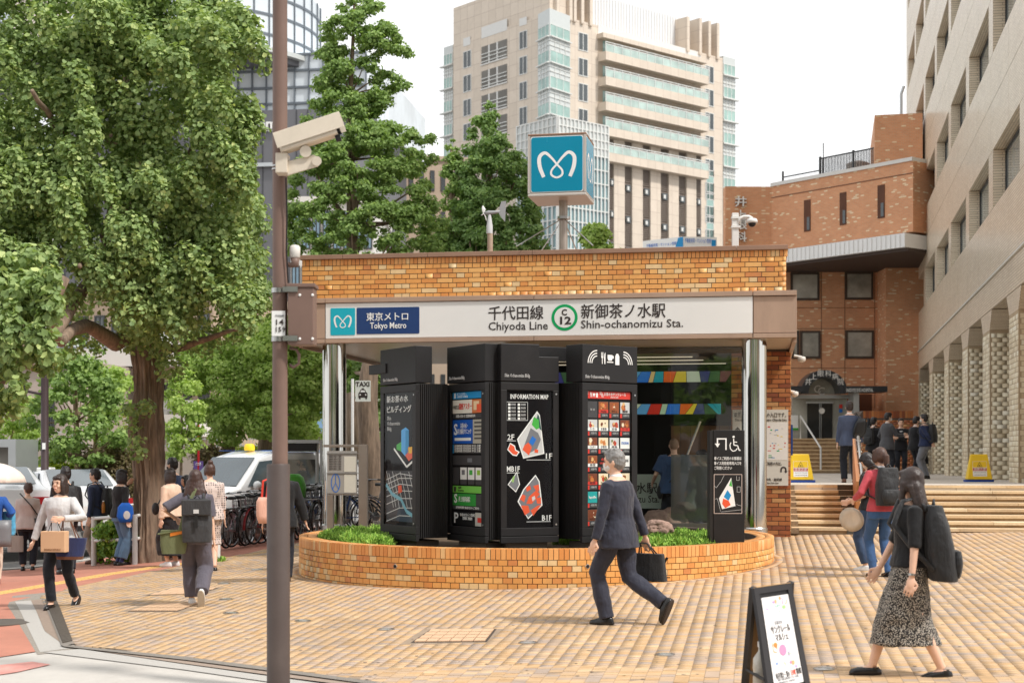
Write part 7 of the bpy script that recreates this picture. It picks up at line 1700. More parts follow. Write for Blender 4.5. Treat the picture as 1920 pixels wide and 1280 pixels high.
def person(label,pos,h,face,feet=None,hands=None,hint=None,lean=2,head=(0,0),hair='short',hairm=None,top=None,topm=None,sleeve=1.0,hem=-.1,topw=1.0,collar=None,cuffs=None,leg='trousers',legm=None,legw=1.0,legl=1.0,skirt=None,shoem=None,mask=None,vx=.011,fem=False,hipoff=(0,0,0),bare_leg=False,shirt=None,bald=False,hands_on=True,faceon=True,group=None,socks=None,sockh=.2,longl=.5,shoe_low=False):
 k=h/1.70;rz=rad(face);t=thing('person',label,'person',pos,rz,group)
 f=Fig();f.k=k;f.root=t;f.pos=V3(pos);f.rz=rz
 pel=V3((0,0,.925))*k+V3(hipoff)*k;la=rad(lean);up=V3((0,math.sin(la),math.cos(la)));fw=V3((0,math.cos(la),-math.sin(la)));X=V3((1,0,0))
 feet=feet or[(-.09,.0,0,0),(.09,-.02,0,0)]
 sw=.172 if not fem else .152;f.sh={};f.J={}
 neck=pel+up*.515*k;HC=neck+up*.125*k+fw*.02*k
 hy,hp=head;Rh=Matrix.Rotation(rad(hy),3,'Z')@Matrix.Rotation(rad(-hp),3,'X')@Matrix.Rotation(-la*.3,3,'X')
 f.HC=HC;f.neck=neck;f.pel=pel;f.up=up;f.fw=fw;hq=lambda x,y,z:HC+Rh@(V3((x,y,z))*k)
 b=MB()
 b.ell(hq(0,0,.012),.073*k,.09*k,.105*k,20,14,Rh);b.ell(hq(0,.022,-.05),.054*k,.064*k,.066*k,16,10,Rh);b.ell(hq(0,.092,-.012),.011*k,.016*k,.018*k,8,6,Rh);b.ell(hq(0,.084,-.057),.022*k,.012*k,.014*k,8,6,Rh)
 b.ell(hq(0,.06,.03),.055*k,.032*k,.03*k,10,8,Rh)
 for s in(-1,1):b.ell(hq(s*.074,-.008,-.008),.012*k,.02*k,.03*k,8,6,Rh);b.ell(hq(s*.034,.066,-.03),.022*k,.02*k,.022*k,8,6,Rh)
 b.tube([neck-up*.03*k,HC-up*.04*k],[.052*k if not fem else .045*k,.05*k if not fem else .043*k],14)
 def torso(mb,g,z0,z1,wmul=1.0,flare=0.):
  rings=[]
  prof=[(-.16,.163,.118),(-.06,.17,.122),(.03,.155,.108),(.13,.138 if not fem else .122,.098),(.24,.15 if not fem else .135,.108),(.34,.165 if not fem else .145,.118 if not fem else .122),(.40,.168 if not fem else .148,.108),(.435,.15 if not fem else .132,.098),(.465,.115,.084),(.487,.085,.07),(.505,.062,.06)]
  def at_(z):
   for a,c in zip(prof,prof[1:]):
    if a[0]<=z<=c[0]:q=(z-a[0])/(c[0]-a[0]);return[a[i]+(c[i]-a[i])*q for i in(1,2)]
   return prof[0][1:] if z<prof[0][0] else prof[-1][1:]
  z=z0
  while z<z1+1e-6:
   rx,ry=at_(z);fl=flare*max(0,(.1-z))
   rings.append((pel+up*z*k if z>0 else pel+V3((0,0,z))*k,X,fw if z>0 else V3((0,1,0)),(rx*wmul+g+fl)*k,(ry*wmul+g+fl)*k));z+=.045
  mb.loft(rings,22,p=2.3)
 torso(b,0,-.13,.5)
 f.hand={};f.elb={};hands=hands or[None,None];hint=hint or[None,None]
 arms=[]
 for i,s in enumerate((-1,1)):
  sh=pel+up*.43*k+X*s*sw*k;tg=hands[i]
  tg=V3(tg)*k if tg else pel+V3((s*(sw+.075),.03,-.135))*k
  hn=hint[i] or(s*.35,-1,-.1);el,wr=ik(sh,tg,.285*k,.25*k,hn);arms.append((s,sh,el,wr));f.sh[s]=sh;f.elb[s]=el;f.hand[s]=wr
  b.tube([sh-X*s*.03*k,sh,el,wr],[.03*k,.042*k,.036*k,.024*k],12)
  d=(wr-el).normalized();d=(d+V3((0,.12,0))).normalized();side=d.cross(V3((s,0,0)))
  if side.length<.2:side=d.cross(V3((0,0,1)))
  side.normalize();pn=side.cross(d).normalized()
  pc=wr+d*.045*k;M_=Matrix((side,pn,d)).transposed()
  b.ell(pc,.037*k,.016*k,.055*k,12,8,M_)
  if hands_on:
   for j,(o_,L) in enumerate(((-.031,.078),(-.0105,.088),(.0105,.084),(.031,.068))):
    a0=wr+d*.08*k+side*o_*k;c1=(d*.97-pn*s*-.15+side*o_*3);c2=(d*.85-pn*s*-.42)
    b.tube([a0,a0+c1*L*.5*k,a0+c1*L*.5*k+c2*L*.5*k],[.0088*k,.0082*k,.0068*k],7)
   a0=wr+d*.035*k-side*.03*k;b.tube([a0,a0+(d*.6-side*.7)*.035*k,a0+(d*.95-side*.2)*.07*k],[.012*k,.011*k,.008*k],7)
 legs=[]
 for i,s in enumerate((-1,1)):
  fx,fy,fzz,tp=feet[i];an=V3((fx,fy,fzz+.085))*k;hip=pel+V3((s*.088,0,-.03))*k
  kn,an=ik(hip,an,.43*k,.425*k,(s*.08,1,0));legs.append((s,hip,kn,an,tp))
  b.tube([hip,hip.lerp(kn,.5),kn,kn.lerp(an,.35),an],[.082*k,.072*k,.052*k,.05*k,.034*k],14)
  a_=rad(tp);fd=V3((0,math.cos(a_),-math.sin(a_)));fu=V3((0,math.sin(a_),math.cos(a_)))
  b.tube([an-fu*.01*k,an+fd*.06*k-fu*.045*k,an+fd*.15*k-fu*.062*k],[.036*k,.036*k,.02*k],10);b.ell(an-fu*.045*k-fd*.02*k,.03*k,.04*k,.035*k)
 body=b.build('body',M_skin,t,local=True);remesh(body,.0065 if vx<.009 else .008 if vx<.012 else .012,0,1)
 f.body=body;f.legs=legs
 if faceon:
  for s in(-1,1):
   e=MB();e.ell(hq(s*.03,.079,.01),.013*k,.008*k,.0055*k,10,6,Rh);e.build('eye',flat('eye_dark',S(46,36,34),.3),body,local=True,smooth=True)
   e=MB();e.ell(hq(s*.031,.083,.03),.018*k,.006*k,.0035*k,8,5,Rh);e.build('eyebrow',H_dkbrown,body,local=True)
  if not mask:e=MB();e.ell(hq(0,.091,-.056),.02*k,.008*k,.006*k,10,6,Rh);e.build('mouth',flat('lips',S(190,104,96),.4),body,local=True)
 if leg:
  m_=MB();torso(m_,.012,-.15,.1,1.0)
  for s,hip,kn,an,tp in legs:
   e_=kn.lerp(an,legl*.98+.04) if legl<=1 else an-V3((0,0,.03*k))
   w0=.094*k*(.6+.4*legw);w1=.07*k*legw;w2=.062*k*legw
   m_.tube([hip+V3((0,0,.03*k)),hip.lerp(kn,.5),kn,kn.lerp(e_,.5),e_],[w0*1.02,w0*.95,w1*1.05,w1,w2],16)
  o=m_.build('trousers',legm,t,local=True);remesh(o,vx,.022*k,3)
 if skirt:
  z0,z1,rx0,ry0,rx1,ry1=skirt;m_=MB();rings=[]
  mid=(legs[0][3]+legs[1][3])*.5;n=12
  for i in range(n+1):
   q=i/n;z=(z1+(z0-z1)*q)*k;ys=[];xs_=[]
   for s,hip,kn,an,tp in legs:
    A_,B_=(kn,an) if z<kn.z else(hip,kn);w_=clampf((A_.z-z)/max(1e-6,A_.z-B_.z));pp_=A_.lerp(B_,w_);ys.append(pp_.y);xs_.append(pp_.x)
   ry=max((ry1+(ry0-ry1)*q)*k,(max(ys)-min(ys))/2+(.095+.03*q)*k);cy_=(max(ys)+min(ys))/2*(1-q**3)+pel.y*q**3;rx=max((rx1+(rx0-rx1)*q)*k,(max(xs_)-min(xs_))/2+(.08+.03*q)*k)
   rings.append((V3(((xs_[0]+xs_[1])/2,cy_,z)),X,V3((0,1,0)),rx,ry))
  m_.loft(rings,26);o=m_.build('skirt',legm,t,local=True);remesh(o,vx,.035*k,2)
 if top is not False:
  m_=MB();torso(m_,.022 if top!='jacket' else .03,hem-.0,.5,topw,.12 if top in('jacket','loose') else .03)
  for s,sh,el,wr in arms:
   g=1.0 if top!='loose' else 1.2
   if sleeve>.52:
    e_=el.lerp(wr,(sleeve-.5)*2-.02 if sleeve<1 else .97);pts=[sh-X*s*.05*k-up*.012*k,sh+X*s*.002*k-up*.012*k,sh.lerp(el,.5),el,el.lerp(e_,.5),e_];rr_=[.058,.066,.06,.053*g,.048*g,.042*g]
   else:e_=sh.lerp(el,sleeve*2);pts=[sh-X*s*.05*k-up*.012*k,sh+X*s*.002*k-up*.012*k,sh.lerp(e_,.5),e_];rr_=[.06,.068,.064*g,.062*g]
   m_.tube(pts,[r_*k*(.93 if fem else 1)*topw for r_ in rr_],14)
  o=m_.build('jacket' if top=='jacket' else 'shirt' if top in('shirt',None) else 'top',topm,t,local=True);remesh(o,vx,.02*k,3);f.top=o
  if cuffs:
   for s,sh,el,wr in arms:c_=MB();c_.tube([el.lerp(wr,.9),el.lerp(wr,1.02)],[.034*k,.032*k],12);c_.build('cuff',cuffs,o,local=True)
  if collar:
   c_=MB();c_.loft([(neck-up*.035*k-fw*.005*k,X,fw,.06*k,.06*k),(neck+up*.008*k,X,fw,.053*k,.054*k)],20);oc=c_.build('collar',collar,o,local=True,smooth=True)
   if top=='jacket':
    c_=MB();zf_=pel+up*.40*k+fw*.135*k;zb2=pel+up*.2*k+fw*.152*k
    c_.add([neck-up*.03*k+fw*.07*k-X*.06*k,neck-up*.03*k+fw*.07*k+X*.06*k,zf_+X*.045*k,zb2,zf_-X*.045*k],[(0,4,3,2,1)]);c_.build('shirt_front',collar,o,local=True)
    c_=MB();c_.add([neck-up*.035*k+fw*.082*k-X*.014*k,neck-up*.035*k+fw*.082*k+X*.014*k,pel+up*.24*k+fw*.158*k+X*.02*k,pel+up*.24*k+fw*.158*k-X*.02*k],[(0,3,2,1)]);c_.build('tie',flat('tie_dark',S(40,44,70),.5),o,local=True)
 if shoem:
  for s,hip,kn,an,tp in legs:
   a_=rad(tp);fd=V3((0,math.cos(a_),-math.sin(a_)));fu=V3((0,math.sin(a_),math.cos(a_)));m_=MB();so=an-fu*.078*k
   m_.loft([(so+fu*z*k+fd*.055*k+fd*o2*k,X,fd,rx*k,ry*k) for z,rx,ry,o2 in((.0,.042,.128,0),(.022,.045,.132,0),(.045,.043,.122,-.006),(.062,.038,.085,-.035 if not shoe_low else-.02),(.085 if not shoe_low else .064,.034,.05,-.06))],18,p=2.4)
   o=m_.build('shoe',shoem,t,local=True,smooth=True)
   m2=MB();m2.loft([(so-fu*.012*k+fd*.055*k,X,fd,.043*k,.13*k),(so+fu*.004*k+fd*.055*k,X,fd,.046*k,.134*k)],18,p=2.4);m2.build('sole',flat('sole_grey',S(190,180,165),.8) if shoem.name in('shoe_white',) else flat('sole_dark',S(60,50,44),.7),o,local=True,smooth='auto')
   if socks:m3=MB();m3.tube([an-fu*.02*k,an.lerp(kn,sockh)],[.04*k,.044*k],12);m3.build('sock',socks,o,local=True)
 if not bald:
  hm=hairm or H_black;m_=MB()
  m_.ell(hq(0,-.018,.036),.084*k,.096*k,.094*k,20,14,Rh);m_.ell(hq(0,-.04,.0),.08*k,.076*k,.088*k,16,10,Rh)
  if hair=='short':
   for s in(-1,1):m_.ell(hq(s*.068,-.01,.02),.016*k,.05*k,.04*k,10,8,Rh)
   for q in range(7):a=q*.9;m_.ell(hq(.035*math.cos(a),-.01+.05*math.sin(a),.105+.006*math.sin(q*2.1)),.03*k,.03*k,.026*k,8,6)
   m_.ell(hq(.01,.055,.085),.055*k,.035*k,.032*k,10,8,Rh)
  else:
   m_.ell(hq(0,.058,.07),.066*k,.035*k,.036*k,10,8,Rh)
   for s in(-1,1):m_.ell(hq(s*.07,.01,-.01),.02*k,.06*k,.075*k,10,8,Rh)
  if hair=='bob':
   for s in(-1,1):m_.ell(hq(s*.074,.005,-.06),.024*k,.055*k,.085*k,10,8,Rh)
   m_.loft([(hq(0,-.03,.0),X,V3((0,1,0)),.092*k,.08*k),(hq(0,-.03,-.08),X,V3((0,1,0)),.098*k,.078*k),(hq(0,-.03,-.135),X,V3((0,1,0)),.085*k,.06*k)],18)
  if hair=='long':
   n=9;rings=[]
   for i in range(n):
    q=i/(n-1);rings.append((hq(0,-.035-.045*min(1,q*2.2),0)+V3((0,-.02*q,-longl*q))*k,X,V3((0,1,0)),(.09+.035*math.sin(q*2.6))*k*(1-.25*q),(.07-.03*q)*k))
   m_.loft(rings,20)
   for j in range(9):
    a=(j-4)/4.5;p0=hq(a*.085,-.04,-.02);ln=longl*(.85+.2*noise.noise(V3((j*3.1,h,1))));m_.tube([p0,p0+V3((a*.04,-.05,-ln*.5))*k,p0+V3((a*.05,-.06+.012*(j%3),-ln))*k],[.03*k,.026*k,.008*k],8)
   for s in(-1,1):m_.tube([hq(s*.075,.02,.0),hq(s*.085,.03,-.12),hq(s*.09,.03,-.26)],[.03*k,.026*k,.01*k],8)
  if hair=='pony':
   m_.tube([hq(0,-.1,.03),hq(0,-.135,.0),hq(.0,-.13,-.1),hq(.0,-.115,-.2)],[.03*k,.04*k,.036*k,.01*k],12)
  if hair=='bun':m_.ell(hq(0,-.06,.13),.045*k,.045*k,.04*k,12,8)
  o=m_.build('hair',hm,t,local=True);remesh(o,min(vx,.009),(.018 if hair=='short' else .007)*k,2,HAIRT)
 else:
  m_=MB();m_.ell(hq(0,-.014,.018),.0765*k,.088*k,.1*k,18,12,Rh);o=m_.build('hair',mat('cropped_hair',S(150,122,102),.8,var=.2,vs=60,obj=True),t,local=True,smooth=True)
 if mask:
  mm=flat('mask_white',S(232,232,230),.8) if mask=='white' else flat('mask_black',S(50,50,54),.8) if mask=='black' else flat('mask_beige',S(226,210,196),.8)
  m_=MB();m_.ell(hq(0,.05,-.045),.058*k,.052*k,.048*k,16,12,Rh);m_.ell(hq(0,.07,-.03),.03*k,.036*k,.035*k,10,8,Rh);o=m_.build('mask',mm,t,local=True,smooth=True)
  for s in(-1,1):
   m_=MB();m_.tube([hq(s*.05,.055,-.03),hq(s*.078,.0,-.0)],.0022*k,5);m_.build('mask_loop',mm,o,local=True)
 f.hq=hq;f.arms=arms
 return f
def bagthing(f,name,label,cat):return thing(name,label,cat,f.pos,f.rz)
def rucksack(f,label,m,w_=.3,h=.44,d=.16,dz=0.,dx=0.,name='backpack',pocket=True,sag=0.,bo=.125,pp=3.4):
 k=f.k;t=bagthing(f,name,label,'backpack');up,fw=f.up,f.fw;c=f.pel+up*(.235+dz)*k-fw*(bo+d/2)*k+V3((dx,0,0));X=V3((1,0,0))
 mb=MB();n=9;rings=[]
 for i in range(n):
  q=i/(n-1);a=math.sin(math.pi*(.12+.8*q))**.5;rings.append((c+up*(q-.5)*h-fw*sag*(1-q),X,fw,w_/2*(.82+.2*a)*(1-.22*q**3),d/2*(.75+.3*a)*(1.1-.45*q**2)))
 mb.loft(rings,24,p=pp);b_=mb.build('body',m,t,local=True);remesh(b_,.009,.012,3)
 if pocket:
  mb=MB();rings=[(c-up*.5*h+up*(.03+.36*h*i/4)-fw*(d*.5+.0+sag*.8),X,fw,w_*.4*(1-.04*(i-2)**2),.035*(1-.12*(i-2)**2)+.01) for i in range(5)];mb.loft(rings,20,p=3);o=mb.build('front_pocket',m,t,local=True);remesh(o,.008,.008,2)
 for s in(-1,1):
  sh=f.sh[s];a=c+up*h*.42+X*s*.07+fw*d*.3
  mb=MB();p1=f.pel+up*.5*k+X*s*.1*k-fw*.04*k;p2=f.pel+up*.47*k+X*s*.12*k+fw*.09*k;p3=f.pel+up*.3*k+X*s*.13*k+fw*.155*k;p4=f.pel+up*.14*k+X*s*.165*k+fw*.02*k
  mb.tube([a,p1+up*.03*k,p2+up*.02*k,p3,p4,c-up*h*.35+X*s*w_*.42],[.02]*6,8,sq=.5);mb.build('strap',m,t,local=True,smooth=True)
 mb=MB();mb.tube([c+up*h*.48-X*.04,c+up*(h*.48+.05),c+up*h*.48+X*.04],.009,8);mb.build('top_handle',m,t,local=True,smooth=True)
 f.bag=(t,c,up,fw);return t
def handbag(f,name,label,cat,s,m,size,off=(0,0,0),handles=.12,strap=None,rows=None,taper=.85,top=None):
 """bag hanging from hand s"""
 k=f.k;t=bagthing(f,name,label,cat);hnd=f.hand[s]+V3((0,.01,-.07*k));w_,d,h=size;c=hnd+V3(off)-V3((0,0,handles+h/2))
 mb=MB();X=V3((0,1,0));Y=V3((-1,0,0));mb.loft([(c+V3((0,0,h*(q-.5))),X,Y,w_/2*(1-(1-taper)*q),d/2*(1-.35*q)) for q in(0,.1,.35,.65,.92,1)],20,p=4)
 b_=mb.build('body',m,t,local=True,smooth='auto',bevel=.006)
 for q in(-1,1):mb=MB();mb.tube([c+V3((q*d*.2,-w_*.22,h/2-.01)),hnd+V3((q*.01,-.04,.0)),hnd+V3((q*.01,.04,.0)),c+V3((q*d*.2,w_*.22,h/2-.01))],.008,6);mb.build('handle',top or m,t,local=True,smooth=True)
 return t,c
def G_(u,v):return gp(u,v)
def T_(u,D):x=(u-CX)/F*D;return Vector((x,D,zter(x,D)))
C_ch=cloth('suit_charcoal',S(46,48,62),.7,spec=.35);C_bk=cloth('suit_black',S(30,30,34),.75);C_nv=cloth('jacket_navy',S(48,58,84),.75);C_gy=cloth('trousers_grey',S(120,122,130),.8);C_dkp=cloth('trousers_dark',S(44,46,54),.8)
C_wh=cloth('shirt_white',S(236,236,238),.8);C_bt=cloth('black_knit',S(34,34,36),.8);C_jean=cloth('denim',S(62,92,134),.85);C_jean2=cloth('denim_dark',S(58,76,104),.85)
C_pale=cloth('blouse_pale_grey',S(208,206,206),.7);C_beige=cloth('top_beige',S(198,184,178),.8);C_pk=cloth('coat_peach',S(228,196,172),.8);C_slate=cloth('jumpsuit_slate',S(96,92,102),.8)
C_kh=cloth('trousers_khaki',S(164,150,136),.85);C_red=cloth('jacket_rose',S(192,78,88),.8);C_nb=cloth('tee_navy',S(66,88,126),.85);C_pan=cloth('trousers_black',S(34,36,44),.8)
C_skirt=cloth('skirt_speckled',S(192,184,172),.85,pattern=('speckle',S(48,46,46),105));C_dot=cloth('dress_dotted',S(214,196,188),.8,pattern=('dots',S(50,44,50),30));C_bsk=cloth('skirt_black',S(36,34,38),.8)
Sh_bk=mat('shoe_black',S(30,28,28),.25,var=.1,obj=True);Sh_br=mat('shoe_brown',S(110,70,50),.35,obj=True);Sh_wh=mat('shoe_white',S(226,226,226),.6,obj=True);Sh_gy=mat('shoe_grey',S(130,130,134),.7,obj=True)
B_bk=cloth('nylon_black',S(34,34,36),.55,fold=.5,spec=.4);B_lt=mat('leather_black',S(28,27,28),.35,var=.15,obj=True);B_ol=cloth('canvas_olive',S(112,118,84),.85);B_bl=cloth('bag_blue',S(30,96,190),.7)
f=person('man in charcoal suit striding left past the planter, grey hair and mask',G_(1160,1173),1.745,58,feet=[(-.07,.09,0,0),(.09,-.42,.15,66)],hands=[(-.25,.13,.77),(.27,-.16,.80)],lean=3,head=(18,4),hairm=H_grey,top='jacket',topm=C_ch,hem=-.17,collar=C_wh,legm=C_ch,legw=1.12,shoem=Sh_bk,mask='white',vx=.008,hipoff=(0,.0,-.01))
t,c=handbag(f,'briefcase','black soft briefcase hanging from the hand of the striding man','briefcase',1,B_bk,(.4,.14,.27),off=(.03,-.03,0),handles=.1)
mb=MB();mb.tube([c+V3((.03,.19,.12)),c+V3((.09,.1,-.06)),c+V3((.09,-.05,-.1)),c+V3((.04,-.19,.1))],.012,6,sq=.4);mb.build('shoulder_strap',B_bk,t,local=True)
mb=MB();mb.tube([c+V3((.08,-.2,-.1)),c+V3((.08,.2,-.1))],.006,6);mb.build('zip',B_lt,t,local=True)
mb=MB();mb.add([f.pel+V3((-.006,-.163,-.17))*1.0,f.pel+V3((.006,-.163,-.17)),f.pel+V3((.001,-.15,.06)),f.pel+V3((-.001,-.15,.06))],[(0,1,2,3)]);mb.build('back_vent',C_bk,f.root,local=True)
f=person('woman with long dark hair walking left in black top and long speckled skirt',G_(1704,1270),1.60,84,feet=[(-.06,-.25,.0,8),(.06,.28,0,0)],hands=[(-.25,.02,.70),(.2,.22,.83)],lean=-3,head=(-38,2),hair='long',hairm=H_dkbrown,topm=C_bt,top='loose',sleeve=.56,hem=-.03,leg=None,skirt=(.90,.27,.15,.135,.17,.27),legm=C_skirt,shoem=Sh_bk,shoe_low=True,vx=.008,fem=True,longl=.42)
mb=MB();a_,b_=f.elb[-1],f.hand[-1];mb.tube([a_.lerp(b_,.9),a_.lerp(b_,.96)],[.03,.029],14);mb.build('watch',M_steel,f.root,local=True)
rucksack(f,'large slouching black backpack on the woman in the speckled skirt',B_bk,.38,.56,.2,dz=-.06,dx=-.1,sag=.1,bo=.05,pp=2.6)
f=person('woman in rose jacket and jeans with ponytail, back turned',G_(1652,1084),1.60,14,feet=[(-.08,.05,0,0),(.09,-.04,0,0)],hands=[(-.27,.2,1.02),None],head=(12,4),hair='pony',hairm=H_brown,topm=C_red,hem=-.06,legm=C_jean,legw=.86,shoem=Sh_bk,vx=.01,fem=True,collar=C_wh,faceon=False)
rucksack(f,'black backpack on the woman in the rose jacket',B_bk,.32,.46,.16,dz=.02)
f=person('woman in black top and rolled jeans looking down at a phone',G_(1632,1071),1.52,60,feet=[(-.08,.04,0,0),(.08,-.04,0,0)],hands=[(-.12,.27,1.0),(.1,.27,1.0)],head=(10,42),hair='bob',topm=C_bt,top='loose',sleeve=.5,hem=-.05,legm=C_jean2,legw=1.0,legl=.9,shoem=Sh_wh,vx=.01,fem=True,mask='beige')
hat=bagthing(f,'sun_hat','cream floppy sun hat held low by the woman looking at her phone','hat');c=f.hand[-1]+V3((-.05,-.06,-.22));mb=MB()
mb.lathe(c,[(.02,.09),(.075,.08),(.085,.0),(.15,-.03),(.16,-.045),(.08,-.02)],24);mb.xform(Matrix.Translation(c)@Matrix.Rotation(rad(75),4,'Y')@Matrix.Translation(-c));mb.build('felt',cloth('hat_cream',S(222,212,196),.9),hat,local=True,smooth=True)
f=person('man in navy jacket and black trousers seen from behind on the terrace by the handrail',T_(1593,30.6),1.68,-4,feet=[(-.1,.05,0,0),(.09,-.1,0,10)],topm=cloth('jacket_slate_blue',S(74,84,108),.75),top='jacket',hem=-.16,collar=C_wh,legm=C_pan,legw=1.1,shoem=Sh_br,hairm=H_dkbrown,faceon=False,vx=.012)
t=bagthing(f,'shoulder_bag','black leather shoulder bag on the back of the navy jacketed man on the terrace','shoulder bag');mb=MB();c=f.pel+V3((.14,-.2,.2));mb.loft([(c+V3((.02*i,0,-.2+.1*i)),V3((1,0,0)),V3((0,1,0)),.13*[.7,1,1,.9,.5][i],.07) for i in range(5)],18,p=3);mb.build('body',B_lt,t,local=True,smooth=True)
mb=MB();mb.tube([c+V3((.04,0,.2)),f.sh[1]+V3((-.04,-.05,.08)),f.sh[1]+V3((-.05,.1,-.05)),c+V3((.1,.2,-.05))],.012,6);mb.build('strap',B_lt,t,local=True)
f=person('man in black suit with hand at his face, leftmost by the brick wall',T_(1637,39.5),1.62,-50,hands=[(-.12,.2,1.42),None],top='jacket',topm=C_bk,hem=-.16,collar=C_wh,legm=C_pan,legw=1.1,shoem=Sh_bk,mask='white',vx=.014,group=None)
rucksack(f,'black backpack on the man with his hand at his face',B_bk,.3,.42,.15)
f=person('man in grey suit and white mask gesturing to the right, middle of the group',T_(1663,38.2),1.70,-72,hands=[(-.2,.12,.95),(.12,.4,1.12)],top='jacket',topm=cloth('suit_grey',S(78,78,82),.75),hem=-.18,collar=C_wh,legm=C_pan,shoem=Sh_bk,mask='white',vx=.014,cuffs=C_wh)
handbag(f,'tote_bag','shiny black bag hanging on the grey suited man','bag',-1,B_lt,(.3,.1,.34),off=(.0,-.06,.2))
f=person('man in black suit with folded arms facing the camera by the brick wall',T_(1689,40.5),1.62,170,hands=[(.1,.22,1.13),(-.1,.24,1.15)],hint=[(-1,-.2,-.6),(1,-.2,-.6)],top='jacket',topm=C_bk,hem=-.15,collar=C_wh,legm=C_pan,legw=1.05,shoem=Sh_bk,vx=.013,hairm=H_dkbrown)
f=person('man in navy jacket and grey trousers with hands clasped behind his back',T_(1735,37.5),1.64,55,hands=[(-.05,-.2,.93),(.05,-.2,.95)],hint=[(-1,-.3,0),(1,-.3,0)],top='jacket',topm=cloth('jacket_dk_navy',S(36,46,78),.75),hem=-.08,collar=C_wh,legm=C_gy,legw=.98,shoem=Sh_bk,mask='white',vx=.013)
rucksack(f,'square black business backpack on the man with grey trousers',B_bk,.32,.46,.17,dz=.02,pocket=False)
f=person('man in dark suit and black mask holding a briefcase, partly behind his colleague',T_(1716,38.8),1.62,-65,hands=[None,(.22,.05,.8)],top='jacket',topm=C_bk,hem=-.15,collar=C_wh,legm=C_dkp,shoem=Sh_bk,mask='black',vx=.014,head=(0,6))
handbag(f,'briefcase','black briefcase held low beside the tan tiled pillars','briefcase',1,B_lt,(.38,.1,.28),off=(0,.0,0),handles=.06)
pi=FS.P(FS.uv(1266,960,-2.0)[0],-1.75,zf-.3)
f=person('stocky bald man in navy blue tee seen from behind through the glass',pi,1.74,8,hands=[(-.3,.22,.98),(.3,.22,.98)],head=(0,6),bald=True,topm=C_nb,top='shirt',sleeve=.42,hem=-.12,topw=1.42,legm=C_dkp,legw=1.3,shoem=Sh_bk,vx=.011,faceon=False)
t=bagthing(f,'sling_strap','thin black sling bag strap across the back of the bald man','sling bag');mb=MB();p_=[f.pel+V3((.16,-.02,.48)),f.pel+V3((.1,-.19,.4)),f.pel+V3((-.05,-.2,.15)),f.pel+V3((-.2,-.1,-.05))];mb.tube(p_,.012,6);mb.build('strap',B_bk,t,local=True);mb=MB();mb.ell(f.pel+V3((-.24,0,-.1)),.05,.1,.12);mb.build('pouch',B_bk,t,local=True,smooth=True)
pi=FS.P(FS.uv(1322,960,-2.0)[0],-1.9,zf-.38)
f=person('reflection of a masked man in dark suit facing left, built as a figure behind the glass',pi,1.62,80,hands=[(-.15,.3,1.05),None],head=(0,15),top='jacket',topm=C_ch,hem=-.15,collar=C_wh,legm=C_ch,shoem=Sh_bk,mask='white',vx=.013)  # reflected passer-by, modelled as a solid figure inside the hall
f=person('woman in pale grey blouse and black trousers walking towards the camera with bags',G_(114,1140),1.57,172,feet=[(-.1,-.22,.05,42),(.05,.16,0,0)],hands=[(-.16,.27,1.14),(.36,.02,.82)],hint=[(-1,-.5,-.4),(1,-.6,0)],lean=1,head=(-14,0),hair='bob',hairm=H_dkbrown,topm=C_pale,top='shirt',hem=-.2,topw=1.08,collar=C_pale,legm=C_pan,legw=.95,legl=.92,shoem=Sh_bk,shoe_low=True,vx=.008,fem=True)
t=bagthing(f,'shopping_bag','tan paper shopping bag on the forearm of the woman in the pale blouse','shopping bag');c=V3((-.08,.34,.86))*f.k
M_pb=mat('paper_tan',S(222,180,142),.75,var=.04,obj=True);mb=MB();mb.box(c.x-.145,c.x+.145,c.y-.06,c.y+.06,c.z-.12,c.z+.12);mb.build('body',M_pb,t,local=True,bevel=.006)
mb=MB();mb.box(c.x-.146,c.x+.146,c.y+.058,c.y+.0625,c.z-.125,c.z-.116);mb.build('dark_base',B_lt,t,local=True)
cu_=bpy.data.curves.new('lettering','FONT');
lf3=MB()
for q in(-1,1):mb=MB();mb.tube([c+V3((-.06,q*.04,.12)),c+V3((-.03,0,.22)),c+V3((.04,0,.22)),c+V3((.06,q*.04,.12))],.005,6);mb.build('handle',B_lt,t,local=True)
bpy.data.curves.remove(cu_)
o=bpy.data.curves.new('lettering','FONT');o.body='BANANA REPUBLIC';o.size=.035;o.align_x='CENTER';o.extrude=.0006;o.materials.append(flat('brown_print',S(140,96,66)));ob=bpy.data.objects.new('lettering',o);COL.objects.link(ob);ob.parent=t;ob.location=c+V3((0,.063,-.1));ob.rotation_euler=(rad(90),0,rad(180));TEXTS.append((ob,.2,0))
t=bagthing(f,'tote_bag','navy blue tote bag with brown base behind the tan shopping bag','tote bag');c=V3((-.22,.22,.77))*f.k
mb=MB();mb.loft([(c+V3((0,0,z)),V3((1,0,0)),V3((0,1,0)),rx,.06) for z,rx in((-.1,.15),(0,.18),(.12,.2))],20,p=4);mb.build('body',cloth('tote_navy',S(52,60,100),.8),t,local=True,smooth='auto');mb=MB();mb.loft([(c+V3((0,0,z)),V3((1,0,0)),V3((0,1,0)),rx,.064) for z,rx in((-.125,.148),(-.09,.156))],20,p=4);mb.build('base',Sh_br,t,local=True)
for q in(-1,1):mb=MB();mb.tube([c+V3((-.1,q*.04,.11)),c+V3((0,0,.33)),c+V3((.08,0,.34)),c+V3((.1,q*.04,.11))],.007,6);mb.build('handle',Sh_br,t,local=True)
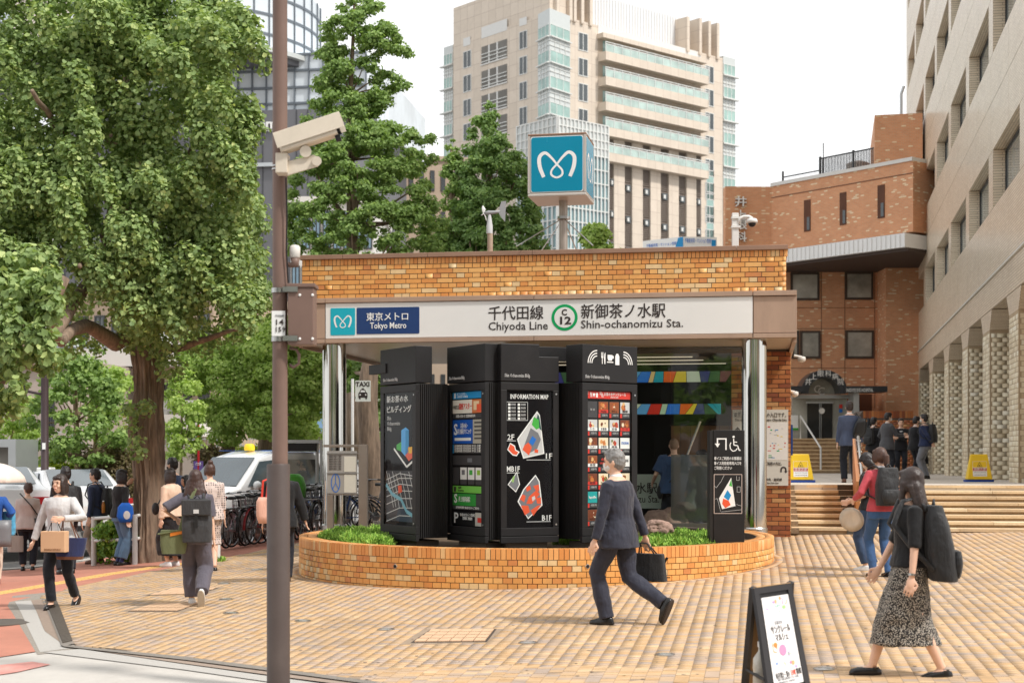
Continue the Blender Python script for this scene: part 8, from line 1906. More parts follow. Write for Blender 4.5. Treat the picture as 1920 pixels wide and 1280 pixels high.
f=person('woman in slate jumpsuit walking away with long brown hair and white sneakers',G_(366,1136),1.58,6,feet=[(-.06,.16,0,0),(.1,-.22,.1,68)],hands=[(-.25,.12,1.08),None],hint=[(-1,-.5,-.5),None],hair='long',hairm=hairmat('hair_brown2',S(64,44,38)),topm=C_slate,top='loose',sleeve=.45,hem=-.08,legm=C_slate,legw=1.35,legl=.93,shoem=Sh_wh,vx=.008,fem=True,longl=.38,faceon=False,head=(0,4))
t=rucksack(f,'boxy black flap backpack on the woman in the slate jumpsuit',cloth('nylon_charcoal',S(62,62,64),.6,fold=.4),.34,.5,.14,dz=-.1,dx=.04,pocket=False)
tb_,c,up,fw=f.bag;mb=MB();mb.box(c.x-.165,c.x+.165,c.y-.105,c.y-.075,c.z+.06,c.z+.24);o=mb.build('flap',MATS['nylon_charcoal'],tb_,local=True,bevel=.012);mb=MB();mb.box(c.x-.018,c.x+.018,c.y-.115,c.y-.106,c.z-.08,c.z+.06);mb.build('buckle_strap',B_lt,tb_,local=True);mb=MB();mb.box(c.x-.03,c.x+.03,c.y-.112,c.y-.1065,c.z+.085,c.z+.13);mb.build('badge',C_lgrey,o,local=True)
t=bagthing(f,'messenger_bag','olive green messenger bag with orange lining on the jumpsuit woman','messenger bag');c=V3((-.25,-.1,.82))*f.k
mb=MB();mb.loft([(c+V3((0,0,z)),V3((1,0,0)),V3((0,1,0)),rx,.06) for z,rx in((-.15,.13),(-.05,.15),(.1,.15),(.12,.14))],20,p=4);mb.build('body',B_ol,t,local=True,smooth='auto')
mb=MB();mb.hexa([c+V3(q) for q in((-.17,-.075,.07),(.13,-.075,.12),(.13,.06,.12),(-.17,.06,.07),(-.17,-.075,.085),(.13,-.075,.135),(.13,.06,.135),(-.17,.06,.085))]);mb.build('flap',B_ol,t,local=True);mb=MB();mb.hexa([c+V3(q) for q in((-.03,-.07,.05),(.13,-.07,.085),(.13,.0,.085),(-.03,.0,.05),(-.03,-.07,.09),(.13,-.07,.118),(.13,.0,.118),(-.03,.0,.09))]);mb.build('lining',flat('lining_orange',S(236,140,50)),t,local=True)
for dy in(-.11,.14):mb=MB();mb.tube([c+V3((.08,dy*.4,.12)),f.pel+V3((-.1,dy*1.2,.25)),f.pel+V3((.02,dy*.7,.49))],.022,8,sq=.35);mb.build('strap',B_ol,t,local=True)
f=person('short haired person in beige top and black trousers, back turned, at far left',G_(52,1070),1.5,14,hair='short',hairm=H_brown,topm=C_beige,top='loose',sleeve=.75,hem=-.12,topw=1.15,legm=C_pan,legw=1.1,legl=.88,shoem=Sh_bk,vx=.012,fem=True,mask='white',head=(30,0))
t=bagthing(f,'crossbody_bag','small black crossbody bag on the person in the beige top','crossbody bag');mb=MB();c=f.pel+V3((.2,-.08,-.0));mb.loft([(c+V3((0,0,z)),V3((1,0,0)),V3((0,1,0)),.09,.05) for z in(-.1,0,.08)],14,p=3);mb.build('body',B_lt,t,local=True,smooth=True);mb=MB();mb.tube([c+V3((0,0,.08)),f.pel+V3((.06,-.16,.3)),f.pel+V3((-.12,-.1,.5))],.01,6);mb.build('strap',B_lt,t,local=True)
t=bagthing(f,'tote_bag','grey cloth tote held by the person in the beige top','tote bag');mb=MB();c=f.hand[-1]+V3((0,-.02,-.25));mb.loft([(c+V3((0,0,z)),V3((1,0,0)),V3((0,1,0)),.13,.06) for z in(-.15,0,.12)],16,p=3);mb.tube([c+V3((-.05,0,.1)),c+V3((0,0,.28)),c+V3((.05,0,.1))],.01,6);mb.build('body',cloth('tote_grey',S(180,172,164),.9),t,local=True)
f=person('man in navy blazer and khaki trousers facing left with mask under his chin',G_(182,1056),1.66,80,topm=C_nv,top='jacket',hem=-.1,collar=cloth('shirt_blue',S(176,196,220),.8),legm=C_kh,legw=1.1,shoem=Sh_br,vx=.011,head=(0,2))
rucksack(f,'black backpack with a drink bottle on the man in khaki trousers',B_bk,.3,.46,.17,dz=-.06)
bt=bagthing(f,'drink_bottle','amber tea bottle in the side pocket of the navy blazer man','bottle');c=f.bag[1]+V3((-.17,0,-.1));mb=MB();mb.lathe(c,[(.03,-.09),(.032,.05),(.014,.09),(.014,.1)],14);mb.build('body',flat('tea_amber',S(176,110,40),.15),bt,local=True,smooth='auto');mb=MB();mb.lathe(c,[(.017,.1),(.017,.12)],12);mb.build('cap',M_wt,bt,local=True)
f=person('woman in black blouse and wide jeans raising a hand, glasses, facing right',G_(225,1060),1.60,-50,hands=[(-.2,.24,1.42),None],hint=[(-1,0,-1),None],hair='bob',topm=C_bt,top='loose',hem=-.08,legm=cloth('denim_pale',S(96,124,152),.85),legw=1.35,legl=.86,shoem=Sh_bk,shoe_low=True,vx=.011,fem=True,socks=flat('sock_navy',S(36,42,90)))
t=bagthing(f,'shoulder_bag','bright blue cloth bag on a chain beside the bushes','shoulder bag');c=f.pel+V3((.2,.0,.05));mb=MB();mb.loft([(c+V3((0,0,z)),V3((0,1,0)),V3((1,0,0)),rx,.05) for z,rx in((-.2,.1),(-.1,.15),(.05,.13),(.12,.06))],16,p=2.6);b_=mb.build('body',B_bl,t,local=True,smooth=True);mb=MB();mb.tube([c+V3((0,0,.12)),f.sh[1]+V3((0,0,.05))],.01,6);mb.build('chain',M_steel,t,local=True)
mb=MB();mb.ell(c+V3((.052,0,-.08)),.004,.06,.07);mb.build('print',C_lgrey,b_,local=True)
f=person('woman in peach coat, black long skirt and beige mask beside the ginkgo',G_(322,1062),1.55,62,hair='bob',hairm=H_dkbrown,topm=C_pk,top='loose',hem=-.06,topw=1.1,leg=None,skirt=(.9,.2,.15,.13,.2,.22),legm=C_bsk,shoem=Sh_wh,vx=.011,fem=True,mask='beige')
t=bagthing(f,'crossbody_bag','small black pouch at the hip of the woman in the peach coat','crossbody bag');mb=MB();mb.ell(f.pel+V3((-.1,.24,.06)),.06,.06,.1);mb.build('body',B_bk,t,local=True,smooth=True);mb=MB();mb.tube([f.pel+V3((-.1,.2,.12)),f.pel+V3((.0,.16,.3)),f.pel+V3((.12,.02,.5))],.009,6);mb.build('strap',B_bk,t,local=True)
f=person('tall man in dark blue shirt and grey mask behind the woman in the peach coat',G_(326,1044),1.74,60,topm=cloth('shirt_dk_blue',S(46,58,84),.8),top='shirt',sleeve=.75,hem=-.12,legm=C_pan,shoem=Sh_gy,mask='black',vx=.013)
f=person('small dark haired woman half hidden between the jumpsuit woman and the peach coat',G_(352,1046),1.42,120,hair='bob',topm=C_bt,top='loose',hem=-.1,legm=C_pan,shoem=Sh_bk,vx=.014,fem=True,hands=[(-.1,.2,1.3),None])
f=person('woman in black dotted dress with hair in a bun, back turned, by the bicycles',G_(394,1071),1.60,20,feet=[(-.08,.1,0,0),(.05,-.12,0,10)],hair='bun',hairm=H_brown,topm=C_dot,top='loose',sleeve=.75,hem=-.12,topw=1.05,leg=None,skirt=(.95,.42,.15,.13,.19,.17),legm=C_dot,shoem=Sh_bk,shoe_low=True,vx=.011,fem=True,faceon=False)
f=person('man in black jacket with dark backpack just behind the blouse woman',G_(124,1076),1.68,28,topm=C_bk,top='jacket',hem=-.1,legm=C_pan,shoem=Sh_bk,vx=.013,faceon=False)
rucksack(f,'dark backpack seen between the blouse woman and the navy blazer man',B_bk,.3,.44,.16)
f=person('person in black coat mostly hidden behind the brown lamp post',G_(527,1092),1.62,10,hands=[None,(.34,.08,.82)],hair='short',topm=C_bt,top='loose',sleeve=1,hem=-.16,topw=1.1,legm=C_pan,legw=1.1,shoem=Sh_bk,vx=.012,faceon=False)
t=bagthing(f,'tote_bag','peach cloth bag with red straps just left of the lamp post','tote bag');c=f.pel+V3((-.22,-.08,.1));mb=MB();mb.loft([(c+V3((0,0,z)),V3((1,0,0)),V3((0,1,0)),rx,.06) for z,rx in((-.2,.07),(-.1,.1),(.08,.1),(.14,.07))],16,p=3);mb.build('body',cloth('tote_peach',S(226,176,156),.9),t,local=True,smooth=True)
for q in(-.03,.03):mb=MB();mb.tube([c+V3((q,0,.12)),c+V3((q*1.1+.02,.02,.35)),f.pel+V3((-.12+q,.0,.48))],.014,6,sq=.4);mb.build('strap',flat('strap_red',S(206,60,44)),t,local=True)
f=person('person at the left edge in blue jacket under a pale parasol',G_(-16,1096),1.55,20,hair='short',topm=cloth('jacket_blue',S(36,84,160),.7),top='loose',hem=-.1,hands=[None,(.26,.12,1.1)],legm=cloth('trousers_cream',S(214,196,180),.85),shoem=mat('shoe_red',S(120,40,40),.6),vx=.012,faceon=False)
t=bagthing(f,'daypack','grey and silver daypack cut by the left edge of the picture','backpack');mb=MB();c=f.pel+V3((.13,-.22,-.08));mb.loft([(c+V3((0,0,z)),V3((1,0,0)),V3((0,1,0)),.14,.09) for z in(-.2,-.1,.05,.18)],18,p=3);mb.build('body',mat('nylon_silver',S(120,124,130),.4,obj=True),t,local=True,smooth=True)
t=bagthing(f,'jacket_bundle','light blue garment carried over the arm at the left edge','garment');mb=MB();mb.loft([(f.hand[1]+V3((.0,.0,z)),V3((1,0,0)),V3((0,1,0)),.1,.06) for z in(-.3,-.12,.06)],16,p=2.5);o=mb.build('cloth',cloth('light_blue',S(90,170,210),.8),t,local=True);remesh(o,.012,.04,2)
t=thing('parasol','pale parasol with embroidered flowers cut by the left edge','parasol',f.pos+V3((0,0,0)));tip=at(-26,868,20.6)
mb=MB();vs_=[];fs=[];n=8;m_=6;top_=tip+V3((0,0,.02))
for i in range(m_+1):
 for k in range(n*3):
  a=2*math.pi*k/(n*3);q=i/m_;rr_=.56*math.sin(q*1.45)*(1-.05*abs(math.sin(a*n/2))*q);vs_.append(top_+V3((rr_*math.cos(a),rr_*math.sin(a),-.32*(1-math.cos(q*1.45)))))
for i in range(m_):
 for k in range(n*3):fs.append((i*n*3+k,(i+1)*n*3+k,(i+1)*n*3+(k+1)%(n*3),i*n*3+(k+1)%(n*3)))
mb.add(vs_,fs);can=mb.build('canopy',cloth('parasol_cream',S(238,224,212),.8,pattern=('speckle',S(232,216,204),9)),t,smooth=True);sol_=can.modifiers.new('s','SOLIDIFY');sol_.thickness=.004
mb=MB();mb.tube([top_+V3((0,0,.04)),top_-V3((-.05,-.1,.75))],.008,8);mb.build('shaft',M_steel,t)
for k in range(n):a=2*math.pi*k/n;mb=MB();mb.tube([top_-V3((0,0,.01)),top_+V3((.3*math.cos(a),.3*math.sin(a),-.07)),top_+V3((.55*math.cos(a),.55*math.sin(a),-.29))],.004,5);mb.build('rib',M_steel,can)
# ============================================================ VEHICLES, BICYCLES, STREET FURNITURE
C_car=mat('car_white',S(226,228,230),.25,var=.02,vs=2,coat=.8,spec=.5,obj=True);C_carg=mat('car_glass',S(70,82,88),.05,var=.3,vs=1.5,spec=1.,obj=True,coat=.5);C_tyre=mat('tyre',S(34,33,33),.85,obj=True);C_rim=mat('rim',S(180,182,184),.3,metal=.8,obj=True)
C_trim=mat('car_trim',S(36,36,38),.5,obj=True)
def car(label,cat,pos,rz,L,W,H,prof,glass,wr=.31,kind='car',wheels=(.8,-.85),color=None):
 """prof: side outline (x along the car, z) lofted across the width with tumblehome"""
 t=thing('parked_car' if kind=='car' else kind,label,cat,pos,rz);col=color or C_car
 def zrow(f):return[(x,-W/2*w_+0,z) for x,z,w_ in prof]
 mb=MB();n=len(prof);vs_=[]
 secs=((-1,.0),(-.94,.02),(0,.035),(.94,.02),(1,.0))
 for sx,bul in secs:
  for x,z,w_ in prof:zz=z+(bul if z>H*.5 else 0);vs_.append((x*(1-.02*abs(sx)),sx*W/2*w_,zz*(1 if abs(sx)<1 else .985)))
 fs=[]
 for i in range(len(secs)-1):
  for k in range(n):fs.append((i*n+k,i*n+(k+1)%n,(i+1)*n+(k+1)%n,(i+1)*n+k))
 fs.append(tuple(reversed(range(n))));fs.append(tuple(range((len(secs)-1)*n,len(secs)*n)))
 mb.add(vs_,fs);body=mb.build('body',col,t,local=True,bevel=.03,smooth='auto',seg=3)
 for nm,pts in glass:
  g=MB();g.add([V3(p) for p in pts],[tuple(range(len(pts)))]);o=g.build(nm,C_carg,body,local=True);so=o.modifiers.new('s','SOLIDIFY');so.thickness=.012;so.offset=1
 for x in wheels:
  for s in(-1,1):
   w_=MB();w_.lathe((0,0,0),[(wr*.66,-.1),(wr*.95,-.105),(wr,-.07),(wr,.07),(wr*.95,.105),(wr*.66,.1)],26);w_.xform(Matrix.Translation((x,s*(W/2-.1),wr))@Matrix.Rotation(rad(90),4,'X'));wo=w_.build('wheel',C_tyre,t,local=True,smooth='auto')
   w_=MB();w_.lathe((0,0,0),[(.02,-.07),(wr*.3,-.085),(wr*.62,-.06),(wr*.66,-.1),(wr*.66,.1),(wr*.6,.06),(.02,.08)],20);w_.xform(Matrix.Translation((x,s*(W/2-.1),wr))@Matrix.Rotation(rad(90),4,'X'));w_.build('rim',C_rim,wo,local=True,smooth='auto')
   w_=MB();w_.lathe((0,0,0),[(wr*1.12,-.11),(wr*1.12,.11)],26);w_.xform(Matrix.Translation((x,s*(W/2-.105),wr))@Matrix.Rotation(rad(90),4,'X'));w_.build('wheel_arch',C_trim,t,local=True)
 return t,body
tp_=G_(500,1000);D=30.5;tp_=Vector(((492-CX)/F*D,D,gz((492-CX)/F*D,D)-.02))
H=1.75
prof=[(2.2,.28,.9),(2.26,.55,.93),(2.2,.86,.93),(1.35,1.06,.95),(.75,1.62,.8),(.3,1.74,.78),(-1.7,1.74,.78),(-2.1,1.62,.8),(-2.2,1.0,.95),(-2.22,.5,.96),(-2.15,.28,.92),(-1.0,.2,.9),(1.2,.2,.9)]
W=1.70;hw=W/2
gl_=[('windscreen',[(1.34,-.72,1.09),(1.34,.72,1.09),(.77,.62,1.64),(.77,-.62,1.64)])]
for s in(-1,1):
 gl_+=[('front_window',[(1.12,s*(hw*.95+.004),1.08),(.28,s*(hw*.95+.004),1.08),(.28,s*(hw*.80+.008),1.6),(.72,s*(hw*.80+.008),1.56)]),('rear_window',[(.2,s*(hw*.95+.004),1.08),(-.9,s*(hw*.95+.004),1.08),(-.9,s*(hw*.8+.008),1.6),(.2,s*(hw*.8+.008),1.6)]),('quarter_window',[(-1.0,s*(hw*.95+.004),1.08),(-1.95,s*(hw*.95+.004),1.08),(-1.85,s*(hw*.8+.008),1.58),(-1.0,s*(hw*.8+.008),1.6)])]
taxi,body=car('white tall taxi with yellow roof lamp parked behind the bicycles','taxi',tp_,rad(-128),4.4,W,H,prof,gl_,kind='parked_taxi',wheels=(1.35,-1.35))
mb=MB();mb.lathe((.35,0,1.78),[(.0,0),(.1,.0),(.11,.04),(.1,.11),(.07,.14),(.02,.14)],14);mb.build('roof_lamp',emit('taxi_lamp',S(240,200,40),.25),taxi,local=True,smooth='auto')
for s in(-1,1):
 mb=MB();mb.ell((2.16,s*.62,.78),.08,.16,.09);mb.build('headlight',mat('lamp_glass',S(210,214,218),.08,obj=True),body,local=True,smooth=True)
 mb=MB();mb.ell((1.0,s*.95,1.1),.07,.11,.09);mb.build('mirror',C_car,body,local=True,smooth=True)
 mb=MB();mb.add([(.6,s*(.665+.0),1.775),(-1.6,s*.665,1.775),(-1.6,s*.60,1.785),(.6,s*.60,1.785)],[(0,1,2,3)]);mb.build('blue_stripe',C_blue,body,local=True)
 for x in(.24,-.95):mb=MB();mb.box(x-.008,x+.008,s*(hw*.95)-.006,s*(hw*.95)+.01,.35,1.06);mb.build('door_seam',C_trim,body,local=True)
 mb=MB();mb.box(-.2,-.05,s*(hw*.955),s*(hw*.955)+.03*s,.95,.98);mb.build('door_handle',C_rim,body,local=True)
mb=MB();mb.box(2.2,2.27,-.5,.5,.4,.66);mb.build('grille',C_trim,body,local=True)
mb=MB();mb.box(.86,.88,.1,.4,1.36,1.5);mb.build('vacancy_display',C_blue,body,local=True)
D=31;cp_=Vector(((122-CX)/F*D,D,CZ-(1012-850)/F*D))
prof2=[(2.3,.3,.85),(2.3,.62,.88),(1.9,.82,.92),(.9,.98,.95),(.25,1.4,.76),(-.9,1.44,.76),(-1.7,1.12,.9),(-2.2,1.04,.93),(-2.32,.72,.95),(-2.28,.34,.92),(-1.1,.22,.9),(1.2,.22,.9)]
gl2=[('rear_screen',[(-1.7,-.6,1.165),(-.94,-.56,1.475),(-.94,.56,1.475),(-1.7,.6,1.165)][::-1]),('windscreen',[(.88,-.66,1.0),(.88,.66,1.0),(.26,.58,1.42),(.26,-.58,1.42)])]
for s in(-1,1):gl2+=[('side_window',[(.62,s*(.875*.95+.006),1.0),(-1.25,s*(.875*.915+.006),1.1),(-.86,s*(.875*.77+.012),1.4),(.2,s*(.875*.77+.012),1.38)])]
cs_,body=car('white saloon car seen from behind on the road at left','car',cp_,rad(118),4.6,1.75,1.45,prof2,gl2,wheels=(1.4,-1.4))
for s in(-1,1):
 mb=MB();mb.hexa([(-2.33,s*.84,.78),(-2.33,s*.4,.86),(-2.2,s*.4,.86),(-2.1,s*.84,.78),(-2.31,s*.84,.92),(-2.3,s*.4,.93),(-2.15,s*.4,.93),(-2.05,s*.84,.92)]);mb.build('tail_light',flat('tail_red',S(170,40,44),.15),body,local=True)
mb=MB();mb.box(-2.36,-2.33,-.17,.17,.62,.78);mb.build('number_plate',M_wt,body,local=True)
mb=MB();mb.box(-2.31,-2.24,-.75,.75,.3,.4);mb.build('bumper_trim',C_trim,body,local=True)
for(u,v,dd,rz,lab,sc_) in((-20,1010,30,118,'white car cut by the left edge behind the parasol',1),(600,985,33,-150,'silver car partly hidden behind the left chrome column',.95)):
 D=dd;x=(u-CX)/F*D;pz_=gz(x,D)-.05 if u>300 else CZ-(1012-850)/F*D
 c_,body=car(lab,'car',Vector((x,D,pz_)),rad(rz),4.5,1.7,1.45,prof2,gl2,wheels=(1.4,-1.4),color=C_car if u<0 else mat('car_silver',S(176,180,184),.3,metal=.5,coat=.6,obj=True))
 for s in(-1,1):mb=MB();mb.box(-2.34,-2.2,s*.62-.18,s*.62+.18,.78,.92);mb.build('tail_light',MATS['tail_red'],body,local=True)
M_bk_=[mat('bike_silver',S(176,178,180),.3,metal=.6,obj=True),mat('bike_black',S(34,34,36),.35,obj=True),mat('bike_red',S(150,40,44),.35,obj=True),mat('bike_pink',S(206,170,180),.35,obj=True),mat('bike_blue',S(60,90,150),.35,obj=True)]
M_basket=mat('basket_wire',S(120,120,120),.4,metal=.5,obj=True)
BW={}
def wheel_meshes(r):
 mb=MB();n=36
 for i in range(n):
  a0,a1=2*math.pi*i/n,2*math.pi*(i+1)/n
 mb=MB();R1=r-.018;m=8;vs_=[];fs=[]
 for i in range(n):
  a=2*math.pi*i/n
  for j in range(m):b=2*math.pi*j/m;rr_=R1+.018*math.cos(b);vs_.append((0.018*math.sin(b),rr_*math.cos(a),rr_*math.sin(a)))
 for i in range(n):
  for j in range(m):fs.append((i*m+j,i*m+(j+1)%m,((i+1)%n)*m+(j+1)%m,((i+1)%n)*m+j))
 mb.add(vs_,fs);ty=mb.mesh('tyre',C_tyre,smooth=True)
 mb=MB();R2=r-.04;vs_=[];fs=[]
 for i in range(n):
  a=2*math.pi*i/n
  for dx,dr in((-.01,0),(.01,0),(.01,.014),(-.01,.014)):vs_.append((dx,(R2+dr)*math.cos(a),(R2+dr)*math.sin(a)))
 for i in range(n):
  for j in range(4):fs.append((i*4+j,i*4+(j+1)%4,((i+1)%n)*4+(j+1)%4,((i+1)%n)*4+j))
 mb.add(vs_,fs);rm=mb.mesh('rim',C_rim)
 mb=MB()
 for i in range(28):
  a=2*math.pi*i/28;s=.025*(1 if i%2 else-1);mb.tube([(s,.02*math.cos(a+1),.02*math.sin(a+1)),(0,R2*math.cos(a),R2*math.sin(a))],.0016,3,caps=False)
 mb.tube([(-.04,0,0),(.04,0,0)],.018,8);sp=mb.mesh('spokes',C_rim);return ty,rm,sp
TY,RM,SP=wheel_meshes(.33)
def bicycle(label,pos,rz,m,basket=True,steer=0,group='bicycles parked in a row by the station',rear_bag=None):
 """local +y forward"""
 t=thing('bicycle',label,'bicycle',pos,rz,group);fwh=V3((0,.55,.33));rwh=V3((0,-.52,.33));bb=V3((0,-.06,.29));st=V3((0,-.2,.78));hd=V3((0,.4,.82));hd2=V3((0,.37,.92))
 for nm,c in(('wheel',fwh),('wheel',rwh)):
  o=bpy.data.objects.new(nm,TY);COL.objects.link(o);o.parent=t;o.location=c
  for n2,me in(('rim',RM),('spokes',SP)):q=bpy.data.objects.new(n2,me);COL.objects.link(q);q.parent=o
 mb=MB();mb.tube([bb,hd-V3((0,-.03,.14))],.018,8);mb.tube([bb+(st-bb)*.5,hd-V3((0,-.02,.08))],.015,8);mb.tube([bb,st],.016,8);mb.tube([hd-V3((0,-.04,.18)),hd+V3((0,-.02,.04))],.02,8)
 for s in(-1,1):mb.tube([bb+V3((s*.03,0,0)),rwh+V3((s*.06,0,0))],.01,6);mb.tube([rwh+V3((s*.06,0,0)),bb+(st-bb)*.8+V3((s*.02,0,0))],.008,6);mb.tube([fwh+V3((s*.055,0,0)),V3((s*.05,.46,.68)),hd-V3((0,-.03,.12))],.012,6)
 mb.build('frame',m,t,local=True,smooth='auto')
 mb=MB();mb.tube([st,st+V3((0,-.02,.1))],.013,8);mb.build('seat_post',C_rim,t,local=True)
 mb=MB();mb.loft([(st+V3((0,y,.12)),V3((1,0,0)),V3((0,0,1)),rx,.03) for y,rx in((-.13,.07),(-.08,.1),(0,.07),(.12,.025))],12);mb.build('saddle',C_trim,t,local=True,smooth=True)
 mb=MB();mb.tube([hd,hd2,hd2+V3((-.12,.02,.06)),hd2+V3((-.27,-.1,.06)),hd2+V3((-.27,-.2,.05))],.011,8);mb.tube([hd2,hd2+V3((.12,.02,.06)),hd2+V3((.27,-.1,.06)),hd2+V3((.27,-.2,.05))],.011,8);hb=mb.build('handlebar',C_rim,t,local=True,smooth='auto')
 for s in(-1,1):mb=MB();mb.tube([hd2+V3((s*.27,-.1,.06)),hd2+V3((s*.27,-.22,.05))],.016,8);mb.build('grip',C_trim,hb,local=True)
 for c in(fwh,rwh):
  mb=MB();pts=[c+V3((0,.365*math.cos(a),.365*math.sin(a))) for a in[rad(q) for q in range(20,190,14)]];mb.tube(pts,.026,6,sq=.4);mb.build('mudguard',m,t,local=True)
 mb=MB();mb.lathe((0,0,0),[(.085,-.004),(.09,-.004),(.09,.004),(.085,.004)],20);mb.xform(Matrix.Translation(bb+V3((.05,0,0)))@Matrix.Rotation(rad(90),4,'Y'));mb.tube([bb+V3((.06,0,0)),bb+V3((.07,.1,-.12))],.009,6);mb.tube([bb+V3((-.06,0,0)),bb+V3((-.07,-.1,.12))],.009,6);mb.build('crankset',C_rim,t,local=True)
 for s,q in((1,(.1,.1,-.12)),(-1,(-.1,-.1,.12))):mb=MB();c=bb+V3(q);mb.box(c.x-.04,c.x+.04,c.y-.03,c.y+.03,c.z-.01,c.z+.01);mb.build('pedal',C_trim,t,local=True)
 mb=MB();mb.box(-.07,.07,-.72,-.28,.70,.715)
 for s in(-1,1):mb.tube([rwh+V3((s*.06,0,0)),V3((s*.06,-.6,.7))],.006,6)
 mb.build('rear_rack',C_rim,t,local=True)
 mb=MB();mb.tube([rwh+V3((-.07,0,0)),V3((-.16,-.5,.02))],.01,6);mb.build('kickstand',C_rim,t,local=True)
 if basket:
  mb=MB();y0,y1,x_,z0,z1=.5,.78,.17,.68,.92
  for k in range(9):
   q=k/8;x=-x_+2*x_*q
   mb.tube([(x,y1,z1),(x*.8,y1-.04,z0),(x*.8,y0+.02,z0),(x,y0,z1)],.0035,4)
  for k in range(7):y=y0+(y1-y0)*k/6;mb.tube([(-x_,y,z1),(-x_*.8,y,z0),(x_*.8,y,z0),(x_,y,z1)],.0035,4)
  for q in(0,.33,.66,1):z=z0+(z1-z0)*q;xx=x_*(.8+.2*q);mb.tube([(-xx,y0,z),(xx,y0,z),(xx,y1,z),(-xx,y1,z),(-xx,y0,z)],.0045,4)
  mb.build('basket',M_basket,t,local=True)
 if rear_bag:mb=MB();mb.box(-.17,.17,-.72,-.36,.72,.96);o=mb.build('rear_carrier',rear_bag,t,local=True,bevel=.03);mb=MB();mb.box(-.172,.172,-.722,-.358,.93,.95);mb.build('red_trim',C_red_ if False else flat('trim_red',S(200,50,44)),o,local=True)
 return t
biks=[(428,1016,-18,1,'black bicycle with dark rear carrier bag nearest the dotted dress woman',True),(445,1014,-12,3,'pinkish bicycle second from the left of the row',False),(462,1012,-20,0,'silver bicycle third in the row beside the taxi',False),(482,1010,-14,1,'black bicycle just left of the lamp post',False),(503,1006,-20,2,'dark red bicycle directly behind the lamp post',False),(552,1004,-16,1,'black bicycle immediately right of the lamp post',False),(572,1002,-8,4,'blue bicycle between the lamp post and the planter',False),(592,1000,-20,0,'silver bicycle left of the chrome column',False),(612,998,-12,1,'black bicycle behind the steel notice board',False),(716,985,62,1,'black bicycle seen through the glass behind the TAXI sign',False),(697,983,70,0,'silver bicycle left of the first information pillar',False),(640,990,75,4,'blue bicycle seen past the chrome column',False)]
for i,(u,v,rz,mi,lab,rb_) in enumerate(biks):
 D=27.2+.12*i if i<9 else 28.5;x=(u-CX)/F*D;ps_=Vector((x,D,gz(x,D)+.01))
 bicycle(lab,ps_,rad(rz),M_bk_[mi],basket=not rb_ or True,rear_bag=B_bk if rb_ else None)
gs=thing('child_seat_cover','bright green cover on a bicycle right of the lamp post','bicycle cover',Vector(((552-CX)/F*27.6,27.6,gz(-4,27.6)+.7)));mb=MB();c=gs.location+V3((0,0,.3));mb.loft([(c+V3((0,0,z)),V3((1,0,0)),V3((0,1,0)),rx,.2) for z,rx in((-.2,.2),(0,.22),(.18,.16),(.24,.08))],16,p=3);mb.build('cover',cloth('cover_green',S(80,160,60),.6),gs,smooth=True)
M_rail=mat('rail_white',S(224,224,222),.5,var=.05,grime=.25,gcol=S(140,110,90))
def guard(label,pts,hts=(.5,.85),r=.03,post=.045):
 P=[Vector(p) for p in pts];t=thing('guard_rail',label,'guard rail',P[0]);
 for p in P:mb=MB();mb.tube([p-V3((0,0,.05)),p+V3((0,0,hts[-1]+.03))],post,12);mb.build('post',M_rail,t,smooth='auto')
 for a,b in zip(P,P[1:]):
  for h in hts:mb=MB();mb.tube([a+V3((0,0,h)),b+V3((0,0,h))],r,10);mb.build('rail',M_rail,t,smooth='auto')
def gD(u,D,dz=0.):x=(u-CX)/F*D;return Vector((x,D,gz(x,D)+dz))
guard('white tubular guard rail sloping down from the ginkgo beside the azalea bush',[gD(253,24.5),gD(312,26.6)],(.42,.8))
guard('low white guard rail in front of the azalea bush',[gD(176,25.2),gD(253,24.5)],(.42,.8))
guard('white guard rail along the far side of the near lane',[gD(-30,30.5),gD(60,30),gD(130,29.7),gD(204,29.4),gD(300,29)],(.55,.95,.2),.03)
p=gD(408,23.6);t=thing('bollard','white bollard with yellow band beside the dotted dress woman','bollard',p);mb=MB();mb.lathe(p,[(.045,0),(.045,.78),(.03,.82)],16);mb.build('post',M_rail,t,smooth='auto');mb=MB();mb.lathe(p,[(.048,.64),(.048,.70)],16);mb.build('yellow_band',C_yel,t)
bl=[(p.x+R.uniform(-.12,.12),p.y+R.uniform(-.1,.1),p.z,.05,.05,.06) for _ in range(6)];sprigs('weed_tuft','small weeds growing round the white bollard',bl,500,M_jun,.05,33)
D=38;bsg=thing('bus_stop_sign','round red and white bus stop sign on a bent red pole across the street','bus stop sign',gD(372,D));M_rp=flat('pole_red',S(196,40,48),.4)
mb=MB();q=lambda u,v:at(u,v,D);mb.tube([gD(372,D),q(372,790),q(371,778),q(367,772),q(360,770)],.03,8);mb.build('pole',M_rp,bsg,smooth=True)
c=q(360,784);fb=Fr(c.x,D,0);mk=lambda r_,o,m,nm:MB().fprism(fb,[(r_*math.cos(a),c.z+r_*math.sin(a)) for a in[2*math.pi*k/28 for k in range(28)]],o-.01,o).build(nm,m,bsg)
mk(.14,.03,M_rp,'disc');mk(.1,.042,M_wt,'disc_centre');mb=MB();mb.fbox(fb,-.14,.14,.043,.05,c.z-.03,c.z+.03);mb.build('band',M_rp,bsg);text('御茶ノ水',fb,0,c.z,.05,.045,M_wt,bsg,width=.2)
ut('バス停',366,377,867,873,Fr(gD(372,D).x,D,0),.03,M_wt,bsg)
mb=MB();mb.fbox(Fr(gD(372,D).x,D,0),-.12,.12,-.02,.02,q(0,893).z,q(0,864).z);mb.build('timetable',flat('purple_board',S(90,70,130)),bsg)
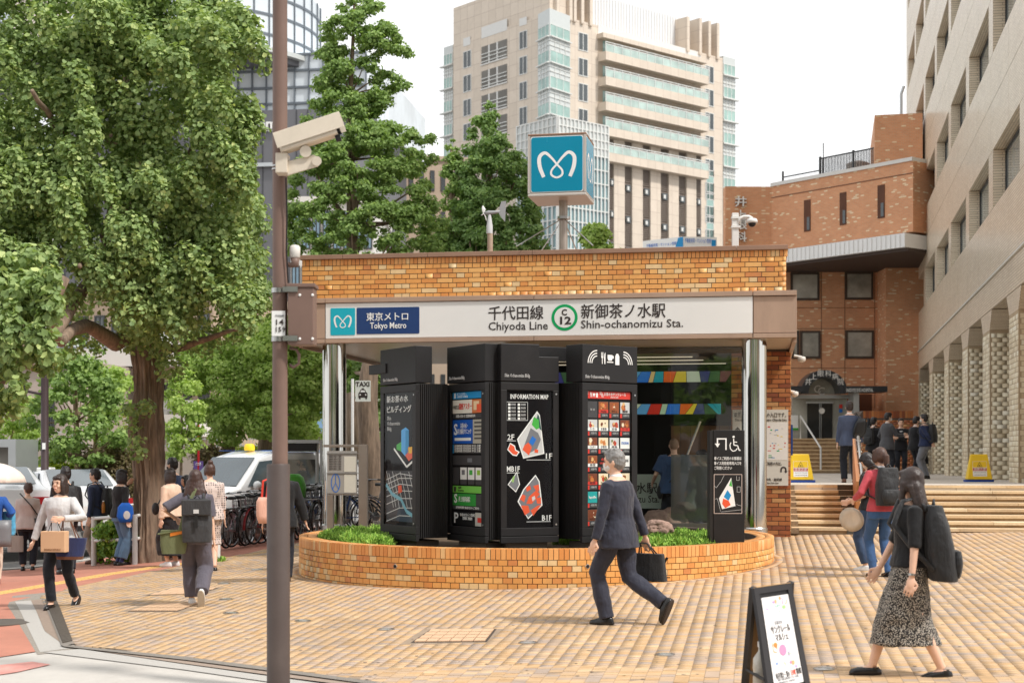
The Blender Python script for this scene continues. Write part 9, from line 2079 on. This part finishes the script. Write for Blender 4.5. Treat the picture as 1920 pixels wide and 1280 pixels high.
D=33;ts=thing('signal_post','dark brown signal post with thin arms at the left under the ginkgo','signal post',gD(84,D));mb=MB();mb.lathe(gD(84,D),[(.1,0),(.1,1.5),(.085,1.52),(.08,at(0,640,D).z-gD(84,D).z)],18);mb.build('pole',mat('dark_post',S(64,48,50),.5),ts,smooth='auto')
mb=MB();mb.tube([at(84,648,D),at(160,651,D),at(260,648,D)],.035,8);mb.build('arm',M_alu,ts);mb=MB();mb.tube([at(84,740,D),at(50,733,D)],.03,8);mb.build('bracket',MATS['dark_post'],ts)
mb=MB();a,b=at(18,745,D),at(49,700,D);mb.box(a.x,b.x,D-.15,D+.1,a.z,b.z);mb.build('signal_back',mat('signal_dark',S(48,46,50),.5),ts,bevel=.05)
mb=MB();a,b=at(82,842,D),at(88,830,D);mb.box(a.x,b.x,D-.11,D-.1,a.z,b.z);mb.build('sticker',M_wt,ts)
D=36;kf=thing('bus_shelter','grey framed shelter at the left edge across the street','shelter',gD(10,D));
for(a,b,c_,d) in((-60,32,823,838),(18,32,838,905),(-60,-50,838,905)):
 A_,B_=at(a,d,D),at(b,c_,D);mb=MB();mb.box(A_.x,B_.x,D-.1,D+1.6,A_.z,B_.z);mb.build('frame',M_alu,kf)
A_,B_=at(-50,905,D),at(18,838,D);mb=MB();mb.box(A_.x,B_.x,D+.2,D+.22,A_.z,B_.z);mb.build('glass',glassy('shelter_glass',S(150,146,140)),kf)
cb=thing('control_cabinet','small white cabinet at the foot of the signal post','cabinet',gD(80,34));A_,B_=at(68,905,34),at(94,876,34);mb=MB();mb.box(A_.x,B_.x,34,34.4,gz(A_.x,34),B_.z);mb.build('box',M_wt,cb,bevel=.02)
D=29.5;sh=thing('bus_shelter','steel and glass shelter with black blind between lamp post and chrome column','shelter',gD(570,D));fs_=Fr(gD(537,D).x,D,TH);L=fs_.uv(601,850)[0]
A_=fs_.uv(560,830)[1];B_=fs_.uv(560,846)[1];gzb=gz(fs_.x,D)
mb=MB();mb.fbox(fs_,0,L,-1.2,.1,A_,A_+.06);mb.build('roof',M_alu,sh);mb=MB();mb.fbox(fs_,.02,L-.06,.0,.08,B_,A_-.01);bl_=mb.build('blind_box',M_blk,sh)
for k in range(5):mb=MB();z=B_+(A_-B_)*(k+.5)/5;mb.fbox(fs_,.03,L-.07,.081,.09,z-.01,z+.01);mb.build('blind_slat',C_trim,bl_)
for s in(L-.05,L-.0):mb=MB();mb.fbox(fs_,s-.04,s,-.05,.05,gzb,A_-.002) if s==L-.05+.0 else mb.fbox(fs_,L-.0,L+.05,-.05,.05,gzb,A_-.002);mb.build('post',M_alu,sh)
mb=MB();mb.fbox(fs_,.02,L-.1,-.03,-.02,gzb+.3,B_-.01);mb.build('glass',M_glass,sh)
M_ys=mat('sign_yellow',S(240,200,40),.45,var=.04,obj=True)
def wetsign(u,D,label,rz=0):
 x=(u-CX)/F*D;p=Vector((x,D,zter(x,D)));t=thing('caution_sign',label,'caution sign',p,rad(rz),'yellow wet floor signs on the terrace');h=.62
 mb=MB();mb.loft([((0,0,0),V3((1,0,0)),V3((0,1,0)),.31,.12),((0,0,.05),V3((1,0,0)),V3((0,1,0)),.31,.12)],20,p=5);mb.build('blue_base',flat('base_blue',S(30,70,150)),t,local=True)
 mb=MB();mb.hexa([(-.27,-.1,.05),(.27,-.1,.05),(.27,.1,.05),(-.27,.1,.05),(-.18,-.035,h-.03),(.18,-.035,h-.03),(.18,.035,h-.03),(-.18,.035,h-.03)]);b_=mb.build('body',M_ys,t,local=True,bevel=.02)
 sl=.065/(h-.08);fy=lambda z:-.1+(z-.05)*sl-.003
 def pl(pts,m,nm,l=0.):mb=MB();mb.add([(x_,fy(z)-l,z) for x_,z in pts]+[(x_,fy(z)-l+.002,z) for x_,z in pts],[tuple(range(len(pts)))]);mb.build(nm,m,b_,local=True)
 pl([(-.15,.12),(.15,.12),(.15,.44),(-.15,.44)][::1],M_wt,'notice');pl([(-.145,.31),(.145,.31),(.145,.435),(-.145,.435)],M_ys,'upper_field',.001)
 pl([(-.06,.32),(.06,.32),(0,.43)],M_txt,'triangle',.002);pl([(-.045,.328),(.045,.328),(0,.412)],M_ys,'triangle_field',.003);pl([(-.02,.335),(.02,.34),(-.005,.37)],M_txt,'falling_figure',.004)
 pl([(-.145,.235),(.145,.235),(.145,.3),(-.145,.3)],C_red,'red_band',.001)
 o=bpy.data.curves.new('lettering','FONT');o.body='段差注意';o.size=.06;o.align_x='CENTER';o.align_y='CENTER';o.extrude=.0005;o.materials.append(M_wt);ob=bpy.data.objects.new('lettering',o);COL.objects.link(ob);ob.parent=b_;ob.location=(0,fy(.267)-.004,.267);ob.rotation_euler=(rad(90),0,0);TEXTS.append((ob,.25,.001))
 pl([(-.13,.15),(.13,.15),(.13,.157),(-.13,.157)],M_txt,'small_print',.001);pl([(-.13,.2),(.13,.2),(.13,.207),(-.13,.207)],M_txt,'small_print',.001)
wetsign(1835,31.8,'yellow caution sign with red lettered band in front of the beige tiled pillars')
wetsign(1500,30.9,'yellow caution sign half hidden by the station wall, left end of the terrace')
D=10.2;M_af=mat('board_black',S(44,42,44),.5,obj=True);kr=mat('kraft_back',S(186,146,98),.8,obj=True)
ab=thing('signboard','black folding signboard with white market poster in the foreground','signboard',at(1455,1330,D));
TLp,TRp=at(1414,1102,D),at(1484,1092,D+.35);BL=at(1448,1360,D-.22);BR=at(1548,1330,D+.15)
BL.z=gz(BL.x,BL.y);BR.z=gz(BR.x,BR.y)
ex_=(TRp-TLp);dn=(BL-TLp);
TRp=TLp+ex_;BR=BL+ex_*1.12
nrm_=ex_.cross(dn).normalized();nrm_=nrm_ if nrm_.y<0 else-nrm_
def bp_(a,b,o):return TLp.lerp(TRp,a).lerp(BL.lerp(BR,a),b)+nrm_*o
def bq(a0,a1,b0,b1,o0,o1,m,nm,par):mb=MB();mb.hexa([bp_(a0,b1,o1),bp_(a1,b1,o1),bp_(a1,b1,o0),bp_(a0,b1,o0),bp_(a0,b0,o1),bp_(a1,b0,o1),bp_(a1,b0,o0),bp_(a0,b0,o0)]);return mb.build(nm,m,par,bevel=.0)
for q in((0,1,0,.05),(0,1,.95,1),(0,.12,.0501,.9499),(.88,1,.0501,.9499)):bq(*q,-.025,.0,M_af,'front_frame',ab)
bq(.12,.88,.05,.95,-.02,-.012,M_blk,'front_sheet',ab)
ps_=bq(.17,.9,.085,.80,-.0115,-.008,mat('poster_white',S(240,238,238),.4,var=.02),'poster',ab)
bk0,bk1=TLp+V3((0,.02,0)),TRp+V3((0,.02,0));fb0,fb1=at(1395,1360,D+.35),None;fb0.z=gz(fb0.x,fb0.y);fb1=fb0+ex_*1.1
mb=MB();th_=V3((0,.02,0));mb.hexa([fb0,fb1,fb1+th_,fb0+th_,bk0,bk1,bk1+th_,bk0+th_]);mb.build('back_leaf',kr,ab)
for a,b in((fb0,bk0),(fb1,bk1)):mb=MB();mb.tube([a+th_,b+th_],.028,4);mb.build('back_rail',M_af,ab)
mb=MB();mb.tube([bp_(0,.72,-.02),fb0.lerp(bk0,.28)],.012,6);mb.build('hinge_stay',M_af,ab)
def ptxt(body,a,b,size,m,w_,bold=.0):
 o=bpy.data.curves.new('lettering','FONT');o.body=body;o.size=size;o.align_x='CENTER';o.align_y='CENTER';o.extrude=.0004;o.materials.append(m);ob=bpy.data.objects.new('lettering',o);COL.objects.link(ob);ob.parent=ps_
 xa=ex_.normalized();za=nrm_;ya=za.cross(xa).normalized();Mx=Matrix((xa,ya,za)).transposed();ob.location=bp_(a,b,-.006)-wloc(ps_);ob.rotation_euler=Mx.to_euler();TEXTS.append((ob,w_,bold*size))
W0=ex_.length
ptxt('お茶の水',.5,.3,.03,C_grey,W0*.2);ptxt('サンクレール',.53,.355,.06,M_txt,W0*.5,.03);ptxt('マルシェ',.53,.42,.055,M_txt,W0*.33,.03)
ptxt('毎月第2・第4',.4,.715,.045,M_txt,W0*.36,.01);ptxt('日曜',.66,.712,.04,flat('poster_red',S(230,90,60)),W0*.12,.01);ptxt('開催',.8,.71,.045,M_txt,W0*.13,.01);ptxt('10:00〜18:00 お茶の水サンクレール広場',.52,.745,.02,C_grey,W0*.55);ptxt('雨天の場合は中止することがあります',.45,.77,.018,C_grey,W0*.5)
def pblob(a,b,ra,rb,m,n=14,lift=0.,nm='poster_drawing'):mb=MB();mb.add([bp_(a+ra*math.cos(2*math.pi*k/n),b+rb*math.sin(2*math.pi*k/n),-.0065+lift) for k in range(n)],[tuple(range(n))]);mb.build(nm,m,ps_)
PC=[flat('pastel_pink',S(240,150,190)),flat('pastel_green',S(176,216,150)),flat('pastel_orange',S(240,180,130)),flat('pastel_blue',S(150,176,226)),flat('pastel_violet',S(196,170,216)),flat('pastel_teal',S(170,220,200))]
pblob(.5,.52,.09,.045,PC[0],lift=.0002);
rr=random.Random(2)
def pline(pts,m,w_=.006):
 mb=MB()
 for p0,p1 in zip(pts,pts[1:]):
  A_,B_=bp_(*p0,-.0064),bp_(*p1,-.0064);sd=(B_-A_).cross(nrm_).normalized()*w_/2;mb.add([A_-sd,B_-sd,B_+sd,A_+sd],[(0,1,2,3)])
 mb.build('poster_drawing',m,ps_)
for k in range(26):
 a,b=rr.uniform(.22,.84),rr.choice([rr.uniform(.1,.2),rr.uniform(.46,.68),rr.uniform(.12,.2),rr.uniform(.5,.66)])
 if abs(a-.5)<.12 and abs(b-.52)<.06:continue
 m_=rr.choice(PC);ang=rr.uniform(0,3.1);L_=rr.uniform(.04,.09)
 if rr.random()<.4:pblob(a,b,rr.uniform(.02,.05),rr.uniform(.008,.02),m_,9)
 else:pline([(a,b),(a+L_*math.cos(ang),b+L_*.4*math.sin(ang)),(a+L_*math.cos(ang+.6),b+L_*.7*math.sin(ang+.6))],m_)
pline([(.27,.45),(.27,.52),(.35,.53)],PC[2],.008);pblob(.34,.47,.05,.02,flat('toast_orange',S(230,150,70)),10)
bt=thing('water_bottle','large clear plastic water bottle standing inside the folding signboard','bottle',at(1428,1330,D+.12));c=at(1427,1330,D+.1);c.z=gz(c.x,c.y)+.02;zt_=at(0,1212,D+.1).z-c.z
M_pet=glassmat('pet_plastic',(.86,.88,.86),.1,.12)
mb=MB();H_=zt_;mb.lathe(c,[(.05,0),(.058,.02),(.055,H_*.3),(.058,H_*.33),(.055,H_*.6),(.058,H_*.64),(.055,H_*.8),(.02,H_*.93),(.018,H_)],20);mb.build('body',mat('pet_water',S(200,196,186),.15,var=.15,vs=20,spec=.8),bt,smooth='auto');mb=MB();mb.lathe(c+V3((0,0,H_)),[(.024,0),(.024,.035),(.02,.04)],14);mb.build('cap',M_wt,bt)
gum=MB();rr=random.Random(19)
for k in range(150):
 u,v=rr.uniform(120,1900),rr.uniform(1090,1278);p=gp(u,v)
 if not inside(p.x,p.y,PG) or(p.x-PCX)**2+(p.y-PCY)**2<(PR+.1)**2:continue
 s=rr.uniform(.008,.02);n_=7
 gum.add([p+V3((s*math.cos(a)*rr.uniform(.8,1.2),s*math.sin(a),.0212)) for a in[6.283*j/n_ for j in range(n_)]],[tuple(range(n_))])
o=gum.build('gum_spots',flat('gum_grey',S(120,108,98),.9));o['kind']='stuff'
lf_bits=MB();rr=random.Random(9)
for k in range(60):
 u,v=rr.uniform(120,1900),rr.uniform(1090,1275);p=gp(u,v)
 if not inside(p.x,p.y,PG) or(p.x-PCX)**2+(p.y-PCY)**2<(PR+.1)**2:continue
 a=rr.uniform(0,6.28);s=rr.uniform(.008,.022);z=p.z+.024
 lf_bits.add([p+V3((s*math.cos(a+q),s*.6*math.sin(a+q),.022+.004*rr.random())) for q in(0,1.6,3.1,4.7)],[(0,1,2,3)])
o=lf_bits.build('litter',flat('leaf_litter',S(150,134,90),.9));o['kind']='stuff'
finish_texts()
